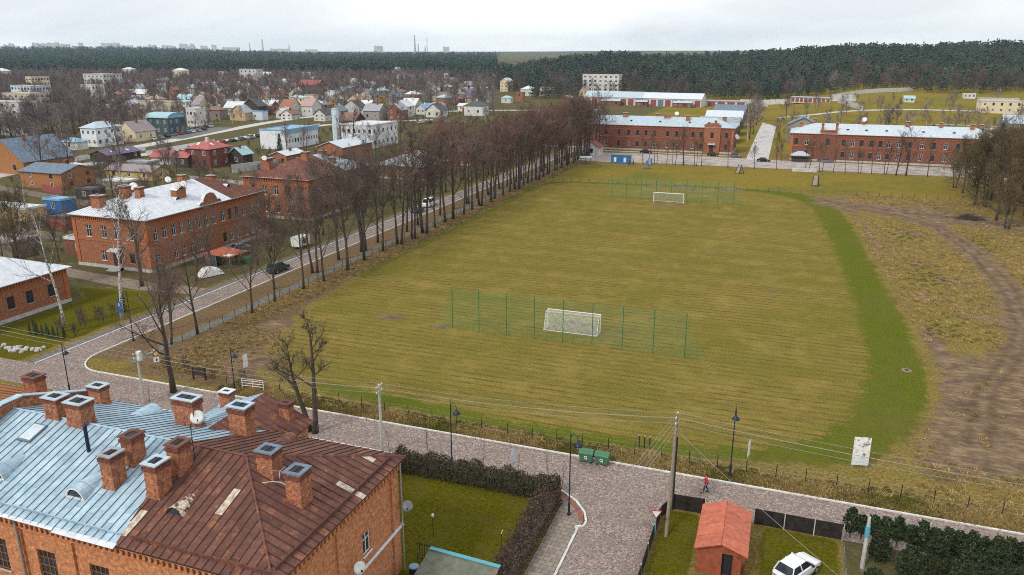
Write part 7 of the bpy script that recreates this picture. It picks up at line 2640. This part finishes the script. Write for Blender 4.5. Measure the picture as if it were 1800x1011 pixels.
M['fence_black'] = mat_noise('tarred_board', (.012, .010, .009), (.035, .028, .024), 2, .85)
FP = [(-7.55, 40), (-7.55, 42.6), (-7.55, 45.2), (-7.55, 47.8), (-7.55, 50.4), (-7.55, 53.0), (-7.5, 55.6), (-6.9, 57.2), (-4.2, 57.35)]
for a_, b_ in zip(FP[:-1], FP[1:]):
    panel(a_[0], a_[1], b_[0], b_[1], 1.0 if a_[0] < -7 else 1.35)
FP = [(-.35, 57.3), (1.9, 57.3), (4.1, 57.3), (6.2, 57.35)]
for a_, b_ in zip(FP[:-1], FP[1:]):
    panel(a_[0], a_[1], b_[0], b_[1], 1.35)
t2 = thing('mesh_fence', 'thin wire mesh fence between the two right-hand gardens', 'fence', (6.1, 57, 0))
for k in range(5):
    g = MB()
    g.tube([(0, -2.6 * k, -.1), (0, -2.6 * k, 1.3)], .03, 5)
    g.build('post', M['steel'], t2, uv=False)
g = MB()
for z_ in (.3, .75, 1.2):
    g.tube([(0, 0, z_), (0, -10.4, z_)], .008, 3)
g.build('wire', M['steel'], t2, uv=False)

t = thing('shed', 'rust-red metal shed with salmon roof in the right-hand garden', 'shed', (-2.35, 52.4, 0), R(1))
M['salmon'] = mat_noise('salmon_roof_paint', (.38, .095, .055), (.52, .155, .085), 2.2, .6, vary=.08)
M['rust_wall'] = mat_noise('rust_wall_paint', (.22, .055, .028), (.32, .095, .045), 2.5, .7)
hx, hy, hh, rz_ = 1.65, 2.75, 2.15, 2.75
g = MB()
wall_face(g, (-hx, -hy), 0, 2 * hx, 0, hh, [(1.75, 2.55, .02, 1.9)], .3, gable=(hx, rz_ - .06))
wall_face(g, (hx, -hy), math.pi / 2, 2 * hy, 0, hh)
wall_face(g, (hx, hy), math.pi, 2 * hx, 0, hh, gable=(hx, rz_ - .06))
wall_face(g, (-hx, hy), -math.pi / 2, 2 * hy, 0, hh)
g.build('wall', M['rust_wall'], t, uv=False)
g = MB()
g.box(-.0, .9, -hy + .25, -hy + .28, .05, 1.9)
g.build('doorway_shade_board', M['dark'], t, uv=False)  # dark board added in the doorway to stand for the unlit interior
g = MB()
g.obox((1.15, -hy - .38, 1.0), Vector((math.cos(R(-50)), math.sin(R(-50)), 0)), Vector((-math.sin(R(-50)), math.cos(R(-50)), 0)), (0, 0, 1), .45, .03, .95)
do = g.build('door', M['rust_wall'], t, uv=False)
g = MB()
g.obox((1.35, -hy - .6, 1.0), (1, 0, 0), (0, 1, 0), (0, 0, 1), .03, .08, .03)
g.build('handle', M['steel'], do, uv=False)
g = MB()
for s_ in (-1, 1):
    g.slab([(s_ * (hx + .2), -hy - .25, hh - .1), (s_ * (hx + .2), hy + .25, hh - .1), (0, hy + .25, rz_), (0, -hy - .25, rz_)][::s_], .05)
ro = g.build('roof', M['rust_wall'], t, uv=False)
for s_ in (-1, 1):
    for k in range(4):
        y0, y1 = -hy - .25 + (2 * hy + .5) * k / 4, -hy - .25 + (2 * hy + .5) * (k + 1) / 4
        g = MB()
        P = [(s_ * (hx + .2), y0 + .02, hh - .085 + .03), (s_ * (hx + .2), y1 - .02, hh - .085 + .03), (s_ * .02, y1 - .02, rz_ + .025), (s_ * .02, y0 + .02, rz_ + .025)]
        g.slab(P[::s_], .02)
        g.build('roof_panel', M['salmon'], ro, uv=False)
t = thing('shed', 'corner of a mauve corrugated roof at the bottom edge', 'shed', (2.0, 46.3, 0), R(-6))
g = MB()
for k in range(20):
    x0 = -1.5 + .15 * k
    g.slab([(x0, -1.6, 1.7), (x0 + .08, -1.6, 1.76), (x0 + .08, 1.75, 1.96), (x0, 1.75, 1.9)], .02)
    g.slab([(x0 + .08, -1.6, 1.76), (x0 + .15, -1.6, 1.7), (x0 + .15, 1.75, 1.9), (x0 + .08, 1.75, 1.96)], .02)
g.build('roof', M['r_mauve'], t, uv=False)
g = MB()
g.box(-1.3, 1.3, -1.4, 1.5, 0, 1.66)
g.build('wall', M['wood'], t, uv=False)
t = thing('garden_shed', 'long shed with ribbed grey-green roof and teal ridge at the bottom edge', 'shed', (-19.1, 41.2, 0), R(-3))
M['green_sheet'] = mat_noise('grey_green_sheet', (.13, .145, .105), (.19, .20, .15), 2, .6)
g = MB()
for k in range(36):
    x0 = -2.7 + .15 * k
    g.slab([(x0, -1.9, 1.45), (x0 + .09, -1.9, 1.50), (x0 + .09, 1.3, 2.25), (x0, 1.3, 2.20)], .02)
    g.slab([(x0 + .09, -1.9, 1.50), (x0 + .15, -1.9, 1.45), (x0 + .15, 1.3, 2.20), (x0 + .09, 1.3, 2.25)], .02)
ro = g.build('roof', M['green_sheet'], t, uv=False)
g = MB()
g.obox((0, 1.38, 2.27), (1, 0, 0), (0, 1, 0), (0, 0, 1), 2.72, .16, .03)
g.build('ridge_flashing', M['teal'], ro, uv=False)
g = MB()
g.box(-2.5, 2.5, -1.6, 1.35, 0, 1.48)
g.box(2.35, 2.55, -1.6, 1.35, 1.48, 2.1)
g.build('wall', M['brick_gold'], t)
t = thing('rain_barrel', 'blue-topped rain barrel beside the near house wall', 'barrel', (-22.7, 42.0, 0))
g = MB()
g.lathe((0, 0, 0), [(.3, 0), (.36, .25), (.36, .7), (.31, .95)], 14)
g.build('body', M['dark'], t, uv=False)
g = MB()
g.lathe((0, 0, .952), [(.36, 0), (.36, .05), (.3, .07)], 14)
g.build('lid', M['r_blue'], t, uv=False)
t = thing('bar_fence', 'short black bar fence between near house and grey-green shed', 'fence', (-23.4, 43.9, 0))
for k in range(9):
    g = MB()
    g.box(k * .2 - .015, k * .2 + .015, -.015, .015, 0, 1.6)
    g.build('bar', M['dark'], t, uv=False)
g = MB()
for z_ in (.2, 1.4):
    g.box(0, 1.6, .016, .04, z_, z_ + .05)
g.build('rail', M['dark'], t, uv=False)
t = thing('garden_lamp', 'small dark lantern post on the lawn beside the near house', 'garden lamp', (-23.6, 47.0, 0))
g = MB()
g.tube([(0, 0, 0), (0, 0, 1.7)], .03, 6)
g.build('post', M['dark'], t, uv=False)
g = MB()
g.lathe((0, 0, 1.7), [(.06, 0), (.12, .12), (.12, .22), (.03, .34)], 8)
g.build('lantern', M['white'], t, uv=False)
t = thing('garden_post', 'thin white-topped post on the lawn inside the hedge', 'post', (-18.2, 47.6, 0))
g = MB()
g.tube([(0, 0, 0), (0, 0, 1.1)], .03, 6)
g.build('stake', M['dark'], t, uv=False)
g = MB()
g.beam((0, 0, 1.1), (.12, 0, 1.45), .05, .05)
g.build('tip', M['white'], t, uv=False)
# white stones along the left garden edge
rs = random.Random(2)
g = MB()
for k in range(110):
    x, y = -99 + rs.uniform(0, 12.2), 62.9 + rs.gauss(0, .45)
    r_ = rs.uniform(.12, .32)
    y += (x + 99) * .22
    g.lathe((x, y, 0), [(r_, 0), (r_ * 1.05, r_ * .5), (r_ * .7, r_ * 1.0), (r_ * .2, r_ * 1.15)], 5)
tag(g.build('stone_border', M['conc'], uv=False), 'row of white field stones along the left garden edge', 'stones', kind='stuff')
g = MB()
rs = random.Random(5)
for k in range(260):
    a_, r_ = rs.uniform(0, 6.28), rs.uniform(0, 2.6)
    x, y, z = 37.5 + r_ * math.cos(a_) * 1.2, 196 + r_ * math.sin(a_) * .8, max(.05, 1.3 - r_ * .45) * rs.random()
    d = Vector((rs.gauss(0, 1), rs.gauss(0, 1), rs.gauss(0, .35))).normalized() * rs.uniform(.5, 1.3)
    g.tube([(x - d.x, y - d.y, max(.02, z - d.z)), (x + d.x, y + d.y, max(.02, z + d.z))], [.04, .015], 3)
tag(g.build('brush_pile', M['bark'], uv=False), 'heap of cut branches on bare ground near the copse', 'brush pile', kind='stuff')
for (e, n, r_, lab) in ((14.6, 95.8, .6, 'dark round manhole patch at the edge of the green margin'),):
    t = thing('manhole', lab, 'manhole', (e, n, .004))
    g = MB()
    g.lathe((0, 0, 0), [(r_, 0), (r_ * .96, .05), (r_ * .5, .06)], 16)
    g.build('ring', M['track_mud'], t, uv=False)
    g = MB()
    g.lathe((0, 0, .062), [(r_ * .42, 0), (r_ * .4, .02)], 14)
    g.build('cover', M['dark'], t, uv=False)

# ---------------------------------------------------------------- playground and huts by the parade road
t = thing('site_hut', 'blue twin container hut beside the parade road', 'hut', (-55.5, 259.6, 0))
g = MB()
wall_face(g, (-3.2, -1.3), 0, 6.4, 0, 2.7, [(1.0, 1.9, .1, 2.1), (4.3, 5.2, .9, 1.9)], .1)
g.box(-3.2, 3.2, -1.05, 1.3, 0, 2.68)
g.build('wall', M['blue_paint'], t, uv=False)
g = MB()
g.box(-3.35, 3.35, -1.45, 1.45, 2.7, 2.85)
g.build('roof', M['r_slate'], t, uv=False)
for x_ in (-1.75, 1.55):
    g = MB()
    g.box(x_ - .42, x_ + .42, -1.34, -1.31, .5, 2.0)
    g.build('poster', M['white'], t, uv=False)
t = thing('portable_toilet', 'bright blue portable toilet beside the parade road', 'toilet', (-45.6, 258.6, 0))
g = MB()
g.box(-.6, .6, -.6, .6, .05, 2.15)
g.build('cabin', M['blue_paint'], t, uv=False)
g = MB()
g.lathe((0, 0, 2.15), [(.8, 0), (.6, .15), (.15, .22)], 4)
g.build('roof', M['r_blue'], t, uv=False)
g = MB()
g.box(-.4, .4, -.63, -.602, .15, 1.95)
g.build('door', M['r_blue'], t, uv=False)
t = thing('picnic_shelter', 'open picnic shelter with white flat roof near the avenue end', 'shelter', (-66.2, 254, 0), R(20))
for (x_, y_) in ((-1.6, -1.2), (1.6, -1.2), (-1.6, 1.2), (1.6, 1.2), (0, -1.2), (0, 1.2)):
    g = MB()
    g.box(x_ - .06, x_ + .06, y_ - .06, y_ + .06, 0, 2.2)
    g.build('post', M['wood'], t, uv=False)
g = MB()
g.slab([(-2, -1.6, 2.2), (2, -1.6, 2.2), (2, 1.6, 2.35), (-2, 1.6, 2.35)], .1)
g.build('roof', M['r_white'], t, uv=False)
g = MB()
g.box(-1.2, 1.2, -.35, .35, .7, .78)
g.box(-.9, -.8, -.2, .2, 0, .7)
g.box(.8, .9, -.2, .2, 0, .7)
g.build('table', M['wood'], t, uv=False)
for k, (e, n, h_, lab, cm_) in enumerate(((-44.8, 248.8, 2.6, 'coloured climbing frame left on the far meadow', 'blue_paint'), (-16.2, 248.6, 2.6, 'wooden A-frame climbing structure in the middle of the far meadow', 'wood_dark'), (5.5, 232.2, 3.2, 'wooden A-frame climbing structure right on the far meadow', 'wood_dark'), (-51.2, 255.6, 1.8, 'small dark swing frame near the blue hut', 'wood_dark'))):
    t = thing('climbing_frame', lab, 'climbing frame', (e, n, 0), R(20 + 30 * k))
    for y_ in (-.8, .8):
        for s_ in (-1, 1):
            g = MB()
            g.beam((s_ * 1.1, y_, 0), (0, y_ * .7, h_), .14, .14)
            g.build('leg', M[cm_], t, uv=False)
    g = MB()
    g.beam((0, -.9, h_), (0, .9, h_), .16, .16)
    g.build('top_beam', M['wood'], t, uv=False)
    for i in range(4):
        u = (i + .6) / 5
        g = MB()
        g.beam((1.1 * (1 - u), -.8 + .24 * u, h_ * u), (1.1 * (1 - u), .8 - .24 * u, h_ * u), .09, .09)
        g.build('rung', M['steel' if k == 0 else 'wood'], t, uv=False)
    if k != 3:
        g = MB()
        g.slab([(-1.0, -.6, h_ * .12), (-.1, -.5, h_ * .9), (-.1, .5, h_ * .9), (-1.0, .6, h_ * .12)], .06)
        g.build('ramp', M['w_greywood'], t, uv=False)
t = thing('low_block_wall', 'low white concrete block beside the parade road', 'wall', (2.5, 259.6, 0), R(3))
for k in range(3):
    g = MB()
    g.box(-3.6 + k * 2.4, -1.22 + k * 2.4, -.4, .4, 0, 1.0)
    g.build('block', M['conc_pale'], t, uv=False)
t = thing('pavilion', 'pale blue tent-roofed pavilion at the corner of the right-hand barracks', 'pavilion', (.9, 284.6, 0))
for (x_, y_) in ((-2.6, -1.8), (2.6, -1.8), (-2.6, 1.8), (2.6, 1.8)):
    g = MB()
    g.box(x_ - .07, x_ + .07, y_ - .07, y_ + .07, 0, 2.2)
    g.build('post', M['wood_dark'], t, uv=False)
g = MB()
for nm_, poly in hip_faces(2.8, 2.0, 2.2, 1.3, .3):
    g.slab(poly, .08)
g.build('roof', M['grey_roof'], t, uv=False)
g = MB()
g.box(-2.7, 2.7, -1.9, 1.9, .02, 1.1)
g.build('stall_counter', M['wood_dark'], t, uv=False)


# plank and wire fences between the left gardens
for k, (p_, q_, hh_, mt_) in enumerate((((-122, 88), (-160, 92), 1.3, 'wood'), ((-122, 110), (-150, 112), 1.5, 'wood'), ((-150, 112), (-152, 150), 1.4, 'w_greywood'), ((-160, 140), (-205, 150), 1.4, 'wood'), ((-175, 165), (-205, 168), 1.5, 'conc'), ((-122, 132), (-150, 134), 1.2, 'wood'), ((-130, 175), (-165, 180), 1.5, 'conc'))):
    wall_run(nth(k + 1) + ' grey garden fence from the front in the gardens behind the avenue houses', [p_, q_], hh_, mt_, .06, 'garden_fence', 2.4)

# ---------------------------------------------------------------- vehicles
CARM = {}


def paint(key, c):
    m_, nt_, b_ = new_mat('car_paint_' + key)
    b_.inputs['Base Color'].default_value = c4(c)
    b_.inputs['Roughness'].default_value = .28
    b_.inputs['Coat Weight'].default_value = .5
    CARM[key] = m_


for k_, c_ in (('white', (.72, .73, .74)), ('silver', (.42, .44, .46)), ('black', (.015, .016, .018)), ('grey', (.13, .14, .15)), ('red', (.32, .025, .025)), ('blue', (.04, .10, .22)), ('green', (.02, .05, .035)), ('darkblue', (.02, .03, .07))):
    paint(k_, c_)
M['lamp_red'] = flat('tail_lamp', (.40, .02, .02), .3)
M['lamp_clear'] = flat('head_lamp', (.62, .62, .60), .2)
M['rubber'] = flat('tyre', (.015, .015, .016), .9)
CB = {}


def car_parts(kind_):
    """body, glass, roof cage etc. from cross-sections along x (forward)"""
    if kind_ in CB:
        return CB[kind_]
    van = kind_ == 'van'
    L_ = {'hatch': 4.0, 'sedan': 4.5, 'suv': 4.5, 'van': 5.0}[kind_]
    W = {'hatch': .84, 'sedan': .88, 'suv': .92, 'van': .96}[kind_]
    Ht = {'hatch': 1.48, 'sedan': 1.45, 'suv': 1.75, 'van': 2.1}[kind_]
    belt = {'hatch': .92, 'sedan': .92, 'suv': 1.08, 'van': 1.2}[kind_]
    g = MB()
    # lower body: stations (x, half width, z bottom, z top)
    S = [(-L_ / 2, W * .80, .38, belt * .82), (-L_ / 2 + .12, W * .93, .26, belt * .97), (-L_ * .30, W, .22, belt), (0, W, .22, belt), (L_ * .20, W, .22, belt * .985), (L_ * .36, W * .98, .24, belt * (.90 if not van else .95)), (L_ / 2 - .15, W * .90, .28, belt * .78), (L_ / 2, W * .76, .36, belt * .62)]
    ring = []
    for (x, w, z0, z1) in S:
        ring.append([(x, -w * .93, z0), (x, -w, z0 + (z1 - z0) * .45), (x, -w * .97, z1 - .04), (x, -w * .88, z1), (x, w * .88, z1), (x, w * .97, z1 - .04), (x, w, z0 + (z1 - z0) * .45), (x, w * .93, z0)])
    v = [p for r_ in ring for p in r_]
    f = []
    for i in range(len(S) - 1):
        for j in range(8):
            f.append((i * 8 + j, i * 8 + (j + 1) % 8, (i + 1) * 8 + (j + 1) % 8, (i + 1) * 8 + j))
    f.append(tuple(range(7, -1, -1)))
    e = (len(S) - 1) * 8
    f.append(tuple(e + j for j in range(8)))
    g.add(v, f)
    # cabin: base and roof outline
    xb0, xb1 = (-L_ * .44 if kind_ != 'sedan' else -L_ * .36), (L_ * .22 if not van else L_ * .36)
    xr0, xr1 = (xb0 + (.35 if kind_ != 'sedan' else .65) if not van else xb0 + .12), (xb1 - .75 if not van else xb1 - .6)
    wb, wr = W * .88, W * .70
    zb, zr_ = belt - .02, Ht
    rf_ = MB()
    rf_.add([(xr0, -wr, zr_ - .05), (xr1, -wr, zr_ - .05), (xr1, wr, zr_ - .05), (xr0, wr, zr_ - .05), (xr0 + .1, -wr * .9, zr_), (xr1 - .12, -wr * .9, zr_), (xr1 - .12, wr * .9, zr_), (xr0 + .1, wr * .9, zr_)],
            [(4, 5, 6, 7), (0, 1, 5, 4), (1, 2, 6, 5), (2, 3, 7, 6), (3, 0, 4, 7), (0, 3, 2, 1)])
    for s_ in (-1, 1):
        for (xa, xb_) in ((xb0, xr0), (xb1, xr1), ((xb0 + xb1) / 2 - .05, (xr0 + xr1) / 2)):
            rf_.beam((xa, s_ * wb, zb), (xb_, s_ * wr, zr_ - .04), .07, .07)
    gl = MB()
    k = .97
    gl.add([(xb0 + .02, -wb * k, zb), (xb1 - .02, -wb * k, zb), (xb1 - .02, wb * k, zb), (xb0 + .02, wb * k, zb), (xr0 + .02, -wr * k, zr_ - .05), (xr1 - .02, -wr * k, zr_ - .05), (xr1 - .02, wr * k, zr_ - .05), (xr0 + .02, wr * k, zr_ - .05)],
           [(0, 1, 5, 4), (1, 2, 6, 5), (2, 3, 7, 6), (3, 0, 4, 7)])
    CB[kind_] = (g, rf_, gl, L_, W, belt)
    return CB[kind_]


CMESH = {}


def car(label, e, n, heading, kind_, col, group=None, detail=True, z=None):
    g, rf_, gl, L_, W, belt = car_parts(kind_)
    if (kind_, col) not in CMESH:
        CMESH[(kind_, col)] = (g.mesh('body', CARM[col], False), rf_.mesh('roof', CARM[col], False), gl.mesh('windows', M['glass'], False))
    bm_, rm_, gm_ = CMESH[(kind_, col)]
    root = thing('parked_car', label, 'car', (e, n, .02 if z is None else z), heading, group)
    link('body', bm_, root)
    link('roof', rm_, root)
    link('windows', gm_, root)
    if 'tyre' not in CMESH:
        t_ = MB()
        t_.tube([(0, -.1, 0), (0, .1, 0)], .31, 12)
        r_ = MB()
        r_.tube([(0, -.108, 0), (0, .108, 0)], .19, 10)
        CMESH['tyre'] = t_.mesh('wheel', M['rubber'], False)
        CMESH['rim'] = r_.mesh('rim', M['steel'], False)
        h_ = MB()
        h_.box(-.03, .03, -.16, .16, -.07, .07)
        CMESH['hl'] = h_.mesh('headlight', M['lamp_clear'], False)
        CMESH['tl'] = h_.mesh('tail_light', M['lamp_red'], False)
        mm = MB()
        mm.box(-.08, .08, -.09, .09, -.06, .07)
        CMESH['mir'] = mm.mesh('wing_mirror', M['dark'], False)
    for sx in (-.31, .31):
        for sy in (-1, 1):
            w_ = link('wheel', CMESH['tyre'], root, (L_ * sx, sy * (W - .1), .31))
            if detail:
                link('rim', CMESH['rim'], w_)
    if detail:
        for sy in (-1, 1):
            link('headlight', CMESH['hl'], root, (L_ / 2 - .06, sy * W * .58, belt * .56))
            link('tail_light', CMESH['tl'], root, (-L_ / 2 + .03, sy * W * .62, belt * .70))
            link('wing_mirror', CMESH['mir'], root, (L_ * .14, sy * (W + .05), belt + .05))
    return root


car('white hatchback parked in the right-hand garden', 2.9, 51.7, R(58), 'hatch', 'white')
car('dark green off-road car standing on the cobbled avenue', -81.3, 106.8, R(88), 'suv', 'green')
car('dark blue car on the far part of the cobbled avenue', -81.9, 161.0, R(90), 'hatch', 'blue')
car('white van on the far part of the cobbled avenue', -82.6, 168.6, R(90), 'van', 'white')
car('silver saloon parked beside the curled-gable house', -97.0, 116.5, R(75), 'sedan', 'silver')
car('grey-green saloon parked beside the silver one', -94.6, 114.5, R(80), 'sedan', 'green')
car('dark car in front of the left-hand barracks', -52.5, 288.8, R(5), 'sedan', 'black')
car('dark car parked at the foot of the north street', -10.6, 279.5, R(-5), 'sedan', 'black')
car('grey car near the entrance bay of the left-hand barracks', -28.5, 289.0, R(5), 'hatch', 'black')
car('dark small car between the barracks and north street', -20.5, 288.5, R(5), 'hatch', 'grey')
car('dark green truck-like car near the lock-up garages', -50, 552, R(0), 'van', 'green', z=hz1(-50, 552) + .02)
car('car parked in front of the right-hand barracks', 9.5, 284.5, R(4), 'hatch', 'grey')
cc = random.Random(3)
cols = ['white', 'silver', 'black', 'grey', 'red', 'blue', 'white', 'silver', 'darkblue']
for k in range(9):
    car(nth(k + 1) + ' car from the near end in the car park below the barrel-roofed hall', -257 - k * 1.2, 262 + k * 5.2, R(160 + cc.uniform(-6, 6)), cc.choice(['sedan', 'hatch', 'sedan']), cols[k], 'cars in the town car park', False)
for k in range(8):
    car(nth(k + 1) + ' car from the near end in the second car park row', -266 - k * 1.2, 285 + k * 4.6, R(160 + cc.uniform(-6, 6)), cc.choice(['sedan', 'hatch', 'suv']), cols[-k - 1], 'cars in the second car park row', False)
for k in range(9):
    car(nth(k + 1) + ' car from the near end along the service road by the school', -219 - k * .4, 242 + k * 6.4, R(92 + cc.uniform(-4, 4)), cc.choice(['sedan', 'hatch', 'suv']), cols[(k * 4 + 1) % 9], 'cars along the service road', False)
for k in range(6):
    car(nth(k + 1) + ' car behind the school, counted from the left', -186 + k * 4.2, 372 + k * 1.5, R(75 + cc.uniform(-5, 5)), 'sedan', cols[(k * 2) % 9], 'cars behind the school', False)

# small things beside the avenue
t = thing('covered_vehicle', 'vehicle under a crumpled white tarpaulin beside the avenue', 'covered vehicle', (-90.5, 100.8, 0), R(70))
rs = random.Random(9)
g = MB()
nx, ny = 12, 8
for i in range(nx + 1):
    for j in range(ny + 1):
        u, v = i / nx * 2 - 1, j / ny * 2 - 1
        hgt_ = 1.55 * (1 - abs(u) ** 5) * (1 - abs(v) ** 5) + rs.uniform(-.06, .06) * (abs(u) < .99 and abs(v) < .99)
        g.v.append((u * 2.1, v * 1.05, max(.12, hgt_ * (.82 + .18 * math.cos(u * 2 + .5)))))
for i in range(nx):
    for j in range(ny):
        a_ = i * (ny + 1) + j
        g.f.append((a_, a_ + ny + 1, a_ + ny + 2, a_ + 1))
        g.m.append(0)
g.build('tarpaulin', M['white'], t, uv=False)
for x_ in (-1.3, 1.3):
    for y_ in (-.8, .8):
        link('wheel', CMESH['tyre'], t, (x_, y_, .3))
t = thing('lean_to', 'low shelter with patchy red roof beside the tarpaulin', 'shelter', (-93.0, 108.3, 0), R(0))
g = MB()
g.slab([(-3.0, -2.6, 2.1), (2.6, -2.6, 1.9), (2.6, 2.6, 1.9), (-3.0, 2.6, 2.1)], .06)
ro = g.build('roof', M['salmon'], t, uv=False)
g = MB()
g.slab([(1.0, -2.3, 2.02), (2.3, -2.3, 1.975), (2.3, -.9, 1.975), (1.0, -.9, 2.02)], .02)
g.build('patch', M['white'], ro, uv=False)
g = MB()
g.box(-2.8, -.6, -2.4, -2.3, 0, 1.95)
g.box(-2.8, -2.7, -2.3, 2.4, 0, 1.95)
g.build('wall', M['w_teal'], t, uv=False)
for (x_, y_) in ((2.4, -2.4), (2.4, 2.4), (-.5, -2.4), (2.4, 0)):
    g = MB()
    g.box(x_ - .06, x_ + .06, y_ - .06, y_ + .06, 0, 1.9)
    g.build('post', M['wood'], t, uv=False)
t = thing('barrel', 'large green barrel in front of the red-roofed shelter', 'barrel', (-89.6, 109.5, 0))
g = MB()
g.lathe((0, 0, 0), [(.55, 0), (.62, .3), (.62, 1.0), (.5, 1.3), (.2, 1.4)], 12)
g.build('body', M['netgreen'], t, uv=False)
g = MB()
g.lathe((0, 0, 1.4), [(.2, 0), (.2, .1), (.1, .12)], 10)
g.build('lid', M['dark'], t, uv=False)
t = thing('box_trailer', 'white box trailer with dark hatch beside the avenue', 'trailer', (-87.6, 122.5, 0), R(88))
g = MB()
g.box(-1.7, 1.7, -.95, .95, .55, 2.3)
g.build('body', M['white'], t, uv=False)
g = MB()
g.box(-.4, .4, -.975, -.952, 1.0, 1.8)
g.build('hatch', M['dark'], t, uv=False)
for y_ in (-.85, .85):
    link('wheel', CMESH['tyre'], t, (0, y_, .31))
g = MB()
g.tube([(1.7, 0, .6), (2.9, 0, .5)], .05, 6)
g.build('drawbar', M['dark'], t, uv=False)

# ---------------------------------------------------------------- the walking person
def skin_body(name, pts, edges, rad, mat, parent, root_i=0, sub=2):
    me = bpy.data.meshes.new(name)
    me.from_pydata(pts, edges, [])
    me.materials.append(mat)
    o = link(name, me, parent)
    sk = o.modifiers.new('skin', 'SKIN')
    sk.use_smooth_shade = True
    for i, r_ in enumerate(rad):
        me.skin_vertices[0].data[i].radius = (r_, r_) if not hasattr(r_, '__len__') else r_
    me.skin_vertices[0].data[root_i].use_root = True
    ss = o.modifiers.new('subdivision', 'SUBSURF')
    ss.levels = sub
    ss.render_levels = sub
    return o


M['skin'] = flat('skin', (.50, .30, .22), .6)
M['jeans'] = flat('jeans', (.03, .05, .09), .8)
M['jacket'] = flat('red_jacket', (.55, .03, .04), .7)
M['hair'] = flat('hair', (.035, .022, .015), .8)
pr = thing('person', 'person in red jacket and dark blue jeans walking along the cobbled street', 'person', (-4.5, 60.6, .02), R(195))
# x = walking direction, y = left
P_ = [(0, 0, .93), (0, 0, 1.12), (.02, 0, 1.36), (.03, 0, 1.48), (.05, 0, 1.56), (.07, 0, 1.66), (.06, 0, 1.74),
      (0, .10, .88), (.16, .11, .50), (.24, .11, .10), (.38, .12, .05), (0, -.10, .88), (-.02, -.11, .49), (-.26, -.11, .14), (-.16, -.12, .05),
      (.02, .19, 1.40), (-.08, .24, 1.14), (.02, .24, .92), (.06, .235, .85), (.02, -.19, 1.40), (.08, -.24, 1.14), (.28, -.22, 1.02), (.345, -.215, 1.0)]
E_ = [(0, 1), (1, 2), (2, 3), (3, 4), (4, 5), (5, 6), (0, 7), (7, 8), (8, 9), (9, 10), (0, 11), (11, 12), (12, 13), (13, 14), (2, 15), (15, 16), (16, 17), (17, 18), (2, 19), (19, 20), (20, 21), (21, 22)]
RD = [(.12, .15), (.11, .145), (.11, .16), .06, .06, .105, .075, .088, .062, .042, .035, .088, .062, .042, .035, .06, .045, .034, .036, .06, .045, .034, .036]
for (bi, sgn_, dn) in ((18, 1, Vector((.25, 0, -1))), (22, -1, Vector((1, 0, -.15)))):
    base = Vector(P_[bi])
    for k in range(5):
        off = Vector((-.025 + .016 * k, 0, 0)) if dn.z < -.5 else Vector((0, 0, -.025 + .016 * k))
        ln = (.045, .075, .085, .078, .06)[k]
        dv = (dn.normalized() + (Vector((.6, 0, .2)) if k == 0 else Vector((0, 0, 0)))).normalized()
        i0 = len(P_)
        P_ += [tuple(base + off + dv * .03), tuple(base + off + dv * (.03 + ln * .6)), tuple(base + off + dv * (.03 + ln) + Vector((.01, -sgn_ * .015, 0)))]
        E_ += [(bi, i0), (i0, i0 + 1), (i0 + 1, i0 + 2)]
        RD += [.010, .009, .007]
body = skin_body('body', P_, E_, RD, M['skin'], pr)
skin_body('jacket', [(0, 0, .86), (0, 0, 1.12), (.02, 0, 1.36), (.03, 0, 1.47), (.02, .19, 1.40), (-.08, .24, 1.14), (.01, .24, .95), (.02, -.19, 1.40), (.08, -.24, 1.14), (.25, -.222, 1.035)], [(0, 1), (1, 2), (2, 3), (2, 4), (4, 5), (5, 6), (2, 7), (7, 8), (8, 9)],
          [(.15, .18), (.14, .175), (.14, .19), .085, .085, .068, .055, .085, .068, .055], M['jacket'], pr)
skin_body('trousers', [(0, 0, .93), (0, .10, .87), (.16, .11, .50), (.235, .11, .13), (0, -.10, .87), (-.02, -.11, .49), (-.25, -.11, .17)], [(0, 1), (1, 2), (2, 3), (0, 4), (4, 5), (5, 6)], [(.13, .165), .105, .08, .062, .105, .08, .062], M['jeans'], pr)
g = MB()
for (x_, y_, z_, tz) in ((.30, .115, .05, .0), (-.20, -.115, .07, .0)):
    g.lathe((x_, y_, z_ - .05), [(.10, 0), (.10, .05), (.07, .09), (.03, .1)], 8)
    g.box(x_ - .05, x_ + .16, y_ - .05, y_ + .05, z_ - .05, z_ + .03)
g.build('shoes', M['dark'], pr, uv=False)
g = MB()
g.lathe((.055, 0, 1.64), [(.112, 0), (.122, .06), (.105, .12), (.05, .15), (.01, .155)], 12)
hair = g.build('hair', M['hair'], pr, uv=False, smooth=True)
hair.location.x = -.025
g = MB()
g.box(.165, .195, -.012, .012, 1.645, 1.68)
for y_ in (-.038, .038):
    g.box(.155, .172, y_ - .012, y_ + .012, 1.685, 1.70)
g.build('face_features', M['skin'], pr, uv=False)

# ---------------------------------------------------------------- air
hb = MB()
hb.box(-6500, 5200, -400, 8200, -3, 190)
hz_o = hb.build('haze', None, uv=False)
tag(hz_o, 'thin bluish winter air over town and forest', 'haze', kind='stuff')
hm = bpy.data.materials.new('haze_air')
hm.use_nodes = True
nt = hm.node_tree
for n__ in list(nt.nodes):
    if n__.type != 'OUTPUT_MATERIAL':
        nt.nodes.remove(n__)
pv = nt.nodes.new('ShaderNodeVolumePrincipled')
pv.inputs['Color'].default_value = (.60, .82, 1.0, 1)
pv.inputs['Density'].default_value = .00006
pv.inputs['Anisotropy'].default_value = .1
nt.links.new(pv.outputs[0], [n__ for n__ in nt.nodes if n__.type == 'OUTPUT_MATERIAL'][0].inputs['Volume'])
hz_o.data.materials.clear()
hz_o.data.materials.append(hm)
